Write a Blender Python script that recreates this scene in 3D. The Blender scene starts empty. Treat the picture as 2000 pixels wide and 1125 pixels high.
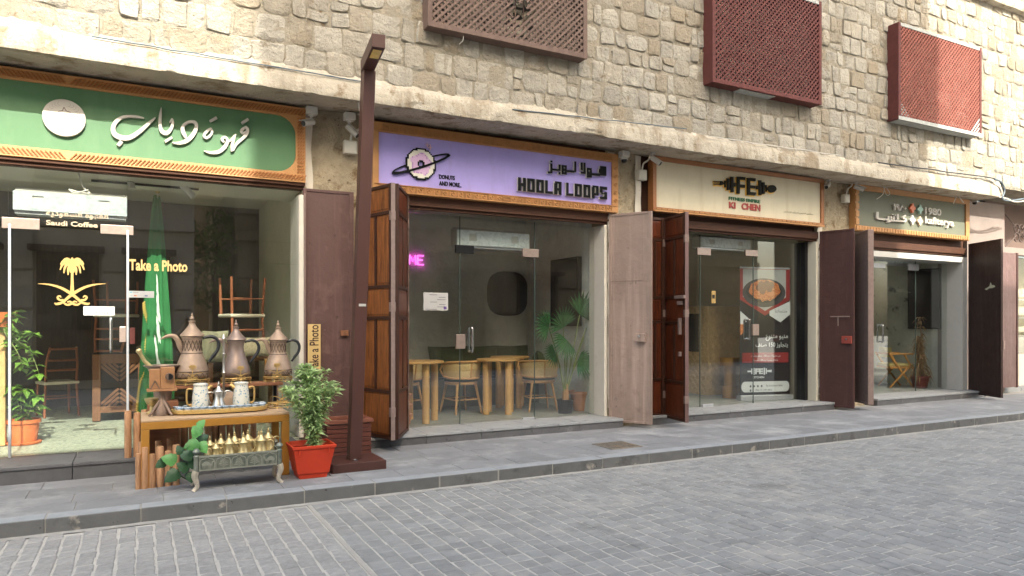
import bpy, bmesh, math, random
from mathutils import Vector, Matrix, noise

random.seed(7)
SC = bpy.context.scene
COL = SC.collection
R = math.radians
# ------------------------------------------------------------------ camera, world, sun, exposure
TH = math.atan(725 / 1375.0)
CT, ST = math.cos(TH), math.sin(TH)
CAMZ = 1.38
_cam = bpy.data.cameras.new('camera')
_cam.sensor_width = 36.0
_cam.lens = 1375 / 2000 * 36
_cam.shift_y = 70.5 / 2000
_cam.clip_start = 0.05
_cam.clip_end = 500
CAM = bpy.data.objects.new('camera', _cam)
CAM.location = (0, 0, CAMZ)
CAM.rotation_euler = (R(90), 0, -TH)
COL.objects.link(CAM)
SC.camera = CAM

SUN_EL = 39.5
W = bpy.data.worlds.new('World')
SC.world = W
W.use_nodes = True
wn = W.node_tree.nodes
wl = W.node_tree.links
bg = wn['Background']
sky = wn.new('ShaderNodeTexSky')
sky.sky_type = 'NISHITA'
sky.sun_disc = False
sky.sun_elevation = R(SUN_EL)
sky.sun_rotation = R(180)
sky.dust_density = 6.0
sky.air_density = 1.0
sky.ozone_density = 0.6
wl.new(sky.outputs[0], bg.inputs[0])
bg.inputs[1].default_value = 0.15
_sun = bpy.data.lights.new('sun', 'SUN')
_sun.energy = 2.0
_sun.angle = R(0.4)
_sun.color = (1.0, 0.965, 0.915)
SUN = bpy.data.objects.new('sun', _sun)
SUN.rotation_euler = (R(90 - SUN_EL), 0, 0)
SUN.location = (0, -20, 30)
COL.objects.link(SUN)
vs = SC.view_settings
vs.view_transform = 'Standard'
vs.look = 'None'
vs.exposure = 2.1
vs.gamma = 1.0
vs.use_curve_mapping = False
try:
    vs.use_white_balance = True
    vs.white_balance_temperature = 6750
    vs.white_balance_tint = 4
except Exception:
    pass
SC.cycles.max_bounces = 10
SC.cycles.diffuse_bounces = 5
SC.cycles.transparent_max_bounces = 24
SC.cycles.use_denoising = True
SC.cycles.caustics_reflective = False
SC.cycles.caustics_refractive = False

# ------------------------------------------------------------------ survey helpers (photo sighting -> real place)
def _a(u): return (u - 1000) / 1375.0
def X(u, Y): return Y * (_a(u) * CT + ST) / (CT - _a(u) * ST)
def Z(u, v, Y): return CAMZ - (v - 633) * Y / (CT - _a(u) * ST) / 1375.0
def P(u, v, Y): return Vector((X(u, Y), Y, Z(u, v, Y)))
def G(u, v, z=0.0):
    t = (CAMZ - z) * 1375.0 / (v - 633)
    a = _a(u)
    return Vector((t * (a * CT + ST), t * (CT - a * ST), z))
def on_plane(u, v, p0, n):
    a = _a(u)
    d = Vector((a * CT + ST, CT - a * ST, -(v - 633) / 1375.0))
    o = Vector((0, 0, CAMZ))
    return o + d * ((p0 - o).dot(n) / d.dot(n))

# ------------------------------------------------------------------ object helpers
OFF = {}
def tag(o, label=None, cat=None, group=None, kind=None):
    if label: o['label'] = label
    if cat: o['category'] = cat
    if group: o['group'] = group
    if kind: o['kind'] = kind
    return o
def thing(name, label, cat, loc=(0, 0, 0), group=None, kind=None):
    o = bpy.data.objects.new(name, None)
    o.empty_display_size = 0.1
    o.location = loc
    COL.objects.link(o)
    OFF[o.name] = Vector(loc)
    return tag(o, label, cat, group, kind)
def part_empty(name, parent, label=None):
    o = bpy.data.objects.new(name, None)
    o.empty_display_size = 0.05
    COL.objects.link(o)
    o.parent = parent
    OFF[o.name] = OFF[parent.name].copy()
    if label: o['label'] = label
    return o
def kids(o): return [c for c in bpy.data.objects if c.parent == o]
def copy_tree(o, parent=None):
    c = o.copy()
    COL.objects.link(c)
    c.parent = parent
    for ch in list(o.children):
        copy_tree(ch, c)
    return c

class MB:
    def __init__(s):
        s.v = []; s.f = []
    def add(s, vs, fs):
        b = len(s.v)
        s.v.extend(Vector(x) for x in vs)
        s.f.extend(tuple(i + b for i in f) for f in fs)
        return s
    def box(s, x0, x1, y0, y1, z0, z1):
        return s.add([(x0,y0,z0),(x1,y0,z0),(x1,y1,z0),(x0,y1,z0),(x0,y0,z1),(x1,y0,z1),(x1,y1,z1),(x0,y1,z1)],
                     [(0,3,2,1),(4,5,6,7),(0,1,5,4),(1,2,6,5),(2,3,7,6),(3,0,4,7)])
    def obox(s, c, ax, ay, az):
        c = Vector(c); ax = Vector(ax); ay = Vector(ay); az = Vector(az)
        vs = [c + ax*i + ay*j + az*k for k in (-1, 1) for (i, j) in ((-1,-1),(1,-1),(1,1),(-1,1))]
        return s.add(vs, [(0,3,2,1),(4,5,6,7),(0,1,5,4),(1,2,6,5),(2,3,7,6),(3,0,4,7)])
    def bar(s, p, q, w, d, n=(0, -1, 0)):
        p = Vector(p); q = Vector(q); t = (q - p)
        L = t.length
        if L < 1e-6: return s
        t /= L; n = Vector(n); b = t.cross(n)
        if b.length < 1e-4: b = t.cross(Vector((1, 0, 0)))
        b.normalize(); n = b.cross(t)
        return s.obox((p + q) / 2, t * L / 2, b * w / 2, n * d / 2)
    def tube(s, pts, rad, seg=8, caps=True, flat=1.0):
        pts = [Vector(p) for p in pts]
        n = len(pts)
        if not hasattr(rad, '__len__'): rad = [rad] * n
        base = len(s.v)
        up = None
        for i, p in enumerate(pts):
            t = (pts[min(i+1, n-1)] - pts[max(i-1, 0)])
            if t.length < 1e-9: t = Vector((0, 0, 1))
            t.normalize()
            if up is None:
                up = Vector((0, 0, 1)) if abs(t.z) < .9 else Vector((0, 1, 0))
            a = t.cross(up)
            if a.length < 1e-5: a = t.orthogonal()
            a.normalize(); b = a.cross(t).normalized(); up = b
            for k in range(seg):
                an = 2 * math.pi * k / seg
                s.v.append(p + (a * math.cos(an) * flat + b * math.sin(an)) * rad[i])
        for i in range(n - 1):
            for k in range(seg):
                k2 = (k + 1) % seg
                s.f.append((base+i*seg+k, base+i*seg+k2, base+(i+1)*seg+k2, base+(i+1)*seg+k))
        if caps:
            s.f.append(tuple(base + k for k in range(seg))[::-1])
            s.f.append(tuple(base + (n-1)*seg + k for k in range(seg)))
        return s
    def lathe(s, prof, c=(0, 0, 0), seg=20, sx=1.0, sy=1.0, caps=True):
        c = Vector(c); base = len(s.v); n = len(prof)
        for r, z in prof:
            for k in range(seg):
                an = 2 * math.pi * k / seg
                s.v.append(c + Vector((r * math.cos(an) * sx, r * math.sin(an) * sy, z)))
        for i in range(n - 1):
            for k in range(seg):
                k2 = (k + 1) % seg
                s.f.append((base+i*seg+k, base+i*seg+k2, base+(i+1)*seg+k2, base+(i+1)*seg+k))
        if caps:
            s.f.append(tuple(base + k for k in range(seg))[::-1])
            s.f.append(tuple(base + (n-1)*seg + k for k in range(seg)))
        return s
    def prism(s, pts, d):
        """flat outline pts (3D) thickened by vector d"""
        pts = [Vector(p) for p in pts]; d = Vector(d); n = len(pts)
        base = len(s.v)
        s.v.extend(pts); s.v.extend(p + d for p in pts)
        s.f.append(tuple(base + i for i in range(n))[::-1])
        s.f.append(tuple(base + n + i for i in range(n)))
        for i in range(n):
            j = (i + 1) % n
            s.f.append((base+i, base+j, base+n+j, base+n+i))
        return s
    def grid(s, fn, nu, nv):
        base = len(s.v)
        for j in range(nv + 1):
            for i in range(nu + 1):
                s.v.append(Vector(fn(i / nu, j / nv)))
        for j in range(nv):
            for i in range(nu):
                a = base + j*(nu+1) + i
                s.f.append((a, a+1, a+nu+2, a+nu+1))
        return s
    def build(s, name, mat, parent=None, smooth=False, bevel=0, kind=None, label=None, ang=35, fix=True):
        off = OFF[parent.name] if parent else Vector((0, 0, 0))
        me = bpy.data.meshes.new(name)
        me.from_pydata([tuple(v - off) for v in s.v], [], s.f)
        if fix:
            b = bmesh.new(); b.from_mesh(me)
            bmesh.ops.recalc_face_normals(b, faces=b.faces)
            b.to_mesh(me); b.free()
        me.update()
        if smooth:
            me.polygons.foreach_set('use_smooth', [True] * len(me.polygons))
            me.set_sharp_from_angle(angle=R(ang))
        if mat: me.materials.append(mat)
        o = bpy.data.objects.new(name, me)
        COL.objects.link(o)
        if parent: o.parent = parent
        OFF[o.name] = off.copy()
        if bevel:
            m = o.modifiers.new('bevel', 'BEVEL')
            m.width = bevel; m.segments = 2; m.limit_method = 'ANGLE'; m.angle_limit = R(40)
        if kind: o['kind'] = kind
        if label: o['label'] = label
        return o

def catmull(pts, n=6):
    pts = [tuple(p) for p in pts]
    out = []
    for i in range(len(pts) - 1):
        p0 = pts[max(i-1, 0)]; p1 = pts[i]; p2 = pts[i+1]; p3 = pts[min(i+2, len(pts)-1)]
        for k in range(n):
            t = k / n
            out.append(tuple(0.5 * (2*b + (c-a)*t + (2*a-5*b+4*c-d)*t*t + (3*b-a-3*c+d)*t**3) for a, b, c, d in zip(p0, p1, p2, p3)))
    out.append(pts[-1])
    return out
_strokeno = [0]
def stroke(mb, pts, mapfn, nrm, depth, n=6, close=False):
    """pts: (x, y, width) in a drawing plane, mapfn -> 3D. Ribbon with thickness."""
    _strokeno[0] += 1
    q = catmull(pts, n)
    nrm = Vector(nrm)
    L = []; Rr = []
    for i, (x, y, w) in enumerate(q):
        x0, y0 = q[max(i-1, 0)][:2]; x1, y1 = q[min(i+1, len(q)-1)][:2]
        dx, dy = x1-x0, y1-y0
        l = math.hypot(dx, dy) or 1
        ox, oy = -dy/l*w/2, dx/l*w/2
        lift = nrm * (depth + 0.0004 * (_strokeno[0] % 7) + 0.00006 * i)
        L.append((mapfn(x+ox, y+oy), lift)); Rr.append((mapfn(x-ox, y-oy), lift))
    base = len(mb.v)
    for (a, li), (b, _) in zip(L, Rr):
        mb.v += [a, b, a + li, b + li]
    m = len(L)
    for i in range(m - 1):
        o = base + 4*i; p = o + 4
        mb.f += [(o+2, o+3, p+3, p+2), (o, o+2, p+2, p), (o+3, o+1, p+1, p+3)]
    e = base + 4*(m-1)
    mb.f += [(base, base+1, base+3, base+2), (e+1, e, e+2, e+3)]
    return mb

# ------------------------------------------------------------------ Arabic shaping for built-in font
_AR = {}
def _ar_init():
    tab = 'ا:FE8D:2 ب:FE8F:4 ة:FE93:2 ت:FE95:4 ث:FE99:4 ج:FE9D:4 ح:FEA1:4 خ:FEA5:4 د:FEA9:2 ذ:FEAB:2 ر:FEAD:2 ز:FEAF:2 س:FEB1:4 ش:FEB5:4 ص:FEB9:4 ض:FEBD:4 ط:FEC1:4 ظ:FEC5:4 ع:FEC9:4 غ:FECD:4 ف:FED1:4 ق:FED5:4 ك:FED9:4 ل:FEDD:4 م:FEE1:4 ن:FEE5:4 ه:FEE9:4 و:FEED:2 ى:FEEF:2 ي:FEF1:4 ئ:FE89:4 أ:FE83:2 إ:FE87:2'
    for t in tab.split():
        ch, cp, n = t.split(':')
        _AR[ch] = (int(cp, 16), int(n))
_ar_init()
def arabic(s):
    out = []
    for i, ch in enumerate(s):
        if ch not in _AR:
            out.append(ch); continue
        cp, n = _AR[ch]
        prev = i > 0 and s[i-1] in _AR and _AR[s[i-1]][1] == 4
        nxt = i + 1 < len(s) and s[i+1] in _AR
        if n == 2: out.append(chr(cp + (1 if prev else 0)))
        else:
            out.append(chr(cp + (3 if prev and nxt else 2 if nxt else 1 if prev else 0)))
    res = ''.join(reversed(out))
    import re
    return re.sub(r'[0-9]+', lambda m: m.group(0)[::-1], res)

def text_mb(body, org, ux, uz, w, h, depth, bold=0.0, mirror=False):
    """extruded lettering fitted in a w x h rectangle whose lower left corner is org"""
    c = bpy.data.curves.new('lettering', 'FONT')
    c.body = body; c.extrude = 0.01; c.offset = bold; c.resolution_u = 3
    o = bpy.data.objects.new('lettering', c)
    COL.objects.link(o)
    dg = bpy.context.evaluated_depsgraph_get(); dg.update()
    me = bpy.data.meshes.new_from_object(o.evaluated_get(dg))
    bpy.data.objects.remove(o); bpy.data.curves.remove(c)
    mb = MB()
    if not me.vertices: return mb
    xs = [v.co.x for v in me.vertices]; ys = [v.co.y for v in me.vertices]
    x0, x1, y0, y1 = min(xs), max(xs), min(ys), max(ys)
    sx = w / max(x1 - x0, 1e-6)
    sy = (h / max(y1 - y0, 1e-6)) if h else sx
    org = Vector(org); ux = Vector(ux).normalized(); uz = Vector(uz).normalized(); n = ux.cross(uz)
    for v in me.vertices:
        px = (v.co.x - x0) * sx
        if mirror: px = w - px
        mb.v.append(org + ux * px + uz * ((v.co.y - y0) * sy) + n * ((v.co.z + .01) / .02 * depth))
    mb.f = [tuple(p.vertices) for p in me.polygons]
    bpy.data.meshes.remove(me)
    return mb

# ------------------------------------------------------------------ materials
def lin(r, g, b):
    f = lambda c: (c/255/12.92) if c/255 <= .04045 else ((c/255+.055)/1.055)**2.4
    return (f(r), f(g), f(b))
_mats = {}
def M(name, col, rough=.6, metal=0, var=.15, vs=5, bump=0, bs=60, rnd=0, spots=(), stretch=None, spec=.5, emit=0, bdist=.01, coat=0, trans=0, rvar=0, up_col=None, alt=None, streak=None):
    if name in _mats: return _mats[name]
    m = bpy.data.materials.new(name); m.use_nodes = True
    nt = m.node_tree; N = nt.nodes; L = nt.links
    b = N['Principled BSDF']
    geo = N.new('ShaderNodeNewGeometry')
    vec = geo.outputs['Position']
    if stretch:
        mp = N.new('ShaderNodeMapping'); mp.inputs['Scale'].default_value = stretch
        L.new(vec, mp.inputs['Vector']); vec = mp.outputs[0]
    def nz(scale, detail=6, rough_=.68):
        n = N.new('ShaderNodeTexNoise'); n.inputs['Scale'].default_value = scale
        n.inputs['Detail'].default_value = detail; n.inputs['Roughness'].default_value = rough_
        L.new(vec, n.inputs['Vector']); return n.outputs['Fac']
    def mr(val, a, b_, c, d):
        n = N.new('ShaderNodeMapRange'); L.new(val, n.inputs[0])
        for i, x in enumerate((a, b_, c, d)): n.inputs[i+1].default_value = x
        return n.outputs[0]
    rgb = N.new('ShaderNodeRGB'); rgb.outputs[0].default_value = (*col, 1)
    cur = rgb.outputs[0]
    def scale(cur, fac):
        v = N.new('ShaderNodeVectorMath'); v.operation = 'SCALE'
        L.new(cur, v.inputs[0]); L.new(fac, v.inputs['Scale']); return v.outputs[0]
    def scale_rgb(c_):
        r_ = N.new('ShaderNodeRGB'); r_.outputs[0].default_value = (*c_, 1)
        return scale(r_.outputs[0], mr(nz(7), .3, .7, .88, 1.12))
    if var: cur = scale(cur, mr(nz(vs), .3, .7, 1-var, 1+var))
    if rnd:
        oi = N.new('ShaderNodeObjectInfo')
        ad = N.new('ShaderNodeMath'); ad.operation = 'ADD'
        L.new(oi.outputs['Random'], ad.inputs[0]); L.new(geo.outputs['Random Per Island'], ad.inputs[1])
        fr = N.new('ShaderNodeMath'); fr.operation = 'FRACT'; L.new(ad.outputs[0], fr.inputs[0])
        cur = scale(cur, mr(fr.outputs[0], 0, 1, 1-rnd, 1+rnd))
    if alt:
        oi2 = N.new('ShaderNodeObjectInfo')
        ad2 = N.new('ShaderNodeMath'); ad2.operation = 'MULTIPLY_ADD'; ad2.inputs[1].default_value = 7.31
        L.new(oi2.outputs['Random'], ad2.inputs[0])
        ml2 = N.new('ShaderNodeMath'); ml2.operation = 'MULTIPLY'; ml2.inputs[1].default_value = 5.17
        L.new(geo.outputs['Random Per Island'], ml2.inputs[0]); L.new(ml2.outputs[0], ad2.inputs[2])
        fr2 = N.new('ShaderNodeMath'); fr2.operation = 'FRACT'; L.new(ad2.outputs[0], fr2.inputs[0])
        mx = N.new('ShaderNodeMix'); mx.data_type = 'RGBA'
        L.new(mr(fr2.outputs[0], .45, 1, 0, 1), mx.inputs[0]); L.new(cur, mx.inputs[6]); mx.inputs[7].default_value = (*alt, 1)
        cur = mx.outputs[2]
    if streak:
        c_, st_, lo_, hi_ = streak
        mp2 = N.new('ShaderNodeMapping'); mp2.inputs['Scale'].default_value = st_
        L.new(geo.outputs['Position'], mp2.inputs['Vector'])
        n2 = N.new('ShaderNodeTexNoise'); n2.inputs['Scale'].default_value = 1; n2.inputs['Detail'].default_value = 6; n2.inputs['Roughness'].default_value = .62
        L.new(mp2.outputs[0], n2.inputs['Vector'])
        mx = N.new('ShaderNodeMix'); mx.data_type = 'RGBA'
        L.new(mr(n2.outputs['Fac'], lo_, hi_, 0, .75), mx.inputs[0]); L.new(cur, mx.inputs[6]); mx.inputs[7].default_value = (*c_, 1)
        cur = mx.outputs[2]
    for (sc_, s, lo, hi) in spots:
        mx = N.new('ShaderNodeMix'); mx.data_type = 'RGBA'
        L.new(mr(nz(s, 6, .65), lo, hi, 0, 1), mx.inputs[0])
        L.new(cur, mx.inputs[6]); mx.inputs[7].default_value = (*sc_, 1)
        cur = mx.outputs[2]
    if up_col:
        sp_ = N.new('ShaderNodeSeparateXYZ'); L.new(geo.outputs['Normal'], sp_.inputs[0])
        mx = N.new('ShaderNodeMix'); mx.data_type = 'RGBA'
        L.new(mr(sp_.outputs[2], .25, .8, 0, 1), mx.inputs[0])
        L.new(cur, mx.inputs[6]); L.new(scale_rgb(up_col), mx.inputs[7]); cur = mx.outputs[2]
    L.new(cur, b.inputs['Base Color'])
    b.inputs['Roughness'].default_value = rough
    if rvar: L.new(mr(nz(vs*2.3), .3, .7, rough-rvar, rough+rvar), b.inputs['Roughness'])
    b.inputs['Metallic'].default_value = metal
    b.inputs['Specular IOR Level'].default_value = spec
    if coat: b.inputs['Coat Weight'].default_value = coat
    if emit:
        b.inputs['Emission Color'].default_value = (*col, 1); b.inputs['Emission Strength'].default_value = emit
    if bump:
        bp = N.new('ShaderNodeBump'); bp.inputs['Strength'].default_value = bump; bp.inputs['Distance'].default_value = bdist
        L.new(nz(bs, 8, .65), bp.inputs['Height']); L.new(bp.outputs[0], b.inputs['Normal'])
    _mats[name] = m
    return m

def glass_mat(name, tint=(.95, .97, .96), f0=.07):
    m = bpy.data.materials.new(name); m.use_nodes = True
    nt = m.node_tree; N = nt.nodes; L = nt.links
    N.remove(N['Principled BSDF'])
    out = N['Material Output']
    tr = N.new('ShaderNodeBsdfTransparent'); tr.inputs[0].default_value = (*tint, 1)
    gl = N.new('ShaderNodeBsdfGlossy'); gl.inputs['Roughness'].default_value = 0.0
    gl.inputs['Color'].default_value = (1, 1, 1, 1)
    lw = N.new('ShaderNodeLayerWeight'); lw.inputs[0].default_value = .5
    pw = N.new('ShaderNodeMath'); pw.operation = 'POWER'; pw.inputs[1].default_value = 5
    L.new(lw.outputs['Facing'], pw.inputs[0])
    mr = N.new('ShaderNodeMapRange'); mr.inputs[3].default_value = f0; mr.inputs[4].default_value = 1
    L.new(pw.outputs[0], mr.inputs[0])
    mx = N.new('ShaderNodeMixShader')
    L.new(mr.outputs[0], mx.inputs[0]); L.new(tr.outputs[0], mx.inputs[1]); L.new(gl.outputs[0], mx.inputs[2])
    # thin uneven dusty film, added as a haze that lifts the blacks
    df = N.new('ShaderNodeBsdfDiffuse'); df.inputs[0].default_value = (.75, .72, .66, 1)
    ge = N.new('ShaderNodeNewGeometry'); nzt = N.new('ShaderNodeTexNoise'); nzt.inputs['Scale'].default_value = 1.6; nzt.inputs['Detail'].default_value = 7
    L.new(ge.outputs['Position'], nzt.inputs['Vector'])
    m2 = N.new('ShaderNodeMapRange'); m2.inputs[1].default_value = .35; m2.inputs[2].default_value = .75; m2.inputs[3].default_value = .0008; m2.inputs[4].default_value = .006
    L.new(nzt.outputs['Fac'], m2.inputs[0])
    mx2 = N.new('ShaderNodeMixShader'); L.new(m2.outputs[0], mx2.inputs[0]); L.new(mx.outputs[0], mx2.inputs[1]); L.new(df.outputs[0], mx2.inputs[2])
    L.new(mx2.outputs[0], out.inputs[0])
    return m
GLASS = glass_mat('shop_glass')

STONE = M('limestone', lin(166, 160, 148), .92, var=.17, vs=6, bump=1.0, bs=20, rnd=.13, bdist=.04, spec=.2, alt=lin(150, 138, 119),
          streak=(lin(122, 110, 93), (5, 5, .8), .58, .74),
          spots=((lin(126, 110, 88), 8, .61, .71), (lin(62, 46, 32), 24, .655, .69), (lin(176, 169, 156), 3.2, .56, .68)))
MORTAR = M('mortar', lin(150, 142, 127), .95, var=.16, vs=7, bump=1.0, bs=26, bdist=.03, spec=.15,
           streak=(lin(108, 94, 76), (5, 5, .8), .58, .74),
           spots=((lin(112, 92, 68), 10, .60, .72), (lin(60, 46, 34), 26, .67, .71)))
LEDGE = M('ledge_plaster', lin(184, 175, 159), .95, var=.13, vs=3, bump=1.0, bs=24, bdist=.025, spec=.15,
          streak=(lin(132, 116, 94), (3.5, 3.5, .9), .52, .66),
          spots=((lin(140, 124, 102), 3.4, .57, .66), (lin(84, 66, 48), 18, .66, .70), (lin(200, 194, 182), 6, .6, .7)))
PLASTER = M('white_plaster', lin(214, 206, 192), .9, var=.06, vs=4, bump=.3, bs=30, spec=.2, spots=((lin(176, 160, 136), 5, .62, .75),))
RUBBLE = M('pier_rubble', lin(172, 158, 134), .95, var=.16, vs=7, bump=1.0, bs=18, bdist=.035, spec=.15,
           spots=((lin(126, 106, 80), 5, .55, .68), (lin(74, 56, 40), 20, .64, .70)))
PAVER = M('basalt_paver', lin(138, 139, 138), .8, var=.12, vs=9, bump=.6, bs=60, rnd=.11, bdist=.006, spec=.35, spots=((lin(158, 156, 152), 2, .52, .7), (lin(104, 104, 102), 1.1, .60, .74), (lin(70, 68, 66), 5.5, .71, .75)))
PAVER_L = M('pale_paver', lin(150, 149, 147), .88, var=.16, vs=24, bump=.9, bs=60, rnd=.08, bdist=.008, spec=.25)
JOINT = M('joint_sand', lin(180, 177, 171), .95, var=.12, vs=10, bump=.4, bs=90, spec=.1)
SLAB = M('pavement_slab', lin(128, 129, 131), .78, var=.12, vs=3.0, bump=.25, bs=60, rnd=.10, bdist=.004, spec=.3,
         spots=((lin(160, 161, 161), 1.6, .5, .68), (lin(88, 88, 88), 7, .66, .78)))
SLAB_G = M('slab_grout', lin(150, 147, 140), .95, var=.1)
KERB = M('kerb_stone', lin(106, 106, 105), .8, up_col=lin(146, 150, 153), var=.12, vs=5, bump=.4, bs=70, rnd=.07, bdist=.005, spec=.3,  # upward faces get a paler colour than the front
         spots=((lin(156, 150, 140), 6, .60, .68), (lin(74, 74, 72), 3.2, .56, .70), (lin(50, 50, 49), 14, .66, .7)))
STEP = M('step_granite', lin(92, 92, 94), .55, var=.16, vs=6, bump=.2, bs=80, rnd=.1, spec=.4,
         spots=((lin(150, 150, 150), 4.5, .6, .75), (lin(58, 58, 60), 9, .6, .72)))
SILL = M('sill_stone', lin(150, 152, 153), .6, var=.1, vs=5, bump=.15, spec=.4, spots=((lin(96, 98, 99), 6, .58, .72),))
LAMPB = M('lamp_brown', lin(78, 50, 44), .45, var=.06, vs=3, bump=.05, bs=200, spec=.45, spots=((lin(116, 92, 84), 40, .72, .8),))
WOODF = M('carved_wood', lin(178, 130, 82), .55, var=.12, vs=6, bump=.25, bs=40, spec=.35)
WOODF2 = M('plain_frame_wood', lin(150, 98, 58), .5, var=.18, vs=5, stretch=(3, 3, 14), spec=.4)
LINTEL = M('lintel_wood', lin(78, 50, 36), .7, var=.25, vs=8, stretch=(.6, 6, 10), bump=.3, bs=24, spec=.3)
def shutter_metal(name, c, sp): return M(name, c, .5, var=.12, vs=2.5, bump=.5, bs=6, spec=.45, rvar=.1, bdist=.02,
          streak=(tuple(min(1, x*1.55 + .012) for x in c), (9, 9, .55), .50, .70),
          spots=((sp, 3.5, .58, .74), (lin(196, 182, 172), 42, .72, .75), (tuple(x*.5 for x in c), 9, .64, .72), (lin(112, 70, 48), 16, .70, .75)))
MET_BROWN = shutter_metal('shutter_brown', lin(92, 68, 64), lin(112, 86, 80))
MET_PINK = shutter_metal('shutter_pink', lin(150, 129, 117), lin(136, 114, 102))
MET_MAROON = shutter_metal('shutter_maroon', lin(74, 46, 41), lin(88, 58, 50))
MET_DARK = shutter_metal('shutter_dark', lin(52, 36, 32), lin(66, 46, 40))
MET_MAUVE = shutter_metal('shutter_mauve', lin(104, 80, 76), lin(118, 94, 90))
MET_EDGE = M('leaf_edge', lin(140, 120, 112), .5, var=.15, vs=20, spec=.4, metal=.2)
WOODP = M('varnished_panel', lin(132, 80, 42), .42, var=.45, vs=4, stretch=(9, 9, 1.1), bump=.12, bs=30, spec=.45, spots=((lin(60, 28, 12), 2.2, .55, .7),))
WOODS = M('dark_stile', lin(62, 36, 24), .5, var=.3, vs=6, stretch=(8, 8, 1.2), bump=.15, bs=40, spec=.4)
WOODPD = M('dark_panel', lin(92, 44, 24), .4, var=.4, vs=4, stretch=(9, 9, 1.1), bump=.1, bs=30, spec=.45, spots=((lin(44, 20, 12), 2.2, .52, .7),))
STEEL = M('steel', lin(190, 190, 190), .25, metal=1, var=.05)
ALU = M('aluminium', lin(188, 190, 194), .4, metal=.6, var=.04)
PATCH = M('patch_fitting', lin(164, 146, 136), .35, metal=.5, var=.12, vs=20)
PINKF = M('lattice_faded', lin(132, 80, 70), .75, var=.18, vs=14, bump=.3, bs=60, rnd=.12, spec=.2, spots=((lin(164, 128, 118), 20, .64, .72),))
PINKL = M('lattice_maroon', lin(94, 52, 48), .7, var=.18, vs=14, bump=.3, bs=60, rnd=.12, spec=.25, spots=((lin(130, 90, 84), 20, .66, .74),))
BROWNL = M('lattice_brown', lin(108, 90, 82), .75, var=.18, vs=14, bump=.3, bs=60, rnd=.12, spec=.2, spots=((lin(176, 158, 146), 24, .68, .76),))
GREYL = M('weathered_board', lin(168, 170, 166), .8, var=.15, vs=12, bump=.3, bs=50, spec=.2)
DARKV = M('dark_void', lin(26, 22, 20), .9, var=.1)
WHITEP = M('white_plastic', lin(188, 185, 178), .45, var=.04, vs=8, spec=.4)
GREYP = M('grey_box_plastic', lin(206, 200, 186), .6, var=.06, vs=10, spec=.3)
BLACKP = M('black_plastic', lin(24, 24, 26), .35, var=.05, spec=.4)
CABLE_W = M('white_cable', lin(206, 200, 190), .5, var=.05)
CABLE_B = M('blue_grey_cable', lin(92, 104, 112), .6, var=.1)
CABLE_K = M('black_cable', lin(40, 40, 42), .5, var=.1)
GOLD = M('gold_metal', lin(188, 156, 98), .45, metal=.5, var=.08, vs=12)
BRASS = M('brass', lin(204, 184, 134), .38, metal=.7, var=.12, vs=25, rvar=.08)
SILVER = M('silver_metal', lin(198, 194, 186), .28, metal=.95, var=.1, vs=25)
# ------------------------------------------------------------------ the ground
ROADZ = -0.115
KY0, KY1 = 5.96, 6.12
PAVE_Y1 = 8.3
road = MB().add([(-70, -40, ROADZ-.003), (90, -40, ROADZ-.003), (90, KY1, ROADZ-.003), (-70, KY1, ROADZ-.003)], [(0, 1, 2, 3)]).build('road', JOINT, kind='structure', fix=False)
def paver_mesh(sx, sy, rough_, seed, mat):
    rr = random.Random(seed)
    h = .036
    b = .006
    base = [(-sx, -sy), (sx, -sy), (sx, sy), (-sx, sy)]
    j = [(x + rr.uniform(-1, 1)*rough_, y + rr.uniform(-1, 1)*rough_) for x, y in base]
    tilt = (rr.uniform(-.02, .02), rr.uniform(-.02, .02))
    vs_ = [(x, y, 0) for x, y in j] + [(x, y, h-b+x*tilt[0]+y*tilt[1]) for x, y in j]
    vs_ += [(x*(1-b/sx*1.3), y*(1-b/sy*1.3), h+x*tilt[0]+y*tilt[1]+rr.uniform(-.001, .001)) for x, y in j]
    fs = [(8, 9, 10, 11)]
    for i in range(4):
        k = (i+1) % 4
        fs += [(i, k, 4+k, 4+i), (4+i, 4+k, 8+k, 8+i)]
    return vs_, fs
pv = []
PW = .121
XB = 1.2
# right field: courses run square to the kerb, joints staggered
def visible_paver(x, y):
    # sighted size used only to choose which setts become single parts
    f = x*ST + y*CT
    if f < .5: return 0
    u = 1000 + 1375*(x*CT - y*ST)/f
    v = 633 + 1375*(CAMZ-ROADZ)/f
    if -20 < u < 2020 and v < 1140: return 1/f
    return 0
rr = random.Random(3)
c = 0
x = XB + .042
while x < 17.5:
    y = KY0 - .012 - rr.uniform(0, .12)
    first = KY0 - .012 - y
    wv = PW
    # closing piece at the kerb
    if first > .05: pv.append((x + wv/2, KY0 - .012 - first/2, wv/2 - .0045, first/2 - .004, 'R'))
    while y > 0.9:
        ln = rr.uniform(.105, .145)
        pv.append((x + wv/2 + rr.uniform(-.003, .003), y - ln/2, wv/2 - .0042 - rr.uniform(0, .001), ln/2 - .0030 - rr.uniform(0, .0008), 'R'))
        y -= ln
    x += wv
x = XB + .004
while x > -5:
    y = KY0 - .02 - rr.uniform(0, .1)
    while y > 0.9:
        ln = rr.uniform(.125, .15)
        pv.append((x - .055 + rr.uniform(-.004, .004), y - ln/2, 0.055 - .0045 - rr.uniform(0, .001), ln/2 - .0036, 'L'))
        y -= ln
    x -= .112
pv.sort(key=lambda p: -visible_paver(p[0], p[1]))
vmesh = {}
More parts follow.
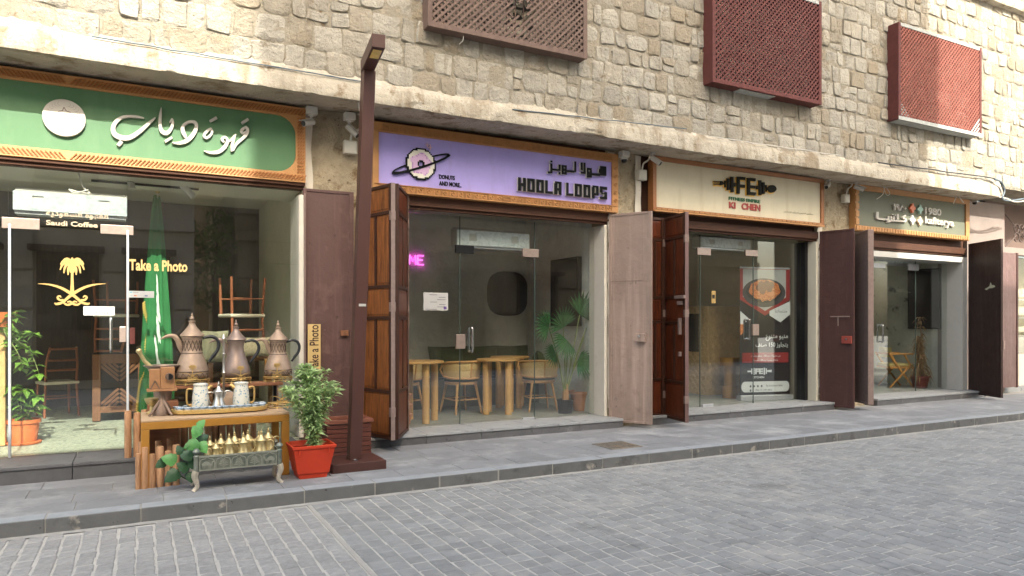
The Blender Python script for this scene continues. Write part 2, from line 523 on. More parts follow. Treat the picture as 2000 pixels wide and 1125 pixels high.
for k in 'RL':
    for s in range(6):
        me = bpy.data.meshes.new('paver')
        a, b_ = (.056, .058) if k == 'R' else (.0485, .0725)
        v_, f_ = paver_mesh(a, b_, .002 if k == 'R' else .004, s + (50 if k == 'L' else 0), None)
        me.from_pydata(v_, [], f_); me.update()
        me.materials.append(PAVER if k == 'R' else PAVER_L)
        vmesh[k, s] = (me, a, b_)
bulk = {'R': MB(), 'L': MB()}
for i, (x, y, sx, sy, k) in enumerate(pv):
    s = rr.randrange(6)
    dz = rr.uniform(-.0015, .0025)
    if i < 300:
        me, a, b_ = vmesh[k, s]
        o = bpy.data.objects.new('paver', me)
        COL.objects.link(o); o.parent = road
        o.location = (x, y, ROADZ - .034 + dz); o.scale = (sx/a, sy/b_, 1)
        o.rotation_euler = (0, 0, rr.uniform(-.012, .012))
    else:
        v_, f_ = paver_mesh(sx, sy, .002 if k == 'R' else .004, i, None)
        bulk[k].add([(vx + x, vy + y, vz + ROADZ - .034 + dz) for vx, vy, vz in v_], f_)
bulk['R'].build('paver_field', PAVER, road, kind='stuff', fix=False)
bulk['L'].build('pale_paver_field', PAVER_L, road, kind='stuff', fix=False)
# pale edging strip between the two kinds of sett and a sand gutter along the kerb
MB().box(XB + .010, XB + .036, .9, KY0 - .012, ROADZ-.03, ROADZ + .002).build('edging_strip', M('edging', lin(164, 160, 153), .9, var=.1, vs=20, bump=.4), road)
gut = MB(); gut.grid(lambda u, v: (-5 + 23*u, KY0 - .035*(1-v) - .025*(.5+.5*noise.noise(Vector((u*120, 3, 0))))*(1-v), ROADZ + .0035 + .008*v + .004*noise.noise(Vector((u*200, v*3, 1)))), 300, 3)
gut.build('gutter_sand', M('gutter_dust', lin(156, 153, 147), .95, var=.15, vs=8, bump=.4), road, smooth=True)

kerb = MB().box(-30, 40, KY0 + .004, KY1, ROADZ - .05, -.0015).build('kerb', SLAB_G, kind='structure')
for i in range(-6, 30):
    x0 = i * .6 + .004; x1 = x0 + .592
    j = random.uniform(-.003, .003); zt = random.uniform(-.002, .002)
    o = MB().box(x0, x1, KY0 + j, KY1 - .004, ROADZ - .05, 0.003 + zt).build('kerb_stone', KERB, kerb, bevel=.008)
pave = MB().box(-30, 40, KY1 - .001, PAVE_Y1, -.3, -.006).build('pavement', SLAB_G, kind='structure')
rows = [KY1 + .003]
hts = [.30, .30, .30, .30, .30]
for h in hts: rows.append(rows[-1] + h)
for r in range(len(hts)):
    x = -4 - random.random() * .6
    while x < 17.5:
        w = random.choice([.6, .6, .6, .45, .8])
        y1 = rows[r+1] if r < len(hts)-1 else 7.66
        MB().box(x + .003, x + w - .003, rows[r] + .003, y1 - .003, -.02, random.uniform(-.0015, .0015)).build('paving_slab', SLAB, pave, bevel=.003)
        x += w
# inspection cover in the pavement
cv = thing('inspection_cover', 'rusty chequered metal inspection cover set in the grey pavement', 'cover', G(1205, 870, 0))
c0 = G(1205, 870, 0)
MB().box(c0.x-.21, c0.x+.21, c0.y-.2, c0.y+.2, -.01, .007).build('rim', M('cover_iron', lin(120, 114, 104), .75, var=.25, vs=14, bump=.5, metal=.2, spots=((lin(150, 128, 104), 6, .5, .68),)), cv, bevel=.004)
mb = MB()
for i in range(11):
    for j in range(10):
        mb.box(c0.x-.18+i*.034, c0.x-.18+i*.034+.022, c0.y-.17+j*.035, c0.y-.17+j*.035+.022, .006, .012)
mb.build('tread', _mats['cover_iron'], cv, kind='stuff')

# ------------------------------------------------------------------ the stone building
WALLY = 7.40      # upper storey face
FRY = 7.95        # shop front wall face
bld = thing('stone_building', 'old coral stone building with a row of four shops under a concrete ledge', 'building', (6, 7.95, 0))
uw = MB().box(-9, 24, WALLY, 8.4, 3.93, 10.5).build('upper_wall', MORTAR, bld)
mo_ = MB(); mo_.grid(lambda u, v: (-4 + 23*u, WALLY - .0080 - .009*noise.noise(Vector((u*23*3.1, v*4.6*3.1, 0))) - .005*noise.noise(Vector((u*23*11, v*4.6*11, 4))), 3.93 + 4.6*v), 380, 80)
mo_.build('mortar', MORTAR, uw, smooth=True, ang=80)
BOXES = []   # lattice boxes: x0,x1,z0,z1
def lattice_box(u0, v0, u1, v1, vt, yf, mat, ztop=None):
    pass
B1 = (2.77, 4.85, 4.64, 6.1)
_b2 = (X(1391, 7.21), X(1603.5, 7.21), (Z(1391, 160, 7.21) + Z(1603.5, 204.5, 7.21)) / 2, Z(1601, 3, 7.21))
_b3 = (X(1754, 7.2), X(1916, 7.2), (Z(1754.6, 233, 7.2) + Z(1917, 266, 7.2)) / 2, (Z(1754, 46, 7.2) + Z(1914.6, 90.7, 7.2)) / 2)
B0 = (-1.4, .98, 4.98, 6.3)
SG = (-1, -.9, -.5, 0, .5, .9, 1)
def stone_geo(x0, x1, z0, z1, seed):
    q = random.Random(seed)
    n = 6
    prot = q.uniform(.009, .030)
    cj = [(q.uniform(-.020, .020), q.uniform(-.018, .018)) for _ in range(4)]
    pw = q.choice([4, 6, 9, 14, 20])
    tl = (q.uniform(-.014, .014), q.uniform(-.014, .014))
    V = []; F = []
    off = Vector((q.uniform(0, 90), q.uniform(0, 90), 0))
    rough_ = q.uniform(.3, 1)
    for j in range(n+1):
        for i in range(n+1):
            s, t = SG[i], SG[j]
            # squircle rounding of the outline
            k = (abs(s)**pw + abs(t)**pw)
            m = max(abs(s), abs(t))
            f = m / (k ** (1/pw)) if k > 0 else 1
            ss, tt = s*f, t*f
            a, b = (ss+1)/2, (tt+1)/2
            jx = cj[0][0]*(1-a)*(1-b) + cj[1][0]*a*(1-b) + cj[2][0]*a*b + cj[3][0]*(1-a)*b
            jz = cj[0][1]*(1-a)*(1-b) + cj[1][1]*a*(1-b) + cj[2][1]*a*b + cj[3][1]*(1-a)*b
            xx = x0 + (x1-x0)*a + jx; zz = z0 + (z1-z0)*b + jz
            nn = (noise.noise(Vector((xx*7, zz*7, seed)))*.012 + noise.noise(Vector((xx*19, zz*19, seed)))*.010)*rough_ + (a-.5)*tl[0] + (b-.5)*tl[1]
            ed = 1 - max(0, (m - .88)/.12)**1.5
            if m > .99:
                xx += noise.noise(Vector((xx*14, zz*14, seed+5)))*.022
                zz += noise.noise(Vector((xx*14, zz*14, seed+9)))*.022
            V.append((xx, WALLY - .002 - prot*(.35+.65*ed) - nn*ed, zz))
    for j in range(n):
        for i in range(n):
            a = j*(n+1)+i
            F.append((a, a+1, a+n+2, a+n+1))
    per = [i for i in range(n+1)] + [(j)*(n+1)+n for j in range(1, n+1)] + [n*(n+1)+i for i in range(n-1, -1, -1)] + [j*(n+1) for j in range(n-1, 0, -1)]
    b = len(V)
    for p in per: V.append((V[p][0], WALLY + .006, V[p][2]))
    L_ = len(per)
    for i in range(L_):
        k = (i+1) % L_
        F.append((per[k], per[i], b+i, b+k))
    return V, F
st = []
q = random.Random(11)
z = 3.955
row = 0
while z < 8.3:
    h = q.uniform(.205, .275)
    x = -4 - q.random()*.3
    while x < 19:
        w = q.uniform(.17, .36)
        if q.random() < .12: w = q.uniform(.1, .16)
        dr = .05 * noise.noise(Vector((x*.35, z*.2, 4))) + .018 * noise.noise(Vector((x*1.7, row*3.1, 8)))
        g = q.uniform(.005, .012)
        x0, x1, z0, z1 = x + g, x + w - g, z + dr + g*.9, z + h + dr - g*.9
        if q.random() < .10 and w < .3:   # two small stones one above the other
            zm = (z0+z1)/2 + q.uniform(-.03, .03)
            st.append((x0, x1, z0, zm-.006)); st.append((x0, x1, zm+.006, z1))
        else: st.append((x0, x1, z0, z1))
        x += w
    z += h; row += 1
def score(s_):
    x0, x1, z0, z1 = s_
    cx, cz = (x0+x1)/2, (z0+z1)/2
    f = cx*ST + WALLY*CT
    u = 1000 + 1375*(cx*CT - WALLY*ST)/f; v = 633 - 1375*(cz-CAMZ)/f
    if u < -15 or u > 2015 or v < -15: return 0
    for b in (B1, _b2, _b3):
        if b[0] < cx < b[1] and b[2] < cz < b[3]: return 0
    return (x1-x0)*(z1-z0)/f/f
st.sort(key=lambda s_: -score(s_))
fieldm = MB()
for i, s_ in enumerate(st):
    V, F = stone_geo(*s_, i)
    if i < 300:
        mb = MB(); mb.v = [Vector(v) for v in V]; mb.f = F
        mb.build('stone', STONE, uw, smooth=True, ang=42)
    else:
        fieldm.add(V, F)
fieldm.build('stone_field', STONE, uw, smooth=True, ang=42, kind='stuff', fix=False)

# rough concrete ledge over the shops
LX1 = 14.2
prof = [(7.99, 3.768), (7.88, 3.762), (7.77, 3.757), (7.66, 3.753), (7.55, 3.749), (7.45, 3.746), (7.385, 3.744), (7.352, 3.742), (7.335, 3.742), (7.332, 3.752), (7.331, 3.78), (7.332, 3.81), (7.333, 3.84), (7.335, 3.87), (7.338, 3.90), (7.345, 3.93), (7.358, 3.955), (7.375, 3.985), (7.40, 4.03)]
NX = 900
def ledge_pt(u, v):
    x = -6 + (LX1 + 6) * u
    k = v * (len(prof)-1)
    i = min(int(k + 1e-6), len(prof)-2); f = k - i
    y = prof[i][0]*(1-f) + prof[i+1][0]*f; z = prof[i][1]*(1-f) + prof[i+1][1]*f
    n1 = noise.noise(Vector((x*2.2, y*4, z*5)))*.8 + noise.noise(Vector((x*7, y*9, z*12)))*.7 + noise.noise(Vector((x*23, y*26, z*28)))*.6
    amp = .007 if i < 8 else .0075
    wob = .014 * noise.noise(Vector((x*.5, 2, 5)))
    c1 = max(0, noise.noise(Vector((x*1.7, 7, 0))) - .12) + .6*max(0, noise.noise(Vector((x*6.1, 17, 0))) - .15)
    chip = c1 * .075 if 6 <= i <= 10 else 0
    dz = chip*(1 if i >= 8 else .5) ; dy = chip*.9 if i >= 7 else 0
    if i >= 14:
        wv = noise.noise(Vector((x*1.3, 31, 0)))*.045 + noise.noise(Vector((x*5.5, 33, 0)))*.02
        dz += wv*(i-13)/4
    return (x, y + n1*amp + dy*.35, z + n1*amp*.5 + dz*.55 + wob)
lm = MB(); lm.grid(ledge_pt, NX, 18)
e = len(lm.v)
lm.build('ledge', LEDGE, bld, smooth=True, ang=50)
MB().box(LX1 - .03, LX1 - .002, 7.345, 8.0, 3.755, 3.95).build('ledge_end', LEDGE, bld)
# string course high on the wall
sc_ = MB(); sc_.grid(lambda u, v: (8 + 14*u, [7.4, 7.27, 7.25, 7.26, 7.4][int(round(v*4))] + .012*noise.noise(Vector((u*70, v*9, 0))), [7.28, 7.30, 7.38, 7.46, 7.48][int(round(v*4))] + .012*noise.noise(Vector((u*60, v*5, 3)))), 140, 4)
sc_.build('string_course', LEDGE, bld, smooth=True)

# shop front wall: masonry over the openings, piers between them
S = {  # x0, x1 of openings, glass plane, floor height, glass top
    1: dict(x0=-3.2, x1=X(588, 7.95), gy=7.88, fz=.15, top=2.90),
    2: dict(x0=2.36, x1=X(1184, 7.95), gy=8.18, fz=.117, top=2.80),
    3: dict(x0=6.22, x1=X(1596, 7.92), gy=8.15, fz=.117, top=2.80),
    4: dict(x0=X(1689, 7.95), x1=X(1884, 7.95), gy=8.2, fz=.117, top=2.74),
}
def rough_panel(name, x0, x1, y, z0, z1, amp, mat, parent, step=.05, ret=.35):
    nx = max(2, int((x1-x0)/step)); nz_ = max(2, int((z1-z0)/step))
    mb = MB()
    def f(u, v):
        x = x0 + (x1-x0)*u; z = z0 + (z1-z0)*v
        a = noise.noise(Vector((x*3, z*3, 1))) + .6*noise.noise(Vector((x*8, z*8, 2))) + .4*noise.noise(Vector((x*20, z*20, 3)))
        return (x, y - abs(a)*amp if True else y, z)
    mb.grid(f, nx, nz_)
    mb.box(x0 + .001, x1 - .001, y + .004, y + ret, z0, z1)
    return mb.build(name, mat, parent, smooth=True, ang=70)
piers = [(S[1]['x1'], S[2]['x0']), (S[2]['x1'], S[3]['x0']), (S[3]['x1'], S[4]['x0'])]
for i, (a, b) in enumerate(piers):
    rough_panel('pier', a, b, FRY, 0, 3.94, .07, RUBBLE, bld)
    # smeared plaster edges of the pier beside the openings
    for e0, e1 in ((a - .002, a + .12), (b - .10, b + .002)):
        mb = MB()
        mb.grid(lambda u, v: (e0 + (e1-e0)*(u + (0 if (u < .01) == (e0 == a - .002) and u < .5 or u > .99 and e0 != a - .002 else .35*noise.noise(Vector((v*9, e0, u*3))))), FRY - .038 - .01*noise.noise(Vector((u*5, v*20, e0))), .12 + 3.62*v), 4, 60)
        mb.build('plaster_edge', PLASTER, bld, smooth=True)
for k, s in S.items():
    MB().box(s['x0'], s['x1'], FRY + .03, 8.3, s['top'] + .0, 3.94).build('header', LINTEL if k != 9 else PLASTER, bld)
    lz = s['top']
    yl = min(FRY - .04, s['gy'] - .06)
    lb = MB().box(s['x0'] - (0 if k == 1 else .02), s['x1'] + .02, yl, FRY + .028, lz - .02, lz + .10)
    lb.box(s['x0'], s['x1'] + .01, yl + .03, FRY + .027, lz - .055, lz - .021)
    lb.build('lintel', LINTEL, bld, bevel=.006)
# steps of dark granite slabs
def step(x0, x1, y0, y1, z, n):
    w = (x1-x0)/n
    for i in range(n):
        MB().box(x0 + i*w + .002, x0 + (i+1)*w - .002, y0 + .012, y1, -.02, z - .031).build('step_riser', STEP, bld, bevel=.003)
        MB().box(x0 + i*w + .002, x0 + (i+1)*w - .002, y0, y1 + .0, z - .03, z).build('step_tread', STEP if x0 < 0 else SILL, bld, bevel=.004)
step(-3.2, X(592, 7.33), 7.33, 7.95, .15, 7)
step(S[2]['x0'] - .15, S[2]['x1'] + .05, 7.62, 8.24, .117, 5)
step(S[3]['x0'] - .12, S[3]['x1'] + .05, 7.62, 8.24, .117, 5)
step(S[4]['x0'] - .12, S[4]['x1'] + .12, 7.62, 8.28, .117, 5)
# base of the piers
for a, b in piers:
    rough_panel('pier_foot', a + .06, b - .16, 7.84, -.02, .09, .05, RUBBLE, bld, .04, .12)

# ------------------------------------------------------------------ rooms behind the glass
WALLG = M('grey_stucco', lin(210, 211, 203), .9, var=.14, vs=3, bump=1.0, bs=9, bdist=.035, spec=.2)
WALLM = M('mauve_stucco', lin(176, 162, 172), .9, var=.10, vs=3, bump=.5, bs=12, bdist=.02, spec=.2)
WALLC = M('cream_plaster', lin(212, 204, 184), .9, var=.08, vs=2, bump=.2, bs=14, spec=.2)
WALLT = M('troweled_grey', lin(190, 190, 178), .85, var=.16, vs=3, bump=.4, bs=10, spec=.25, spots=((lin(104, 106, 100), 5, .58, .68),))
FLOORC = M('polished_cement', lin(140, 142, 136), .42, var=.10, vs=2.2, bump=.05, bs=30, spec=.5, rvar=.1)
FLOORT = M('patterned_tile', lin(176, 180, 160), .5, var=.28, vs=22, spec=.4, spots=((lin(120, 130, 120), 30, .52, .62), (lin(196, 170, 120), 17, .66, .72)))
CEILW = M('white_ceiling', lin(206, 202, 190), .9, var=.05, vs=2)
WALLD = M('brown_room_gloom', lin(62, 50, 40), .7, var=.3, vs=6, stretch=(6, 6, .8), bump=.2, bs=20)  # gloom of the first shop put into the wall colour
def room(k, xl, xr, yb, zc, wm, lm_, rm, fm):
    s = S[k]; y0 = s['gy'] - .01; fz = s['fz']
    MB().box(xl, xr, s['gy'] - .03 if k == 1 else 8.235, yb, -.05, fz - .004).build('interior_floor', fm, bld)
    MB().box(xl, xr, yb, yb + .1, -.05, zc + .1).build('interior_wall', wm, bld)
    MB().box(xl - .1, xl, FRY + .36, yb + .1, -.05, zc + .1).build('interior_wall', lm_, bld)
    MB().box(xr, xr + .1, FRY + .36, yb + .1, -.05, zc + .1).build('interior_wall', rm, bld)
    MB().box(xl, xr, 8.301, yb, zc, zc + .1).build('interior_ceiling', CEILW, bld)
room(1, -3.6, 1.75, 12.4, 3.3, WALLD, WALLD, WALLC, FLOORT)
room(2, 2.2, 5.70, 10.3, 3.1, WALLG, WALLM, WALLG, FLOORC)
room(3, 6.1, 10.0, 10.9, 3.1, WALLC, WALLC, WALLC, FLOORC)
room(4, 10.25, X(1858, 8.25) + .02, 10.6, 3.0, WALLT, WALLT, WALLT, FLOORC)
# lowered bulkhead just inside the first shop
MB().box(-3.55, 1.7, 7.96, 8.75, 2.852, 2.93).build('bulkhead', CEILW, bld)
# jambs: white reveals
def jamb(x0, x1, y0, y1, z0, z1, m=PLASTER):
    return MB().box(x0, x1, y0, y1, z0, z1).build('jamb', m, bld, bevel=.004)
jamb(S[1]['x1'] - .05, S[1]['x1'] - .001, 7.80, 8.3, .151, 2.78)
jamb(S[2]['x1'] - .045, S[2]['x1'] - .001, 7.93, 8.3, .118, 2.74)
jamb(S[2]['x0'] + .001, S[2]['x0'] + .05, 7.93, 8.3, .118, 2.74)
jamb(S[3]['x1'] - .05, S[3]['x1'] - .001, 7.9, 8.3, .118, 2.74, WALLC)
jamb(S[3]['x1'] - .12, S[3]['x1'] - .052, 8.06, 8.28, .118, 2.74, BLACKP)
jamb(S[3]['x0'] + .001, S[3]['x0'] + .05, 7.93, 8.3, .118, 2.74, WALLC)
jamb(S[4]['x1'] - .16, S[4]['x1'] - .001, 7.9, 8.3, .118, 2.66, WHITEP)
jamb(S[4]['x0'] + .001, S[4]['x0'] + .1, 7.9, 8.3, .118, 2.66, WHITEP)
MB().box(S[4]['x0'] + .1, S[4]['x1'] - .161, 7.9, 8.3, 2.56, 2.66).build('jamb', WHITEP, bld, bevel=.004)

# ------------------------------------------------------------------ glazing
def pane(x0, x1, z0, z1, y, name='glass_panel', parent=None):
    return MB().box(x0 + .0015, x1 - .0015, y - .005, y + .005, z0, z1).build(name, GLASS, parent or bld)
def fitting(parent, x0, x1, z0, z1, y, m=PATCH, name='patch_fitting'):
    return MB().box(x0, x1, y - .017, y + .017, z0, z1).build(name, m, parent, bevel=.003)
def pull(parent, x, z0, z1, y, r=.011, out=.055, name='handle'):
    mb = MB()
    for s_ in (-1, 1):
        yy = y + s_*out
        mb.tube(catmull([(x, y + s_*.006, z0+.03), (x, yy - s_*.01, z0 + .02), (x, yy, z0 + .05), (x, yy, (z0+z1)/2), (x, yy, z1 - .05), (x, yy - s_*.01, z1 - .02), (x, y + s_*.006, z1 - .03)], 4), r, 8)
    return mb.build(name, STEEL, parent, smooth=True)
g = S[1]; Y = g['gy']
xa, xb = X(22, Y), X(247, Y)
ztr = (Z(22, 437, Y) + Z(247, 437+18, Y)) / 2
pane(g['x0'] + .02, xa - .022, .152, g['top'] - .06, Y)
pane(xa - .022, xb + .022, ztr + .01, g['top'] - .06, Y)
pane(xb + .022, g['x1'] - .051, .152, g['top'] - .06, Y)
d1 = pane(xa + .002, xb - .002, .165, ztr, Y, 'glass_door')
for xx in (xa - .022, xb): MB().box(xx, xx + .022, Y - .02, Y + .02, .152, ztr + .01).build('door_post', ALU, bld, bevel=.003)
fitting(d1, xa - .07, xa + .22, ztr - .03, ztr + .07, Y - .002)
fitting(d1, xb - .22, xb + .06, ztr - .035, ztr + .055, Y - .002)
fitting(d1, xb - .06, xb - .004, Z(236, 668, Y), Z(236, 638, Y), Y - .004)
fitting(d1, xb + .03, xb + .075, Z(258, 672, Y), Z(258, 640, Y), Y - .004, PINKL)
pull(d1, X(217, Y), Z(217, 690, Y), Z(217, 617, Y), Y, .013)
g = S[2]; Y = g['gy']
xl, xa, xb, xr = g['x0'] + .051, X(898, Y), X(1044, Y), g['x1'] - .046
ztr = (Z(898, 487, Y) + Z(1044, 497, Y)) / 2
pane(xl, xa, .12, g['top'] - .06, Y)
pane(xa, xb, ztr + .01, g['top'] - .06, Y)
pane(xb, xr, .12, g['top'] - .06, Y)
d2 = pane(xa + .003, xb - .003, .13, ztr, Y, 'glass_door')
fitting(d2, X(889, Y), X(925, Y), Z(889, 494, Y), Z(889, 478, Y), Y, BLACKP)
fitting(d2, X(1020, Y), X(1051, Y), Z(1030, 502, Y), Z(1030, 486, Y), Y)
fitting(d2, X(890, Y), X(908, Y), Z(898, 681, Y), Z(898, 653, Y), Y)
fitting(d2, X(1020, Y), X(1043, Y), Z(1030, 823, Y), Z(1030, 815, Y), Y, ALU)
pull(d2, X(919, Y), Z(919, 690, Y), Z(919, 637, Y), Y, .014)
g = S[3]; Y = g['gy']
xl, xa, xb, xr = g['x0'] + .051, X(1367, Y), X(1471, Y), g['x1'] - .121
ztr = (Z(1367, 492, Y) + Z(1471, 497, Y)) / 2
pane(xl, xa, .12, g['top'] - .06, Y)
pane(xa, xb, ztr + .01, g['top'] - .06, Y)
pane(xb, xr, .12, g['top'] - .06, Y)
d3 = pane(xa + .003, xb - .003, .13, ztr, Y, 'glass_door')
fitting(d3, X(1361, Y), X(1387, Y), Z(1370, 498, Y), Z(1370, 484, Y), Y)
fitting(d3, X(1455, Y), X(1479, Y), Z(1465, 500, Y), Z(1465, 488, Y), Y)
fitting(d3, X(1469, Y), X(1481, Y), Z(1475, 655, Y), Z(1475, 633, Y), Y)
fitting(d3, X(1371, Y), X(1392, Y), Z(1380, 796, Y), Z(1380, 789, Y), Y, ALU)
pull(d3, X(1459, Y), Z(1459, 665, Y), Z(1459, 622, Y), Y, .016)
g = S[4]; Y = g['gy']
xl, xa, xb, xr = g['x0'] + .101, X(1708, Y), X(1788, Y), g['x1'] - .162
ztr = Z(1785, 522, Y)
pane(xa, xb, ztr + .01, 2.56, Y)
pane(xb, xr, .12, 2.56, Y)
if xa - xl > .05: pane(xl, xa, .12, 2.56, Y)
d4 = pane(xa + .003, xb - .003, .13, ztr, Y, 'glass_door')
fitting(d4, X(1705, Y), X(1728, Y), ztr - .05, ztr + .03, Y, ALU)
fitting(d4, X(1773, Y), X(1793, Y), ztr - .06, ztr + .06, Y, ALU)
pull(d4, X(1719, Y), Z(1719, 670, Y), Z(1719, 633, Y), Y, .016)

# ------------------------------------------------------------------ folding shutters and doors
def leaf(p0, p1, z0, z1, mat, style='metal', label=None, edge=None, th=.04, pm=WOODP, sm=WOODS):
    p0 = Vector((*p0, 0)); p1 = Vector((*p1, 0))
    t = (p1-p0); L_ = t.length; t.normalize(); n = t.cross(Vector((0, 0, 1)))  # n: outward side seen
    zc = (z0+z1)/2; H = z1-z0
    def slab(mb, a, b, c0, c1, d):
        ctr = p0 + t*((a+b)/2) + Vector((0, 0, (c0+c1)/2))
        return mb.obox(ctr, t*((b-a)/2), n*(d/2), Vector((0, 0, (c1-c0)/2)))
    if style == 'metal':
        mb = MB(); slab(mb, .0, L_, z0, z1, th*.55)
        o = mb.build('door_leaf', mat, bld, bevel=.003, label=label)
        fr = MB()
        for a, b, c0, c1 in ((0, .035, z0, z1), (L_-.05, L_, z0, z1), (.036, L_-.051, z0, z0+.03), (.036, L_-.051, z1-.03, z1)):
            slab(fr, a - .001 if a == 0 else a, b + (.001 if b == L_ else 0), c0 - (.001 if c0 == z0 else 0), c1 + (.001 if c1 == z1 else 0), th)
        fr.build('rim', edge or mat, o, bevel=.003)
        sm2 = MB(); slab(sm2, L_ - .115, L_ - .110, z0 + .031, z1 - .031, th*.55 + .005)
        sm2.build('fold', mat, o)
        sm3 = MB(); slab(sm3, .036, L_ - .116, z0 + H*.62, z0 + H*.62 + .004, th*.55 + .004)
        sm3.build('seam', mat, o)
        for zz in (z0 + .25, zc, z1 - .25):
            c = p0 + Vector((0, 0, zz)); MB().tube([c - Vector((0, 0, .05)), c + Vector((0, 0, .05))], .014, 8).build('hinge', edge or mat, o, smooth=True)
        return o, p0, t, n
    o = part_empty('door_leaf', bld, label)
    sw = .05
    fr = MB()
    slab(fr, 0, sw, z0, z1, th); slab(fr, L_-sw, L_, z0, z1, th)
    rows_ = [(.10, 1), (.30, 2), (.12, 1), (.30, 2), (.18, 1)]
    zz = z1
    panels = []
    slab(fr, sw, L_-sw, z1-.035, z1, th - .002)
    zz = z1 - .035
    usable = H - .035*2 - .035*4
    tot = sum(a for a, _ in rows_)
    for i, (fr_, nc) in enumerate(rows_):
        h = usable * fr_/tot
        if nc == 1: panels.append((sw, L_-sw, zz-h, zz))
        else:
            m = L_/2
            panels += [(sw, m-.018, zz-h, zz), (m+.018, L_-sw, zz-h, zz)]
            slab(fr, m-.018, m+.018, zz-h, zz, th-.004)
        zz -= h
        slab(fr, sw, L_-sw, zz-.035, zz, th-.002)
        zz -= .035
    fr.build('stile', sm, o, bevel=.003)
    for (a, b, c0, c1) in panels:
        pm_ = MB(); slab(pm_, a + .001, b - .001, c0 + .001, c1 - .001, th*.3)
        slab(pm_, a+.022, b-.022, c0+.022, c1-.022, th*.6)
        pm_.build('wood_panel', pm, o, bevel=.004)
    if edge:
        eb = MB(); slab(eb, L_ + .0005, L_ + .006, z0, z1, th + .012)
        eb.build('edge_strip', edge, o)
        for zz in (z0 + .3, zc + .05, z1 - .35):
            slab(MB(), L_ - .03, L_ + .012, zz - .05, zz + .05, th + .018).build('hinge', MET_EDGE, o, bevel=.002)
    return o, p0, t, n
# shop 1, right: folded flat against the pier
o, p0, t, n = leaf((X(592, 7.86), 7.86), (X(690, 7.84), 7.84), .12, 2.86, MET_BROWN, label='brown metal shutter leaf folded against the pier')
c = P(673, 650, 7.825); MB().box(c.x-.05, c.x+.04, 7.80, 7.825, c.z-.035, c.z+.03).build('latch', M('rusty_latch', lin(140, 96, 70), .7, var=.3, vs=30, metal=.3), o, bevel=.004)
MB().box(X(594, 7.8), X(597, 7.8), 7.80, 7.82, .3, 2.8).build('edge_strip', MET_EDGE, o)
# narrow leaf edge beside the lamp post
leaf((X(700, 7.88), 7.90), (X(716, 7.86), 7.86), .12, 2.86, MET_BROWN, label='narrow brown metal strip of shutter behind the lamp post')
# shop 2, left: bifold wood leaves standing out into the street
leaf((2.22, 7.9), (2.40, 7.30), .13, 2.90, None, 'wood', 'varnished wood panel leaf beside the lamp post', MET_EDGE)
leaf((2.445, 7.31), (2.76, 7.88), .13, 2.90, None, 'wood', 'dark inner leaf of the bifold wood door', MET_EDGE, pm=WOODPD)
# shop 2, right
o, p0, t, n = leaf((S[2]['x1'] + .02, 7.90), (5.98, 7.37), .05, 2.875, MET_PINK, label='faded pink metal shutter leaf with a box lock', edge=MET_PINK)
def plate(o, p0, t, n, a, z, w, h, d, m, name='lock', off=.0):
    c = p0 + t*a + n*(.02 + d/2 + off) + Vector((0, 0, z))
    return MB().obox(c, t*w/2, n*d/2, Vector((0, 0, h/2))).build(name, m, o, bevel=.004)
plate(o, p0, t, n, .47, 1.20, .13, .11, .05, MET_PINK)
plate(o, p0, t, n, .46, 1.22, .03, .03, .02, STEEL, 'padlock', .05)
plate(o, p0, t, n, .26, 1.96, .46, .004, .004, MET_BROWN, 'seam')
# shop 3, left
leaf((6.16, 7.74), (6.47, 7.72), .10, 2.86, None, 'wood', 'dark wood leaf half hidden behind the pink shutter', MET_EDGE, pm=WOODPD)
o, p0, t, n = leaf((6.49, 7.74), (6.37, 7.14), .08, 2.86, None, 'wood', 'dark wood panel leaf with bolts standing out from the cream sign shop', MET_MAUVE, pm=WOODPD)
for z_, w_, h_ in ((1.74, .24, .045), (1.66, .10, .05), (1.35, .05, .22), (.98, .05, .06)):
    plate(o, p0, t, n, .50, z_, w_, h_, .035, MET_EDGE, 'bolt')
# shop 3, right
o, p0, t, n = leaf((S[3]['x1'] + .02, 7.88), (10.03, 7.36), .04, 2.90, MET_MAROON, label='maroon metal shutter leaf with a red lock plate', edge=MET_MAROON)
plate(o, p0, t, n, .44, 1.13, .15, .12, .04, M('red_lock', lin(150, 66, 54), .5, var=.15, vs=20))
plate(o, p0, t, n, .44, 1.14, .03, .03, .02, STEEL, 'padlock', .04)
plate(o, p0, t, n, .33, 1.5, .30, .02, .02, MET_EDGE, 'bolt')
plate(o, p0, t, n, .30, 1.42, .02, .14, .015, MET_EDGE, 'bolt')
# shop 4, left
leaf((10.10, 7.80), (10.42, 7.78), .10, 2.86, None, 'wood', 'dark wood leaf in the gap beside the maroon shutter', pm=M('black_panel', lin(30, 20, 17), .5, var=.2), sm=_mats['black_panel'] if 'black_panel' in _mats else WOODS)
leaf((10.55, 7.82), (10.24, 7.22), .10, 2.88, MET_EDGE, label='pale weathered metal leaf seen edge on by the grey sign shop', th=.09)
# shop 4, right
o, p0, t, n = leaf((S[4]['x1'] + .03, 7.88), (13.72, 7.10), .05, 2.92, MET_DARK, label='dark brown metal shutter leaf with peeled paint', edge=MET_DARK)
mb = MB()
cc = p0 + t*.62 + n*.0135 + Vector((0, 0, 2.06))
pts = [(-.18, -.03), (-.09, .0), (-.05, .02), (-.02, .09), (.01, .04), (.07, .03), (.10, .0), (.02, -.02), (-.06, -.02), (-.12, -.05)]
mb.prism([cc + t*a + Vector((0, 0, b)) for a, b in pts], n*.002).build('peeled_patch', M('bare_patch', lin(186, 184, 160), .7, var=.2, vs=30), o)

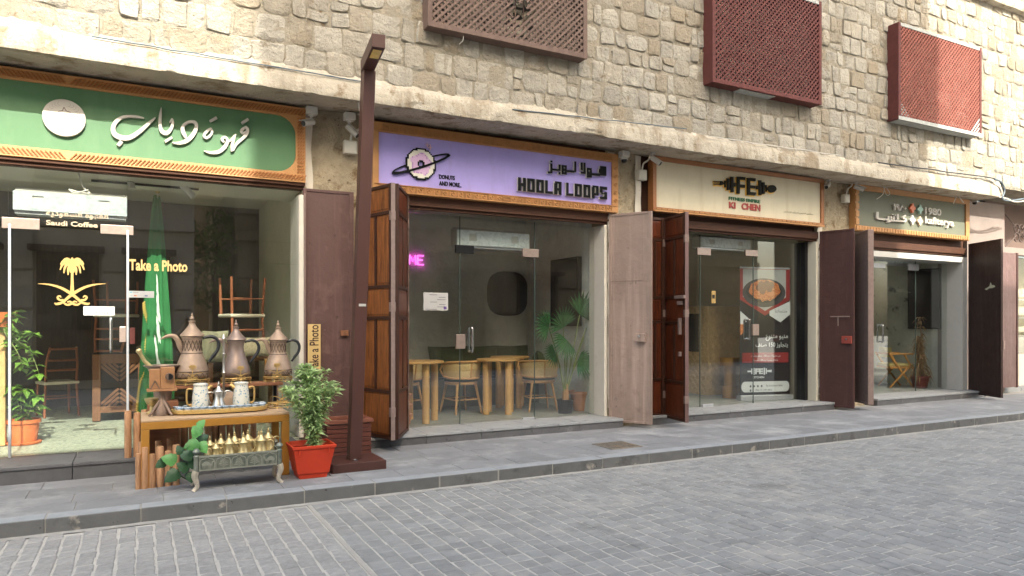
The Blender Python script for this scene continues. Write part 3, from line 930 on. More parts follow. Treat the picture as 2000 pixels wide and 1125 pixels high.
# ------------------------------------------------------------------ lattice window boxes
def lattice(x0, x1, z0, z1, yf, mat, pitch, w, label, hole=None, weathered=False, plate_=None, smat=None):
    smat = smat or mat
    o = part_empty('window_box', bld, label)
    yb = WALLY + .002
    fw = .055
    cas = MB()
    cas.box(x0, x0 + .03, yf + .012, yb, z0, z1).box(x1 - .03, x1, yf + .012, yb, z0, z1)
    cas.box(x0 + .03, x1 - .03, yf + .012, yb, z0, z0 + .03).box(x0 + .03, x1 - .03, yf + .012, yb, z1 - .03, z1)
    cas.build('casing', mat, o, bevel=.004)
    fr = MB()
    fr.box(x0 - .004, x0 + fw, yf - .012, yf + .011, z0 - .004, z1).box(x1 - fw, x1 + .004, yf - .012, yf + .011, z0 - .004, z1)
    fr.box(x0 + fw, x1 - fw, yf - .011, yf + .011, z0 - .003, z0 + fw)
    fr.build('frame', mat, o, bevel=.004)
    MB().box(x0 + fw, x1 - fw, yf - .011, yf + .011, z1 - fw, z1 - .001).build('frame', GREYL if not hole else mat, o, bevel=.004)
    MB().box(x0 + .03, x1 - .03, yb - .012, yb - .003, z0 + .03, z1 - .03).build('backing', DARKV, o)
    def clip(c, sgn):
        # line x*? : points (x, z) with z = sgn*x + c
        xs = [x0 + fw*.6, x1 - fw*.6]
        zlo, zhi = z0 + fw*.6, z1 - fw*.6
        if sgn > 0: a, b = max(xs[0], zlo - c), min(xs[1], zhi - c)
        else: a, b = max(xs[0], c - zhi), min(xs[1], c - zlo)
        return (a, b) if b - a > .02 else None
    step_ = pitch
    for sgn, yy in ((1, yf - .002), (-1, yf + .007)):
        lo = z0 - x1 if sgn > 0 else z0 + x0
        hi = z1 - x0 if sgn > 0 else z1 + x1
        c = lo + step_*.5
        while c < hi:
            r_ = clip(c, sgn)
            c += step_
            if not r_: continue
            segs = [r_]
            if hole:
                hx, hz, hr = hole
                cc = c - step_
                # nearest crossing of the hole
                segs = []
                a, b = r_
                n_ = 24; cur = None
                for k in range(n_ + 1):
                    xx = a + (b-a)*k/n_; zz = sgn*xx + cc
                    rad = hr * (1 + .35*math.sin(7*math.atan2(zz-hz, xx-hx)))
                    if sgn > 0: rad *= .62
                    inside = math.hypot((xx-hx), (zz-hz)*.8) < rad
                    if not inside and cur is None: cur = xx
                    if (inside or k == n_) and cur is not None:
                        if xx - cur > .03: segs.append((cur, xx))
                        cur = None
            for a, b in segs:
                cc = c - step_
                mb = MB().bar((a, yy, sgn*a + cc), (b, yy, sgn*b + cc), w, .008)
                low = weathered and min(sgn*a + cc, sgn*b + cc) < z0 + .10 and abs(b - a) < .35
                mb.build('slat', GREYL if low else smat, o)
    if plate_:
        MB().box(plate_[0], plate_[1], yf + .03, yb - .02, z0 - .006, z0 - .001).build('base_plate', GREYL, o)
    return o
lb1 = lattice(*B1, 7.23, BROWNL, .078, .0255, 'brown lattice window box with a broken hole', hole=(X(1012, 7.23), Z(1012, 22, 7.23), .17))
for dx in (-.09, .02, .13):
    hx = X(1005, 7.3)
    MB().tube([(hx + dx, 7.32, 4.67), (hx + dx, 7.32, 6.07)], .008, 6).build('bar', BROWNL, lb1, smooth=True)
lb2 = lattice(*_b2, 7.21, PINKL, .078, .0255, 'large maroon lattice window box', plate_=(_b2[0] + .55, _b2[0] + 1.25))
lb3 = lattice(*_b3, 7.2, PINKL, .078, .0255, 'maroon lattice window box with its lower rim weathered grey', weathered=True, smat=PINKF, plate_=(_b3[0] + .05, _b3[1] - .05))
MB().box(_b3[0], _b3[1], 7.186, 7.20, _b3[2] - .012, _b3[2] + .05).build('sill_board', GREYL, lb3, bevel=.003)
lb0 = lattice(*B0, 7.21, BROWNL, .16, .06, 'brown lattice window box above the green sign')

# ------------------------------------------------------------------ mauve neighbour at the right end
xr0 = S[4]['x1'] + .05
nb = thing('mauve_shop_front', 'mauve plastered shop front with a wrought iron transom at the right edge', 'building', (16, 7.95, 0))
MAUVE = M('mauve_plaster', lin(138, 125, 118), .85, var=.08, vs=3, bump=.25, bs=20, spec=.25, spots=((lin(150, 118, 112), 2.5, .6, .75),))
xq = X(1963, 7.92)
MB().box(xr0, xq, 7.93, 8.5, 0, 3.78).build('wall', MAUVE, nb)
MB().box(xq + .0, 21, 8.30, 8.6, 2.96, 3.93).build('transom_panel', M('transom_brown', lin(112, 92, 84), .8, var=.1), nb)
MB().box(xq + .001, 21, 7.97, 8.1, 2.8, 2.95).build('beam', MAUVE, nb, bevel=.01)
MB().box(20.5, 24, 7.90, 8.6, 0, 3.93).build('wall', MAUVE, nb)
MB().box(xq + .001, 20.5, 7.95, 8.5, -.02, .10).build('step', SILL, nb)
MB().box(X(1986, 7.98), 20.4, 8.2, 8.215, .75, 2.8).build('window_glass', GLASS, nb)
MB().box(X(1986, 7.98) - .06, X(1986, 7.98), 8.1, 8.22, .1, 2.8).build('window_frame', WHITEP, nb, bevel=.004)
MB().box(X(1986, 7.98), 20.4, 8.12, 8.24, .1, .75).build('stall_riser', WALLC, nb)
MB().box(X(1986, 7.98), 20.4, 9.2, 9.3, .1, 2.95).build('back_wall', WALLC, nb)
for i, zz in enumerate((1.1, 1.5, 1.9)):
    MB().box(X(1990, 7.98), 20.0, 8.5, 8.8, zz, zz + .03).build('shelf', WHITEP, nb)
gcx, gcz = X(1990, 7.98), 3.28
gm = MB()
def ring(cx, cz, r, y, rad=.012):
    gm.tube([(cx + r*math.cos(a*math.pi/10), y, cz + r*math.sin(a*math.pi/10)) for a in range(21)], rad, 6, caps=False)
for k in range(6):
    ox = gcx + k*1.2
    for a in range(4):
        ring(ox + .13*math.cos(a*math.pi/2 + .78), gcz - .02 + .13*math.sin(a*math.pi/2 + .78), .09, 7.98)
    ring(ox, gcz, .05, 7.98)
    for sx, sz in ((-1, 1), (1, 1), (1, -1), (-1, -1)):
        gm.tube([(ox + .1*sx, 7.98, gcz + .08*sz), (ox + .5*sx, 7.98, gcz + .33*sz)], .013, 6)
gm.build('iron_scroll', M('iron_scrollwork', lin(92, 76, 70), .6, metal=.3, var=.15), nb, smooth=True)
leaf_par = nb
mb = MB().box(X(1950, 7.80), X(1984, 7.80), 7.78, 7.815, .12, 2.80)
fl = mb.build('door_leaf', MET_MAUVE, nb, bevel=.004, label='mauve metal shutter leaf folded flat')
MB().box(X(1983, 7.80), X(1985.5, 7.80), 7.765, 7.82, .11, 2.81).build('rim', MET_MAROON, fl, bevel=.003)
c = P(1960, 672, 7.77); MB().box(c.x-.03, c.x+.03, 7.755, 7.78, c.z-.1, c.z+.06).build('bolt', MET_EDGE, fl, bevel=.003)

# ------------------------------------------------------------------ across the street (behind the viewer, houses seen in the glass; far blocks added for shade)
OPG = M('grey_cladding', lin(196, 186, 170), .85, var=.08, vs=2, bump=.2, bs=20)
OPB = M('beige_render', lin(142, 127, 104), .9, var=.12, vs=1.5, bump=.3, bs=12)
OPW = M('dark_bay_wood', lin(74, 50, 36), .7, var=.3, vs=5, bump=.3)
def opposite(name, label, x0, x1, y, h, wm, bays, tops=()):
    t = thing(name, label, 'building', ((x0+x1)/2, y, 0))
    MB().box(x0, x1, y - 8, y, -.1, h).build('wall', wm, t)
    for a, b, hh in tops: MB().box(a, b, y - 8, y - .002, h, hh).build('added_parapet', wm, t)  # raised part added to narrow the sun patch
    MB().box(x0, x1, y, y + .12, 3.6, 3.85).build('cornice', wm, t, bevel=.02)
    for (a, b) in bays:
        for zz in (1.0, 4.6, 7.6, 10.6):
            if zz + 2 > h and h > 8: break
            if zz > 1.5 and h < 8: break
            w = part_empty('window', t)
            MB().box(a, b, y + .01, y + (.35 if zz > 2 else .05), zz - (.9 if zz < 2 else 0), zz + 2.0).build('bay', OPW, w, bevel=.02)
            for i in range(3):
                MB().box(a + .1 + i*(b-a-.2)/3, a + .04 + (i+1)*(b-a-.2)/3, y + (.352 if zz > 2 else .052), y + (.37 if zz > 2 else .07), zz + .25, zz + 1.8).build('pane', DARKV, w)
            MB().box(a - .12, b + .12, y + .005, y + .48, zz + 2.001, zz + 2.12).build('hood', OPW, w)
    # coursed joints on the piers
    mb = MB()
    zz = .55
    edges = sorted([x0] + [e for ab in bays for e in ab] + [x1])
    for i in range(0, len(edges) - 1, 2):
        a, b = edges[i] + .06, edges[i+1] - .06
        if b - a < .2: continue
        zz = .02
        while zz < min(h, 9) - .5:
            if not 3.1 < zz < 3.85: mb.box(a, b, y - .001, y + .08, zz, zz + .80)
            zz += .86
    mb.build('pier_panel', wm, t, bevel=.01, kind='stuff')
    return t
opposite('facing_building', 'grey coursed building across the street mirrored in the first shop window', -8.5, 1.15, -3.0, 9.3, OPG,
         [(-7.2, -5.9), (-4.2, -2.75), (-2.05, -.85), (-.27, .62)], tops=[(-.1, 1.149, 10.7)])
opposite('facing_house', 'low beige house with wooden bays across the street', 2.2, 22, -4.2, 5.2, OPB,
         [(2.9, 4.4), (5.6, 7.1), (8.3, 9.8), (11.0, 12.5), (14, 15.6), (17, 18.6)])
opposite('added_shade_tower', 'tall beige block behind the houses across the street', 1.02, 11.98, -13, 25.6, OPB, [(3, 5), (8, 10)])  # unseen block, placed to cut the sun from the mid facade
opposite('added_shade_block', 'lower beige block behind the houses across the street', 12.0, 19, -13, 19.3, OPB, [(14, 16)])  # unseen block, added to hold sun off the lower right end

# a small tree in the gap between the houses opposite
TREEL = M('street_tree_leaf', lin(96, 128, 50), .5, var=.3, vs=4, rnd=.3)
ot = thing('street_tree', 'small green tree in the gap between the houses across the street', 'tree', (1.72, -4.4, ROADZ))
MB().tube([(1.72, -4.4, ROADZ), (1.75, -4.45, 1.5), (1.7, -4.4, 2.6), (1.8, -4.3, 3.6)], [.09, .07, .05, .02], 8).build('trunk', M('bark', lin(90, 74, 60), .9, var=.2), ot, smooth=True)
_rq = random.Random(77); _cl = MB()
for _ in range(900):
    while True:
        x_, y_, z_ = (_rq.uniform(-1, 1) for _k in range(3))
        if x_*x_ + y_*y_ + z_*z_ < 1 and noise.noise(Vector((x_*2.2, y_*2.2, z_*2.2))) > -.15: break
    p_ = Vector((1.75 + x_*.75, -4.4 + y_*.8, 3.1 + z_*1.5)); s_ = _rq.uniform(.05, .1)
    d1_ = Vector((_rq.uniform(-1, 1), _rq.uniform(-1, 1), _rq.uniform(-1, 1))).normalized(); d2_ = d1_.orthogonal().normalized()
    _cl.add([p_ - d1_*s_, p_ + d2_*s_*.5, p_ + d1_*s_, p_ - d2_*s_*.5], [(0, 1, 2, 3)])
_cl.build('crown', TREEL, ot, fix=False, kind='stuff')
SEAL = M('glass_seal', lin(70, 84, 78), .3, var=.1)
for (xs_, y_, zt_) in (([X(898, S[2]['gy']), X(1044, S[2]['gy'])], S[2]['gy'], 2.74), ([X(1367, S[3]['gy']), X(1471, S[3]['gy'])], S[3]['gy'], 2.74), ([X(1788, S[4]['gy'])], S[4]['gy'], 2.56)):
    for xx in xs_: MB().box(xx - .0045, xx + .0045, y_ - .0065, y_ + .0065, .119, zt_).build('glass_edge', SEAL, bld)
# ------------------------------------------------------------------ shop signs
def ring_frame(mb, ox0, ox1, oz0, oz1, ix0, ix1, iz0, iz1, r, y0, y1, rl=None):
    """picture frame with rounded inner corners"""
    inn = []; out = []
    cs = [(ix1, iz1, 0), (ix0, iz1, 1), (ix0, iz0, 2), (ix1, iz0, 3)]
    for (cx, cz, k) in cs:
        rr_ = r
        sx = -1 if k in (0, 3) else 1; sz = -1 if k in (0, 1) else 1
        for i in range(7):
            an = math.pi/2*(k + i/6)
            inn.append((cx + sx*rr_ + rr_*math.cos(an), cz + sz*rr_ + rr_*math.sin(an)))
            ox, oz = (ox1 if k in (0, 3) else ox0), (oz1 if k in (0, 1) else oz0)
            px, pz = inn[-1]
            if i == 0: e = (ox, pz) if k in (0, 2) else (px, oz)
            elif i == 6: e = (px, oz) if k in (0, 2) else (ox, pz)
            elif i < 3: e = ((ox, pz + (oz-pz)*i/3) if k in (0, 2) else (px + (ox-px)*i/3, oz))
            elif i == 3: e = (ox, oz)
            else: e = ((px + (ox-px)*(6-i)/3, oz) if k in (0, 2) else (ox, pz + (oz-pz)*(6-i)/3))
            out.append(e)
    n = len(inn); b = len(mb.v)
    for (a, c) in zip(inn, out):
        mb.v += [Vector((a[0], y0 + .012, a[1])), Vector((c[0], y0, c[1])), Vector((a[0], y1, a[1])), Vector((c[0], y1, c[1]))]
        # chamfered lip is made by the deeper inner edge
    for i in range(n):
        j = (i+1) % n
        p, q_ = b + 4*i, b + 4*j
        mb.f += [(p, p+1, q_+1, q_), (p+2, p, q_, q_+2), (p+1, p+3, q_+3, q_+1)]
    return mb
def sign(name, label, x0, x1, z0, z1, yf, fw, board, frame_m, r=.004):
    t = thing(name, label, 'sign', ((x0+x1)/2, yf + .1, z0))
    mb = MB(); ring_frame(mb, x0, x1, z0, z1, x0+fw[0], x1-fw[1], z0+fw[2], z1-fw[3], r, yf, yf + .12)
    fr = mb.build('frame', frame_m, t, bevel=.004)
    # raised inner bead
    yb = yf + .035
    MB().box(x0 + .02, x1 - .02, yb, yf + .13, z0 + .02, z1 - .02).build('board', board, t)
    return t, fr, yb
NY = (0, -1, 0)
# --- 1 green sign
ys = 7.80
s1x1 = X(597, ys); s1z1 = (Z(0, 132, ys) + Z(597, 208, ys))/2; s1z0 = (Z(0, 306, ys) + Z(597, 354, ys))/2
GREEN = M('green_board', lin(86, 122, 87), .5, streak=(lin(100, 134, 100), (4, 4, 1.2), .5, .75), var=.06, vs=3, bump=.06, bs=90, spec=.35)
t1, f1, yb = sign('shop_sign', 'green shop sign with white Arabic calligraphy and a round emblem', -3.1, s1x1, s1z0, s1z1, ys, (.12, .1, .1, .105), GREEN, WOODF, r=.2)
cm = MB()
i = 0
xx = -3.0
while xx < s1x1 - .03:
    for za, zb in ((s1z1 - .085, s1z1 - .02), (s1z0 + .02, s1z0 + .08)):
        d = 1 if (xx > -.6) else -1
        for k in range(4):
            z_ = za + (zb-za)*k/4
            cm.bar((xx + d*k*.012, ys - .002, z_), (xx + d*k*.012 + .018*d, ys - .002, z_ + (zb-za)/5), .008, .012)
    xx += .036
zz = s1z0 + .1
while zz < s1z1 - .1:
    for k in range(3):
        cm.bar((s1x1 - .085 + k*.026, ys - .002, zz), (s1x1 - .068 + k*.026, ys - .002, zz + .02), .008, .012)
    zz += .036
cm.build('carving', M('carved_wood_dark', lin(158, 96, 42), .6, var=.12, vs=8), f1, kind='stuff')
LETW = M('sign_letter_white', lin(188, 182, 172), .45, var=.03, spec=.3)
zm1 = lambda x, y: P(60 + x/4.348, 160 + y/4.348, yb - .002)
mb = MB()
for s_ in (
    [(962,312,8),(900,302,18),(830,298,20),(770,310,26),(720,350,34),(700,400,38),(715,450,42),(770,478,42),(840,478,40),(920,430,36),(1000,360,26),(1058,308,10)],
    [(742,546,30),(772,508,34)],
    [(1108,225,6),(1100,290,24),(1098,370,28),(1112,422,34),(1150,440,36),(1185,412,30),(1205,360,24),(1198,322,14),(1178,352,8)],
    [(1140,512,24),(1200,475,20)],
    [(1200,520,8),(1260,525,26),(1330,500,36),(1385,440,36),(1405,380,30),(1388,347,26),(1340,347,22),(1295,378,26),(1290,420,34),(1308,462,28),(1325,492,10)],
    [(1532,398,12),(1500,418,22),(1470,458,24),(1490,480,22),(1520,462,22),(1538,430,20),(1528,400,12)],
    [(1520,340,22),(1578,308,24)],
    [(1470,590,8),(1530,605,24),(1600,595,32),(1650,550,34),(1668,505,26),(1650,474,20),(1622,490,26),(1640,518,16)],
    [(1790,355,24),(1845,320,22)],
    [(1826,384,14),(1788,415,24),(1800,440,18),(1828,425,14)],
    [(1818,382,16),(1838,410,26),(1828,450,28),(1790,490,26),(1745,530,24),(1716,590,14)],
    [(1740,448,8),(1722,490,22),(1708,545,26),(1704,596,14)],
    [(1662,516,14),(1695,500,18),(1728,455,10)]):
    stroke(mb, s_, zm1, NY, .03)
mb.build('lettering', LETW, t1)
ec = zm1(287, 312)
er = 157/4.348*(yb/(CT - _a(126)*ST))/1375
mb = MB(); n_ = 48
mb.prism([(ec.x + er*math.cos(2*math.pi*k/n_), yb - .002, ec.z + er*math.sin(2*math.pi*k/n_)) for k in range(n_)], (0, -.035, 0))
em = mb.build('emblem', LETW, t1, bevel=.004)
mb = MB()
ye = yb - .0375
for sg in (-1, 1):
    for k in range(13):
        an = math.pi/2 + sg*(.42 + k*.19)
        c = Vector((ec.x + er*.74*math.cos(an), ye, ec.z + er*.74*math.sin(an)))
        tg = Vector((-math.sin(an), 0, math.cos(an)))*sg*-1; rd = Vector((math.cos(an), 0, math.sin(an)))
        for s2 in (-1, 1):
            mb.prism([c, c + tg*er*.12 + rd*s2*er*.13, c + tg*er*.03 + rd*s2*er*.05], (0, -.0012, 0))
for a, b in (((-.28, .3), (-.08, .36)), ((-.08, .36), (-.01, .56)), ((-.01, .56), (.09, .38)), ((.09, .38), (.3, .33))):
    mb.bar((ec.x + a[0]*er, ye, ec.z + a[1]*er), (ec.x + b[0]*er, ye, ec.z + b[1]*er), .006, .0012)
mb.build('wreath', M('wreath_brown', lin(92, 72, 68), .6, var=.05), em)
# --- 2 purple sign
ys = 7.83
q0, q1 = X(729, ys), X(1207.5, ys)
z1_ = (Z(729, 236, ys) + Z(1207.5, 301, ys))/2; z0_ = (Z(725, 374, ys) + Z(1207.5, 415, ys))/2
PURP = M('purple_board', lin(164, 152, 214), .55, streak=(lin(150, 140, 190), (6, 6, 1), .52, .75), var=.05, vs=4, bump=.06, bs=90, spec=.3)
t2, f2, yb = sign('shop_sign', 'purple shop sign with a donut planet logo and black block letters', q0, q1, z0_, z1_, ys, (.07, .09, .1, .11), PURP, WOODF)
cm = MB()
def diamonds(xs, zc, vert=False):
    pass
def diamond_at(cx, cz, r_):
    for k in range(4):
        a0 = k*math.pi/2; a1 = a0 + math.pi/2
        cm.bar((cx + r_*math.cos(a0), ys - .002, cz + r_*math.sin(a0)), (cx + r_*math.cos(a1), ys - .002, cz + r_*math.sin(a1)), .009, .012)
n_ = 31
for zc in (z1_ - .058, z0_ + .052):
    for k in range(n_):
        cx = q0 + .1 + (q1-q0-.2)*(k+.5)/n_
        if abs(k - n_//2) < 1: continue
        diamond_at(cx, zc, .024)
        w = (q1-q0-.2)/n_/2
        for s_ in (-1, 1):
            cm.bar((cx + s_*(w-.008), ys - .002, zc - .035), (cx + s_*(w-.008), ys - .002, zc + .035), .007, .012)
    cm.bar((q0 + .02, ys - .001, zc - .044), (q1 - .02, ys - .001, zc - .044), .006, .01)
    cm.bar((q0 + .02, ys - .001, zc + .044), (q1 - .02, ys - .001, zc + .044), .006, .01)
    cx = (q0+q1)/2
    for r_ in (.05, .03):
        cm.bar((cx - r_*1.6, ys-.002, zc), (cx, ys-.002, zc + r_*.8), .008, .012).bar((cx, ys-.002, zc + r_*.8), (cx + r_*1.6, ys-.002, zc), .008, .012)
        cm.bar((cx + r_*1.6, ys-.002, zc), (cx, ys-.002, zc - r_*.8), .008, .012).bar((cx, ys-.002, zc - r_*.8), (cx - r_*1.6, ys-.002, zc), .008, .012)
for k in range(5): diamond_at(q1 - .045, z0_ + .17 + k*.11, .024)
cm.build('carving', WOODF, f2, kind='stuff')
INK = M('sign_black', lin(18, 20, 20), .7, var=.2, vs=14, spec=.15)
LW2 = M('letter_side_white', lin(206, 202, 192), .5, var=.04)
yl = yb - .002
GL = {'H': [(0,0,.37,1),(.63,0,1,1),(.371,.37,.629,.6)], 'O': [(0,0,.38,1),(.64,0,1,1),(.381,0,.639,.18),(.381,.8,.639,1)],
      'L': [(0,0,.34,1),(.341,0,1,.2)], 'A': [(0,0,.4,.84),(.1,.841,.62,1),(.621,0,1,1),(.401,.3,.62,.5)],
      'P': [(0,0,.4,.86),(.1,.861,.6,1),(.601,.24,1,1),(.401,.24,.6,.42)], 'S': [(0,.76,1,1),(0,.5,.38,.759),(.2,.4,.6,.499),(.601,.201,1,.58),(0,0,1,.2)]}
zt = (Z(1009, 348, yl) + Z(1182, 365, yl))/2; zb = (Z(1009, 374.5, yl) + Z(1182, 389.5, yl))/2
body = MB(); face = MB()
for ch, a, b in (('H',92,245),('O',270,418),('O',447,593),('L',620,770),('A',795,940),('L',1030,1170),('O',1195,1335),('O',1365,1500),('P',1530,1660),('S',1685,1828)):
    xa, xb = X(1000 + a/10, yl), X(1000 + b/10, yl)
    for (l, m, r_, tp) in GL[ch]:
        bx = (xa + (xb-xa)*l, xa + (xb-xa)*r_); bz = (zb + (zt-zb)*m, zb + (zt-zb)*tp)
        body.box(bx[0], bx[1], yl - .034, yl, bz[0], bz[1])
        face.box(bx[0], bx[1], yl - .038, yl - .0345, bz[0], bz[1])
lt = body.build('lettering', LW2, t2); face.build('letter_face', INK, lt)
body = MB(); face = MB()
for (x0, y0, x1, y1) in ((720,145,762,180),(720,200,762,395),(672,355,719,398),(763,300,879,340),(880,222,920,345),(880,372,920,415),(942,228,975,412),(976,234,1008,270),(976,305,1008,345),(1009,238,1042,418),(976,375,1008,412),(1043,328,1187,372),(1188,162,1225,372),(1312,182,1352,330),(1312,362,1368,402),(1370,188,1408,405),(1430,284,1462,478),(1463,288,1496,330),(1463,365,1496,478),(1497,292,1530,478),(1531,388,1688,436),(1665,310,1689,384),(1690,250,1760,436),(1761,258,1812,440)):
    sl = .095
    pts = [(x0, y0), (x0, y1), (x1, y1 + sl*(x1-x0)), (x1, y0 + sl*(x1-x0))]
    pt = [P(1000 + a/10, 300 + b/10, yl) for a, b in pts]
    body.prism(pt, (0, -.034, 0)); face.prism([p + Vector((0, -.0345, 0)) for p in pt], (0, -.0035, 0))
lt = body.build('lettering', LW2, t2); face.build('letter_face', INK, lt)
dc = P(770 + 525/10.227, 270 + 520/10.227, yl); dr = .186
CELLC = {'k': INK, 'w': M('donut_cream', lin(216, 212, 198), .5, var=.03), 'p': M('donut_pink', lin(208, 172, 206), .5, var=.03), 'd': M('donut_lilac', lin(176, 134, 188), .5, var=.03)}
cell = {k: MB() for k in CELLC}; cell['h'] = MB(); CELLC['h'] = INK
ng = 21; cs_ = 2*dr/ng
for i in range(ng):
    for j in range(ng):
        px_, pz_ = (i - ng//2), (j - ng//2)
        r_ = math.hypot(px_, pz_)/(ng/2); an = math.atan2(pz_, px_)
        if r_ > 1.0 or r_ < .15: continue
        wob = .62 + .07*math.sin(5*an + .6)
        k = 'k' if r_ > .9 else 'h' if r_ < .26 else 'w' if r_ > wob + .06 else 'd' if (r_ > wob - .02 and (i*7 + j*3) % 3) else 'p'
        x_, z_ = dc.x + px_*cs_, dc.z + pz_*cs_
        cell[k].box(x_ - cs_/2, x_ + cs_/2, yl - .022, yl, z_ - cs_/2, z_ + cs_/2)
lg = part_empty('donut_logo', t2)
for k, mbk in cell.items(): mbk.build({'k': 'outline', 'w': 'dough', 'p': 'icing', 'd': 'icing_shade', 'h': 'hole_outline'}[k], CELLC[k], lg)
zm2 = lambda x, y: P(770 + x/10.227, 270 + y/10.227, yl)
rg = MB()
el = lambda k, s_: (525 + 560*math.cos(k) + 10*math.sin(k)*s_, 510 - 175*math.cos(k) + 75*math.sin(k))
stroke(rg, [(*el(math.pi*k/14, 1), 44) for k in range(15)], zm2, NY, .030, 3)
stroke(rg, [(*el(-math.pi*k/14, 1), 26) for k in range(15)], zm2, NY, .016, 3)
rg.build('planet_ring', INK, lg)
sp = MB()
for cx, cy, s_ in ((658, 135, 34), (712, 185, 44)):
    stroke(sp, [(cx - s_, cy, 14), (cx + s_, cy + 4, 14)], zm2, NY, .012, 1); stroke(sp, [(cx, cy - s_*1.2, 14), (cx, cy + s_*1.2, 14)], zm2, NY, .014, 1)
sp.build('sparkle', M('sparkle_pink', lin(214, 176, 186), .5, var=.03), lg)
def fit_text(body, name, u0, v0, u1, h_px, Y_, depth, mat, parent, bold=0, ref=None):
    """text whose lower left corner is sighted at (u0, v0) on plane Y_, right end at u1, cap height h_px at u0"""
    o_ = P(u0, v0, Y_); w_ = X(u1, Y_) - o_.x
    h_ = Z(u0, v0 - h_px, Y_) - o_.z
    mb = text_mb(body, o_, (1, 0, 0), (0, 0, 1), w_, h_, depth, bold)
    return mb.build(name, mat, parent, fix=False)
fit_text('DONUTS', 'lettering', 857.5, 349, 888, 8.3, yl, .008, INK, t2, .015)
fit_text('AND MORE..', 'lettering', 857.5, 362, 901, 8.6, yl, .008, INK, t2, .015)
# --- 3 cream sign
ys = 7.80
q0, q1 = X(1276, ys), X(1610, ys)
z1_ = (Z(1276, 307, ys) + Z(1610, 347, ys))/2; z0_ = (Z(1276, 413.5, ys) + Z(1610, 441, ys))/2
CREAM = M('cream_board', lin(206, 196, 170), .6, streak=(lin(186, 172, 140), (6, 6, .9), .52, .75), var=.05, vs=4, bump=.06, bs=90, spec=.3)
t3, f3, yb = sign('shop_sign', 'cream shop sign with a fork and spoon dumbbell logo', q0, q1, z0_, z1_, ys, (.07, .06, .06, .06), CREAM, WOODF2)
cm = MB()
cm.box(q0 + .01, q1 - .01, ys - .016, ys - .001, z0_ - .005, z0_ + .018)
x_ = q0 + .05
while x_ < q1 - .1:
    cm.box(x_, x_ + .085, ys - .012, ys - .0005, z0_ + .026, z0_ + .044); x_ += .1
cm.build('carving', WOODF, f3, kind='stuff')
yl = yb - .002
zm3 = lambda x, y: P(1360 + x/7.692, 330 + y/7.692, yl)
DARKF = M('logo_dark', lin(32, 30, 25), .7, var=.05, spec=.15); YEL = M('logo_yellow', lin(232, 184, 84), .5, var=.05)
parts_ = [[(245,188,7),(345,192,9)],[(250,213,7),(345,215,9)],[(250,240,7),(345,238,9)],[(342,215,62),(372,221,56),(392,226,22)],[(388,226,14),(418,229,14)],
    [(418,180,14),(418,280,14)],[(462,145,38),(465,320,38)],[(518,122,38),(522,352,38)],[(541,238,50),(574,241,50)],
    [(615,120,42),(613,375,42)],[(637,142,44),(715,150,44)],[(636,258,44),(712,266,44)],
    [(768,138,44),(768,394,44)],[(791,160,44),(870,168,44)],[(791,270,40),(868,277,40)],[(791,370,44),(872,379,44)],
    [(886,280,50),(918,282,50)],[(938,175,38),(940,398,38)],[(990,205,36),(992,378,36)],[(1032,245,12),(1036,345,12)],[(1038,296,12),(1066,298,12)],
    [(1056,298,30),(1075,299,84),(1105,301,110),(1140,304,104),(1166,307,70),(1182,309,14)]]
dk = MB(); yw = MB()
for p in parts_:
    stroke(dk, p, zm3, NY, .03, 3)
    stroke(yw, [(a - 2, b + 8, w + 24) for a, b, w in p], zm3, NY, .008, 3)
lg = dk.build('logo', DARKF, t3); yw.build('logo_halo', YEL, lg)
fit_text('FITNESS EMPIRE', 'lettering', 1423, 390.5, 1484, 6.6, yl, .012, M('sign_green', lin(34, 96, 52), .5, var=.05), t3, .02)
RED_L = M('sign_red', lin(164, 58, 48), .5, var=.06)
fit_text('KI', 'lettering', 1423.5, 406.5, 1436, 12.5, yl, .012, RED_L, t3, .03)
fit_text('CHEN', 'lettering', 1448, 409, 1484.5, 12.8, yl, .012, RED_L, t3, .03)
fit_text(arabic('مطعم فتنس امباير كيتشن'), 'lettering', 1531, 416, 1588, 6, yl, .003, M('faint_grey', lin(176, 168, 146), .6, var=.03), t3)
# --- 4 grey green sign
ys = 7.82
q0, q1 = X(1670, ys), X(1894, ys)
z1_ = (Z(1670, 360, ys) + Z(1894, 389, ys))/2; z0_ = (Z(1670, 446, ys) + Z(1892, 473, ys))/2
GG = M('olive_grey_board', lin(112, 114, 98), .6, var=.06, vs=5, bump=.06, bs=90, spec=.3)
t4, f4, yb = sign('shop_sign', 'olive grey shop sign with white lettering and four coloured quatrefoils', q0, q1, z0_, z1_, ys, (.1, .1, .09, .09), GG, WOODF)
cm = MB(); x_ = q0 + .02
while x_ < q1 - .05:
    cm.box(x_, x_ + .06, ys - .014, ys - .001, z0_ + .012, z0_ + .075); x_ += .075
z_ = z0_ + .1
while z_ < z1_ - .1:
    cm.box(q0 + .01, q0 + .09, ys - .014, ys - .001, z_, z_ + .1); z_ += .13
cm.build('carving', WOODF, f4, kind='stuff')
yl = yb - .002
fit_text('1980', 'lettering', 1803.5, 419, 1835, 14.2, yl, .035, LETW, t4, .03)
fit_text('kafiterya', 'lettering', 1803.5, 441, 1860, 18.5, yl, .035, LETW, t4, .03)
fit_text('١٩٨٠', 'lettering', 1742.5, 410.8, 1767, 13.2, yl, .035, LETW, t4, .03)
mb = MB()
zm4 = lambda x, y: P(1690 + x/10.526, 380 + y/10.526, yl)
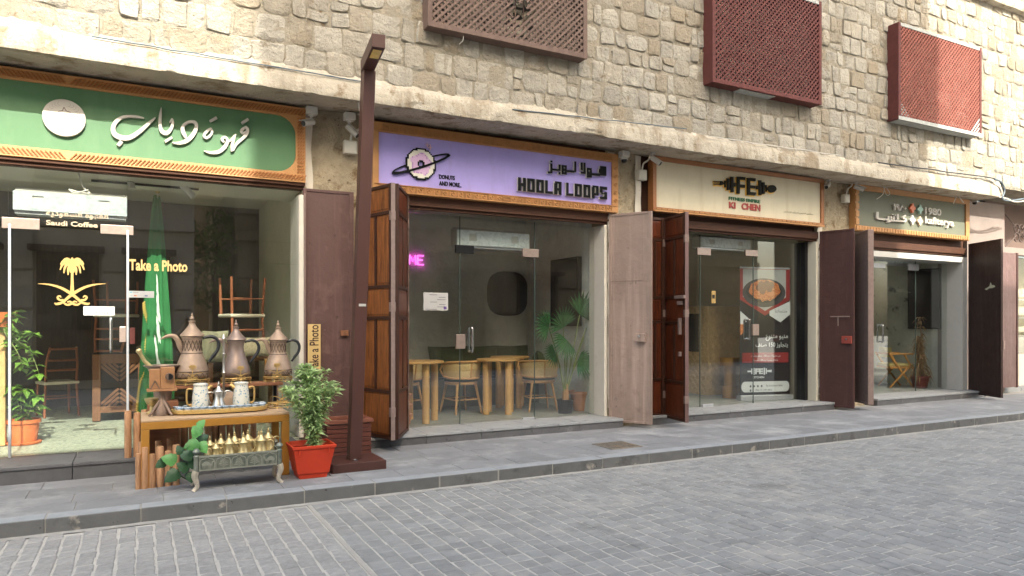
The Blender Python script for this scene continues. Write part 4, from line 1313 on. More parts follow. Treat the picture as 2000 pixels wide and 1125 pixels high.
for s_ in ([(215,360,50),(215,470,50),(235,498,40),(300,508,36),(460,525,36)], [(440,450,40),(445,530,36),(480,560,26),(410,565,22)], [(495,450,34),(500,540,36)],
           [(550,452,34),(550,540,36)], [(470,538,36),(800,556,34)], [(630,405,34),(632,545,36)], [(510,415,20),(545,420,24)], [(570,425,20),(600,428,24)],
           [(800,430,20),(740,480,30),(795,510,34),(800,550,34)]):
    stroke(mb, s_, zm4, NY, .035, 3)
mb.build('lettering', LETW, t4)
for i, (cx, cy, cl) in enumerate(((940, 285, lin(214, 120, 86)), (1095, 308, lin(158, 190, 176)), (938, 528, lin(206, 203, 196)), (1092, 550, lin(206, 190, 166)))):
    c = zm4(cx, cy); rz = 98/10.526*(yl/(CT - _a(1785)*ST))/1375
    pts = []
    for k in range(32):
        an = 2*math.pi*k/32
        r_ = rz*(.80 + .20*math.cos(4*an))
        pts.append((c.x + r_*math.cos(an)*.95, yl, c.z + r_*math.sin(an)))
    MB().prism(pts, (0, -.04, 0)).build('quatrefoil', M('quatrefoil_%d' % i, cl, .5, var=.03), t4, bevel=.003)

# ------------------------------------------------------------------ street lamp
lp = thing('street_lamp', 'tall square brown metal street lamp with a short arm over the street', 'lamp', (1.81, 6.67, 0))
MB().box(1.56, 2.07, 6.49, 6.92, .0, .085).build('base', LAMPB, lp, bevel=.006)
bx, by, tx, ty, zt = 1.815, 6.70, 1.955, 6.70, 3.83
mb = MB()
w = .058
pts = [(-w, -w), (w, -w), (w, w), (-w, w)]
mb.add([(bx+a, by+b, .0855) for a, b in pts] + [(tx+a, ty+b, zt) for a, b in pts], [(0, 3, 2, 1), (4, 5, 6, 7)] + [(i, (i+1) % 4, 4+(i+1) % 4, 4+i) for i in range(4)])
mb.build('post', LAMPB, lp, bevel=.004)
mb = MB(); A = Vector((tx + .001, ty + w + .001, zt + .0615)); B = Vector((tx - .09, 6.07, zt + .0615))
mb.bar(A, B, .118, .12, (0, 0, 1)).build('arm', LAMPB, lp, bevel=.004)
dv = (A - B).normalized()
ln = MB(); ln.bar(B + dv*.06 - Vector((0, 0, .062)), B + dv*.26 - Vector((0, 0, .062)), .08, .006, (0, 0, 1))
ln.build('lens', M('lamp_lens', lin(232, 200, 120), .25, var=.15, vs=12), lp)
c = Vector((bx + (tx-bx)*.42, by - w - .0015, .0))
MB().box(bx + .03, bx + .10, by - w - .003, by - w - .0005, 1.55, 1.575).build('sticker', WHITEP, lp)
MB().lathe([(.02, 0), (.02, .012), (.008, .02), (.001, .021)], (bx - .02, by - w - .05, .0855), 10).build('bolt', STEEL, lp, smooth=True)

# ------------------------------------------------------------------ cameras, boxes and cables under the ledge
def sec_cam(u, v, Yc, dirv, label, box=True, dome=False, tilt=-.35):
    base = P(u, v, Yc); base.z = 3.742
    t = thing('security_camera', label, 'camera', base)
    mb = MB()
    dz = .0
    if box:
        MB().box(base.x - .06, base.x + .06, base.y - .055, base.y + .055, base.z - .085, base.z).build('mount_box', WHITEP, t, bevel=.008); dz = .085
    if dome:
        MB().lathe([(.05, -.03), (.052, 0)], (base.x, base.y, base.z - dz), 14).build('mount_ring', WHITEP, t, smooth=True)
        MB().lathe([(.001, -.075), (.025, -.07), (.038, -.05), (.042, -.03)], (base.x, base.y, base.z - dz), 14).build('dome', BLACKP, t, smooth=True)
        return t
    MB().lathe([(.028, -.015), (.034, 0)], (base.x, base.y, base.z - dz), 12).build('mount_ring', WHITEP, t, smooth=True)
    j = base + Vector((0, 0, -dz - .06))
    MB().tube([base + Vector((0, 0, -dz - .01)), j], .014, 8).build('arm', WHITEP, t, smooth=True)
    d = Vector((dirv[0], dirv[1], tilt)).normalized()
    a = j - d*.03 - Vector((0, 0, .02)); b = j + d*.13 - Vector((0, 0, .02))
    MB().tube([a, b], .033, 14).build('housing', WHITEP, t, smooth=True)
    MB().tube([b - d*.004, b + d*.006], .028, 14).build('lens', BLACKP, t, smooth=True)
    mb = MB(); sd = d.cross(Vector((0, 0, 1))).normalized(); upv = sd.cross(d)
    mb.obox((a+b)/2 + upv*.036 + d*.012, d*.09, sd*.034, upv*.003); mb.build('sun_hood', WHITEP, t, bevel=.002)
    return t
sec_cam(608, 215, 7.80, (-.8, -.6), 'white bullet camera on a square box right of the green sign')
sec_cam(682, 232, 7.82, (.8, -.5), 'white bullet camera on a box just left of the lamp post', tilt=-.9)
sec_cam(1219, 302, 7.80, (0, -1), 'white box camera with a dark dome right of the purple sign', dome=True)
sec_cam(1275, 306, 7.68, (.6, -.7), 'small white camera at the left corner of the cream sign', box=False, tilt=-.7)
sec_cam(1618, 350, 7.78, (-.9, -.4), 'small white camera at the right corner of the cream sign', box=False, tilt=-.5)
sec_cam(1672, 362, 7.70, (.8, -.6), 'small white camera at the left corner of the olive sign', box=False, tilt=-.4)
sec_cam(1904, 392, 7.80, (0, -1), 'small round camera right of the olive sign under the ledge', box=False, dome=True)
def jbox(u, v, label, s_=.075):
    p = P(u, v, FRY - .07)
    t = thing('junction_box', label, 'junction box', p)
    MB().box(p.x - s_, p.x + s_, FRY - .1, FRY - .02, p.z - s_, p.z + s_).build('case', GREYP, t, bevel=.01)
    MB().box(p.x - s_ + .012, p.x + s_ - .012, FRY - .106, FRY - .1005, p.z - s_ + .012, p.z + s_ - .012).build('lid', GREYP, t, bevel=.003)
    return p
p1 = jbox(684, 288, 'pale square junction box beside the lamp post under the ledge')
p2 = jbox(1253, 342, 'pale square junction box between the purple and cream signs')
p3 = jbox(1652, 388, 'pale square junction box between the cream and olive signs', .07)
def cable(label, pts, r, m, n=5, name='cable'):
    o = MB().tube(catmull(pts, n), r, 6).build(name, m, smooth=True)
    return tag(o, label, 'cable')
yj = FRY - .08
for p, lab in ((p1, 'grey conduit looping into the junction box beside the lamp post'), (p2, 'grey conduit looping into the junction box left of the cream sign'), (p3, 'grey conduit rising from the junction box left of the olive sign')):
    cable(lab, [(p.x, yj, p.z + .06), (p.x + .02, yj - .01, p.z + .16), (p.x + .1, yj - .02, p.z + .22), (p.x + .13, yj - .02, p.z + .34), (p.x + .08, yj, 3.77)], .013, GREYP)
def ledge_run(u0, v0, u1, v1, n, wob, Yc=7.345):
    out = []
    for i in range(n+1):
        f = i/n
        p = P(u0 + (u1-u0)*f, v0 + (v1-v0)*f, Yc)
        out.append((p.x, Yc - .012, p.z + wob*noise.noise(Vector((i*.9, u0, 0)))))
    return out
cable('thin grey cable sagging along the ledge left of the lamp arm', ledge_run(180, 72, 720, 162, 14, .012), .007, CABLE_B)
cable('blue grey cable along the ledge below the brown lattice box', ledge_run(1000, 214, 1340, 252, 10, .02), .007, CABLE_B)
cable('thin pale cable along the ledge below the maroon lattice boxes', ledge_run(1380, 266, 1640, 304, 8, .015), .006, CABLE_W)
cable('black cable along the ledge ending in the bundle at the right corner', ledge_run(1715, 318, 1925, 346, 8, .015) + [tuple(P(1950, 352, 7.3)), tuple(P(1958, 368, 7.29)), tuple(P(1966, 386, 7.3)), tuple(P(1990, 390, 7.3)), tuple(P(2010, 382, 7.3))], .011, CABLE_K)
cable('grey cable hanging down the end of the ledge', [tuple(P(1942, 350, 7.3)), tuple(P(1956, 356, 7.28)), tuple(P(1962, 372, 7.28)), tuple(P(1958, 388, 7.28)), tuple(P(1972, 392, 7.3)), tuple(P(2000, 388, 7.3)), tuple(P(2020, 384, 7.3))], .016, CABLE_B)
cable('pale cable drooping from the ledge end to the mauve front', [tuple(P(1950, 384, 7.3)), tuple(P(1966, 388, 7.29)), tuple(P(1982, 394, 7.3)), tuple(P(2004, 392, 7.3)), tuple(P(2025, 386, 7.3))], .012, GREYP)
cable('white wire dangling in a loop over the olive sign', [tuple(P(1723, 354, 7.72)), tuple(P(1727, 370, 7.72)), tuple(P(1732, 381, 7.7)), tuple(P(1738, 378, 7.7)), tuple(P(1729, 366, 7.7)), tuple(P(1724, 380, 7.71)), tuple(P(1712, 389, 7.7))], .006, CABLE_W)
cable('white forked wire hanging at the right end of the olive sign', [tuple(P(1862, 398, 7.7)), tuple(P(1866, 389, 7.7)), tuple(P(1871, 381, 7.7)), tuple(P(1876, 388, 7.7)), tuple(P(1882, 396, 7.7))], .009, CABLE_W)
cable('white wire stub hanging from the ledge by the lamp post', [tuple(P(697, 184, 7.4)), tuple(P(700, 200, 7.42)), tuple(P(703, 217, 7.45))], .009, CABLE_W)
cable('short pale wire dangling below the brown lattice box', [tuple(P(905, 70, 7.25)), tuple(P(904, 79, 7.26)), tuple(P(897, 86, 7.3))], .004, CABLE_W)
# ------------------------------------------------------------------ air curtains over the glass doors
GALV = M('galvanised', lin(168, 174, 176), .5, var=.1, vs=16, metal=0, spots=((lin(150, 158, 160), 22, .5, .62),))  # toned down for the unit that stands in the sun
GALV_LIFT = M('galvanised_shade_lift', lin(214, 220, 220), .5, var=.1, vs=16, spots=((lin(186, 196, 196), 22, .5, .62),))  # same metal coloured paler to make up for missing sun
def air_curtain(u0, v0, u1, v1, Yc, label, d=.22):
    a = P(u0, v0, Yc); x1 = X(u1, Yc); zb = (Z(u0, v1, Yc) + Z(u1, v1 + (u1-u0)*.08, Yc))/2; zt = a.z
    t = thing('air_curtain', label, 'air curtain', ((a.x+x1)/2, Yc, zb))
    h = zt - zb; w = x1 - a.x
    mb = MB().box(a.x, x1, Yc + .012, Yc + d, zb, zt)
    mb.prism([(a.x + .0, Yc + d*.3, zt + .001), (a.x, Yc + d, zt + .001), (a.x, Yc + d, zt + .03), (a.x, Yc + d*.6, zt + .05)], (w, 0, 0))
    mb.build('body', WHITEP, t, bevel=.01)
    fp = MB()
    for f0, f1, g0, g1 in ((0, .16, 0, 1), (.26, .74, 0, 1), (.84, 1, 0, 1), (.16, .26, 0, .3), (.16, .26, .78, 1), (.74, .84, 0, .3), (.74, .84, .78, 1)):
        fp.box(a.x + w*f0, a.x + w*f1, Yc, Yc + .011, zb + h*g0, zb + h*g1)
    fp.build('front_plate', GALV if u0 < 100 else GALV_LIFT, t)
    MB().box(a.x + .01, x1 - .01, Yc + .03, Yc + d - .02, zb - .03, zb - .001).build('nozzle', ALU, t)
    wr = MB()
    cx = a.x + w*.55
    wr.tube(catmull([(cx - .02, Yc + .08, zt + .35), (cx + .01, Yc + .07, zt + .2), (cx + .05, Yc + .05, zt + .08), (cx + .1, Yc + .04, zt + .03), (cx + .02, Yc + .03, zt + .03), (cx - .07, Yc + .03, zt + .05), (cx - .02, Yc + .02, zt + .02), (cx + .09, Yc + .03, zt + .06)], 5), .007, 6)
    wr.build('wire', CABLE_W, t, smooth=True)
air_curtain(25, 371, 248, 407, 7.98, 'long white air curtain over the first glass door')
air_curtain(893, 448, 1034, 476, 8.27, 'galvanised air curtain over the second glass door')
air_curtain(1370, 462, 1466, 480, 8.24, 'small galvanised air curtain over the third glass door')
air_curtain(1711, 497, 1784, 511, 8.3, 'narrow air curtain over the last glass door')
# track light in the first shop
tl = thing('track_light', 'black ceiling track with two white spot lamps in the first shop', 'lamp', (X(280, 8.3), 8.3, 2.845))
a, b = P(178, 340, 8.35), P(388, 357, 8.35)
MB().box(X(178, 8.3), X(388, 8.3), 8.29, 8.32, 2.825, 2.8445).build('track', BLACKP, tl)
for u, v, dx in ((256, 358, .01), (366, 372, .06)):
    p = P(u, v, 8.3)
    MB().tube([(p.x, 8.3, 2.825), (p.x, 8.3, p.z + .02)], .01, 6).build('stem', WHITEP, tl, smooth=True)
    MB().tube([(p.x - dx, 8.3, p.z + .06), (p.x + dx, 8.26, p.z - .07)], .035, 14).build('spot', WHITEP, tl, smooth=True)

# ------------------------------------------------------------------ lettering and stickers on the glass
yg = S[1]['gy'] - .0065
GOLDL = M('gold_letters', lin(180, 150, 98), .45, metal=.3, var=.06, vs=30)
BEIGEL = M('beige_letters', lin(170, 154, 130), .5, var=.05)
def decal_text(body, u0, v0, u1, h, Yp, label, mat, bold=.02, depth=.006, name='glass_lettering'):
    o_ = P(u0, v0, Yp); w_ = X(u1, Yp) - o_.x
    h_ = Z(u0, v0 - h, Yp) - o_.z
    o = text_mb(body, o_, (1, 0, 0), (0, 0, 1), w_, h_, depth, bold).build(name, mat, fix=False)
    return tag(o, label, 'lettering')
decal_text('Take a Photo', 252, 528, 366, 22, yg, 'gold Take a Photo lettering on the first shop window', GOLDL, .03)
decal_text('Saudi Coffee', 90, 439.5, 191, 10, yg, 'beige Saudi Coffee lettering over the first glass door', BEIGEL, .03)
decal_text(arabic('القهوة السعودية'), 90, 424, 211, 15, yg, 'beige Arabic lettering above the Saudi Coffee words', BEIGEL, .02)
def draw_palm(mb, mf, n, depth, m=3):
    for sg in (-1, 1):
        q_ = lambda x, y, w: (570 + sg*(570-x)*-1 if sg > 0 else 570 + (570-x), y, w)
        for p in ([(565,215,20),(505,178,30),(450,192,16)], [(560,225,22),(460,205,34),(410,258,16)], [(558,240,24),(450,245,36),(405,332,16)],
                  [(560,250,26),(480,275,36),(455,378,16)], [(565,260,26),(518,310,36),(515,402,16)], [(568,250,30),(552,320,40),(545,370,14)],
                  [(105,522,6),(250,532,22),(400,572,34),(520,636,42),(620,706,40),(700,775,34),(780,800,34),(812,785,14)],
                  [(690,780,24),(640,810,30),(580,795,30),(600,765,26),(640,775,16)], [(690,740,20),(740,745,30),(772,710,28),(740,690,24),(720,712,14)]):
            stroke(mb, [q_(*k) for k in p], mf, n, depth, m)
    stroke(mb, [(570,160,10),(570,200,60),(570,270,110),(570,330,60)], mf, n, depth, m)
    stroke(mb, [(570,320,36),(570,470,38),(570,560,46),(570,650,60)], mf, n, depth, m)
mb = MB(); draw_palm(mb, lambda x, y: P(60 + x/7.03, 480 + y/7.03, yg), NY, .008)
tag(mb.build('palm_emblem', GOLD), 'gold palm and crossed swords emblem on the first glass door', 'emblem')
def sticker(u0, v0, u1, v1, Yp, label, mat, th=.002, name='sticker', cat='sticker'):
    x0, x1 = X(u0, Yp), X(u1, Yp); um = (u0+u1)/2
    z1 = Z(u0, v0, Yp); z0 = Z(u0, v1, Yp)
    t = thing(name, label, cat, ((x0+x1)/2, Yp, z0))
    MB().box(x0, x1, Yp - th, Yp, z0, z1).build('sheet', mat, t)
    return t, x0, x1, z0, z1
PAPER = M('paper', lin(182, 181, 180), .7, var=.03)
INKG = M('print_ink', lin(84, 84, 92), .7, var=.05); INKV = M('print_violet', lin(98, 70, 140), .7, var=.05)
def printed(t, body, x, z, w, h, y, mat, bold=0):
    return text_mb(body, (x, y, z), (1, 0, 0), (0, 0, 1), w, h, .0012, bold).build('print', mat, t, fix=False)
t, x0, x1, z0, z1 = sticker(163, 598, 224, 616, yg, 'white pull sticker beside the handle of the first glass door', PAPER)
printed(t, 'PULL', x0 + .1, z0 + .012, .12, .028, yg - .0022, INKG); printed(t, arabic('اسحب'), x0 + .1, z0 + .05, .12, .03, yg - .0022, INKG)
t, x0, x1, z0, z1 = sticker(252, 568, 301, 581, yg, 'white card payment sticker on the first shop window', PAPER)
for k, (fx, fz, w, cl) in enumerate(((.03, .72, .1, lin(70, 160, 180)), (.15, .72, .22, lin(150, 150, 150)), (.2, .2, .07, lin(190, 80, 50)), (.26, .2, .06, lin(214, 150, 60)), (.62, .2, .12, lin(70, 80, 130)), (.05, .2, .08, lin(160, 160, 170)))):
    xx, zz = x0 + (x1-x0)*fx, z0 + (z1-z0)*fz
    MB().box(xx, xx + (x1-x0)*w, yg - .0032, yg - .0022, zz, zz + (z1-z0)*.16).build('print', M('print_%d' % k, cl, .6, var=0), t)
yg2 = S[2]['gy'] - .0065
t, x0, x1, z0, z1 = sticker(827, 571, 875, 606, yg2, 'white paper notice taped on the second shop window', PAPER, name='paper_notice', cat='notice')
rr = random.Random(4)
for k in range(7):
    w = (x1-x0)*rr.uniform(.25, .5); xx = x0 + (x1-x0)*(.9 if k % 3 else .55) - w
    MB().box(max(xx, x0 + .02), xx + w, yg2 - .0032, yg2 - .0022, z1 - .03 - k*.03, z1 - .024 - k*.03).build('print', INKG, t)
MB().box(x1 - .06, x1 - .02, yg2 - .0032, yg2 - .0022, z0 + .015, z0 + .05).build('print', INKV, t)
yg3 = S[3]['gy'] - .0065
t, x0, x1, z0, z1 = sticker(1389.5, 568, 1397.5, 592, yg3, 'small gold sticker on the third glass door', GOLD)
MB().box(x0 + .015, x1 - .015, yg3 - .0032, yg3 - .0022, z0 + .07, z0 + .13).build('print', BLACKP, t)
# vertical plate on the brown shutter
yv = 7.805
t, x0, x1, z0, z1 = sticker(601, 633, 626, 730, yv, 'gold upright Take a Photo plate on the brown shutter', M('plate_gold', lin(206, 176, 118), .5, var=.05), .006, 'name_plate', 'plate')
text_mb('Take a Photo', (x1 - .022, yv - .0062, z0 + .02), (0, 0, 1), (-1, 0, 0), z1 - z0 - .03, x1 - x0 - .04, .002, .01).build('print', M('plate_ink', lin(60, 38, 36), .6, var=0), t, fix=False)

# ------------------------------------------------------------------ display in front of the first shop
TG = M('mustard_metal', lin(168, 118, 48), .5, var=.08, vs=5, bump=.1, bs=60, spec=.4)
TOPW = M('pale_top', lin(186, 158, 128), .6, var=.12, vs=6, stretch=(1, 8, 1), bump=.1)
tb = thing('display_table', 'low mustard metal table on the pavement carrying the coffee display', 'table', (.6, 6.97, 0))
TX0, TX1, TY0, TY1, TZ = 0.0, 1.205, 6.665, 7.27, .574
MB().box(TX0, TX1, TY0, TY1, TZ - .02, TZ).build('table_top', TOPW, tb, bevel=.004)
mb = MB()
mb.box(TX0, TX1, TY0 - .004, TY0 + .05, TZ - .085, TZ - .021).box(TX0, TX1, TY1 - .05, TY1, TZ - .085, TZ - .021)
mb.box(TX0, TX0 + .05, TY0 + .051, TY1 - .051, TZ - .085, TZ - .021).box(TX1 - .05, TX1, TY0 + .051, TY1 - .051, TZ - .085, TZ - .021)
mb.build('apron', TG, tb, bevel=.004)
for xx in (TX0, TX1 - .065):
    for yy in (TY0 - .004, TY1 - .065):
        MB().box(xx, xx + .065, yy, yy + .065, 0, TZ - .0855).build('leg', TG, tb, bevel=.004)
# log edging
LOGM = M('peeled_log', lin(178, 136, 102), .7, var=.3, vs=5, stretch=(12, 12, 1.2), bump=.4, bs=20, rnd=.15, spec=.25, spots=((lin(96, 60, 40), 3, .6, .75),))
LOGE = M('log_end', lin(188, 146, 106), .75, var=.15, vs=30, rnd=.1)
def log_row(label, pts, parent_loc):
    t = thing('log_edging', label, 'log edging', parent_loc)
    for (x, y, z0, z1, r) in pts:
        rr_ = random.Random(int(x*1000 + y*77))
        pr = [(r*rr_.uniform(.96, 1.03), z0), (r*1.0, z0 + (z1-z0)*.33), (r*rr_.uniform(.93, 1.02), z0 + (z1-z0)*.66), (r*rr_.uniform(.93, 1.0), z1 - .006), (r*.9, z1)]
        o = MB().lathe(pr, (x, y, 0), 12).build('log', LOGM, t, smooth=True)
        MB().lathe([(r*.88, z1 + .0006), (r*.5, z1 + .002), (.001, z1 + .0025)], (x, y, 0), 12).build('cut_end', LOGE, o)
front = []
for k, (u, vt) in enumerate(((269.5, 886), (283, 873), (297.5, 887), (313, 872), (328.5, 881), (344, 869))):
    g_ = G(u, 952 - k*1.6, 0)
    yy_ = g_.y - .07; front.append((X(u, yy_), yy_, 0, Z(u, vt, yy_), .0285 if k else .02))
for k, (u, vt) in enumerate(((271, 870), (305, 868), (328, 863))):
    front.append((X(u, 6.8) + .02, 6.86, 0, Z(u, vt, 6.8) + .02, .028))
log_row('front cluster of short peeled logs at the left table leg', front, (.1, 6.65, 0))
back = []
xx = X(250, 7.42)
k = 0
while xx < 1.0:
    back.append((xx, 7.385 + .03*(k % 2), .151, .151 + random.uniform(.36, .47), .03)); xx += random.uniform(.062, .075); k += 1
log_row('back row of peeled logs on the step behind the table', back, (.3, 7.4, .15))

# coffee pots
ENGR = M('engraving_dark', lin(92, 74, 60), .6, metal=.2, var=.2)
COPPER = M('aged_copper', lin(160, 138, 119), .5, metal=.35, var=.18, vs=14, bump=.5, bs=70, rvar=.1, bdist=.004, spots=((lin(130, 110, 96), 6, .55, .7),))
PEWTER = M('aged_pewter', lin(142, 124, 114), .42, metal=.5, var=.14, vs=8, rvar=.08)
HANDLE = M('black_handle', lin(48, 50, 54), .4, metal=.4, var=.2, vs=30)
def dallah(name, label, h, mat, hm, group=None, seg=24, bands=True):
    t = thing(name, label, 'coffee pot', (0, 0, 0), group)
    body = [(.16, 0), (.205, .01), (.232, .05), (.236, .1), (.222, .17), (.19, .27), (.155, .37), (.133, .45), (.127, .52), (.135, .58), (.148, .62), (.15, .635)]
    o = MB().lathe([(r*h, z*h) for r, z in body], seg=seg).build('body', mat, t, smooth=True, ang=50)
    if bands:
        mb = MB()
        for r, z in ((.238, .11), (.15, .385), (.137, .6)):
            mb.lathe([(r*h, (z-.008)*h), ((r+.006)*h, z*h), (r*h, (z+.008)*h)], seg=seg, caps=False)
        for k in range(16):   # zigzag engraving near the foot and lozenges at the neck
            a0, a1 = 2*math.pi*k/16, 2*math.pi*(k+.5)/16; a2 = 2*math.pi*(k+1)/16
            r = .238*h
            mb.tube([(r*math.cos(a0), r*math.sin(a0), .02*h), (r*1.0*math.cos(a1), r*math.sin(a1), .09*h), (r*math.cos(a2), r*math.sin(a2), .02*h)], .004*h, 4)
            r = .136*h
            mb.tube([(r*1.06*math.cos(a0), r*1.06*math.sin(a0), .42*h), (r*math.cos(a1), r*math.sin(a1), .5*h), (r*1.03*math.cos(a2), r*1.03*math.sin(a2), .58*h)], .004*h, 4)
            mb.tube([(r*1.06*math.cos(a2), r*1.06*math.sin(a2), .42*h), (r*math.cos(a1), r*math.sin(a1), .5*h), (r*1.03*math.cos(a0), r*1.03*math.sin(a0), .58*h)], .004*h, 4)
        mb.build('engraving', ENGR, o, smooth=True, kind='stuff')
    lid = [(.155, .637), (.168, .645), (.165, .66), (.14, .69), (.09, .75), (.06, .79), (.046, .82), (.044, .85), (.052, .86), (.05, .87), (.02, .88)]
    lo = MB().lathe([(r*h, z*h) for r, z in lid], seg=seg).build('lid', mat, t, smooth=True, ang=50)
    fin = [(.012, .88), (.03, .895), (.034, .91), (.026, .93), (.012, .945), (.017, .955), (.012, .97), (.002, 1.0)]
    MB().lathe([(r*h, z*h) for r, z in fin], seg=12).build('finial', mat, lo, smooth=True, ang=50)
    sp = catmull([(-.11, .40, .05), (-.155, .48, .048), (-.19, .57, .042), (-.235, .635, .036), (-.30, .65, .028), (-.37, .63, .02), (-.43, .595, .008)], 4)
    MB().tube([(x*h, 0, z*h) for x, z, r in sp], [r*h for x, z, r in sp], 10, flat=.55).build('spout', mat, t, smooth=True)
    hd = catmull([(.14, .60), (.2, .625), (.27, .635), (.34, .60), (.375, .52), (.355, .42), (.29, .33), (.235, .25)], 4)
    MB().tube([(x*h, 0, z*h) for x, z in hd], [.02*h]*4 + [.026*h]*(len(hd)-8) + [.02*h]*4, 8).build('handle', hm, t, smooth=True)
    MB().lathe([(.02*h, 0), (.022*h, .03*h), (.004*h, .05*h)], (.15*h, 0, .635*h), 8).build('thumb_piece', mat, t, smooth=True)
    return t
# raised shelf behind the table
SHZ = .80
sh = thing('display_shelf', 'narrow wooden shelf behind the table carrying the three large pots', 'shelf', (.7, 7.37, .15))
SHW = M('shelf_wood', lin(134, 88, 60), .6, var=.25, vs=6, stretch=(1, 8, 8))
MB().box(.12, 1.26, 7.30, 7.56, SHZ - .03, SHZ).build('board', SHW, sh, bevel=.004)
for xx in (.16, .68, 1.2):
    MB().box(xx, xx + .03, 7.5, 7.53, .151, SHZ - .031).build('leg', DARKV, sh)
def gallery(label, cx, cy, z, r, sy=.8):
    t = thing('gilt_stand', label, 'stand', (cx, cy, z))
    mb = MB()
    MB().lathe([(r, .045), (r*1.02, .05), (r, .055)], (cx, cy, z), 24, sy=sy).build('tray', GOLD, t, smooth=True)
    for zz in (.012, .035):
        mb.tube([(cx + r*1.0*math.cos(a*math.pi/14), cy + r*sy*math.sin(a*math.pi/14), z + zz) for a in range(29)], .003, 5, caps=False)
    mb.build('rail', GOLD, t, smooth=True)
    for k in range(8):
        a = 2*math.pi*(k + .5)/8
        MB().lathe([(.012, 0), (.004, .012), (.004, .03), (.012, .045)], (cx + r*.98*math.cos(a), cy + r*sy*.98*math.sin(a), z), 8).build('foot', GOLD, t, smooth=True)
    return t
for u, h, lab, gl, m_ in ((375, .635, 'largest engraved copper coffee pot at the left of the shelf', 'gilt stand under the largest coffee pot', COPPER),
                       (461, .57, 'plain pewter coffee pot in the middle of the shelf', 'gilt stand under the plain pewter coffee pot', PEWTER),
                       (543, .565, 'engraved copper coffee pot at the right end of the shelf', 'gilt stand under the right engraved coffee pot', COPPER)):
    cx = X(u, 7.42)
    gallery(gl, cx, 7.42, SHZ + .0005, h*.25)
    d = dallah('coffee_pot', lab, h, m_, HANDLE, bands=(m_ is COPPER))
    d.location = (cx, 7.42, SHZ + .057)
def palm_orn(u, v, Yp, hgt, label):
    b = P(u, v, Yp)
    k = hgt/665
    mb = MB(); draw_palm(mb, lambda x, y: Vector((b.x + (x-570)*k, Yp, b.z + (825-y)*k)), NY, .008, 2)
    t = thing('palm_ornament', label, 'ornament', b)
    mb.build('palm', GOLD, t)
    MB().lathe([(.02, -.006), (.018, .0), (.006, .004)], b, 10).build('foot', GOLD, t, smooth=True)
palm_orn(376, 741, 7.18, .135, 'gilt palm ornament in front of the largest coffee pot')
palm_orn(470, 741, 7.18, .13, 'gilt palm ornament in front of the plain pewter pot')
palm_orn(541, 735, 7.18, .13, 'gilt palm ornament in front of the right engraved pot')
palm_orn(551, 787, 7.05, .155, 'largest gilt palm ornament at the right end of the table')
gallery('gilt gallery stand at the right end of the table', X(549, 7.05), 7.05, TZ + .0005, .13, .6)
# tray with cups, flasks and a silver pot
TYC, TXC = 6.955, X(431, 6.955)
tr = thing('oval_tray', 'oval woven gold tray with a low rim on the table', 'tray', (TXC, TYC, TZ))
WOV = M('woven_gold', lin(206, 176, 112), .5, metal=.25, var=.15, vs=60, bump=.8, bs=160, bdist=.004)
ax, ay = .40, .165
def stadium(r_, n_=40):
    out = []
    for k in range(n_):
        a = 2*math.pi*k/n_
        c, s_ = math.cos(a), math.sin(a)
        x = (ax - ay)*(1 if c > 0 else -1)*min(1, abs(c)*1.6) + ay*c
        out.append((TXC + x*r_, TYC + ay*s_*r_))
    return out
mb = MB()
for rr_, z in ((1.0, .012), (1.02, .025), (1.03, .046), (1.0, .048), (.985, .03), (.97, .016)):
    for (x, y) in stadium(rr_): mb.v.append(Vector((x, y, TZ + z)))
for i in range(5):
    for k in range(40):
        k2 = (k+1) % 40
        mb.f.append((i*40+k, i*40+k2, (i+1)*40+k2, (i+1)*40+k))
mb.f.append(tuple(range(40))); mb.f.append(tuple(200 + k for k in range(40)))
mb.build('rim', WOV, tr, smooth=True)
for dx, dy in ((-.3, -.1), (.3, -.1), (-.3, .1), (.3, .1)):
    MB().lathe([(.014, 0), (.01, .012)], (TXC + dx, TYC + dy, TZ + .0004), 8).build('foot', GOLD, tr, smooth=True)
CUPM = M('white_cup', lin(206, 210, 214), .3, var=.12, vs=40, spec=.5)
def proto_cup():
    t = thing('coffee_cup', 'small white coffee cup on the oval woven gold tray', 'cup', (0, 0, 0), 'cups on the woven tray')
    MB().lathe([(.016, 0), (.018, .004), (.027, .028), (.034, .05), (.032, .05), (.024, .026), (.012, .008), (.001, .008)], seg=14).build('bowl', CUPM, t, smooth=True)
    MB().lathe([(.0345, .044), (.035, .048), (.0345, .051)], seg=14, caps=False).build('band', M('cup_band', lin(120, 150, 176), .4, var=.2, vs=60), t, smooth=True)
    return t
cup0 = proto_cup()
pts = []
for k in range(12): pts.append((-.34 + k*.062, -.115 + (.02 if k in (0, 11) else 0)))
for k in range(4): pts.append((.22 + k*.05, .06 + .012*(k % 2)))
pts += [(-.34, -.04), (-.36, .03), (.36, -.03), (-.28, .07)]
for k, (dx, dy) in enumerate(pts):
    c = cup0 if k == 0 else copy_tree(cup0)
    c.location = (TXC + dx, TYC + dy, TZ + .0165)
DOTM = None
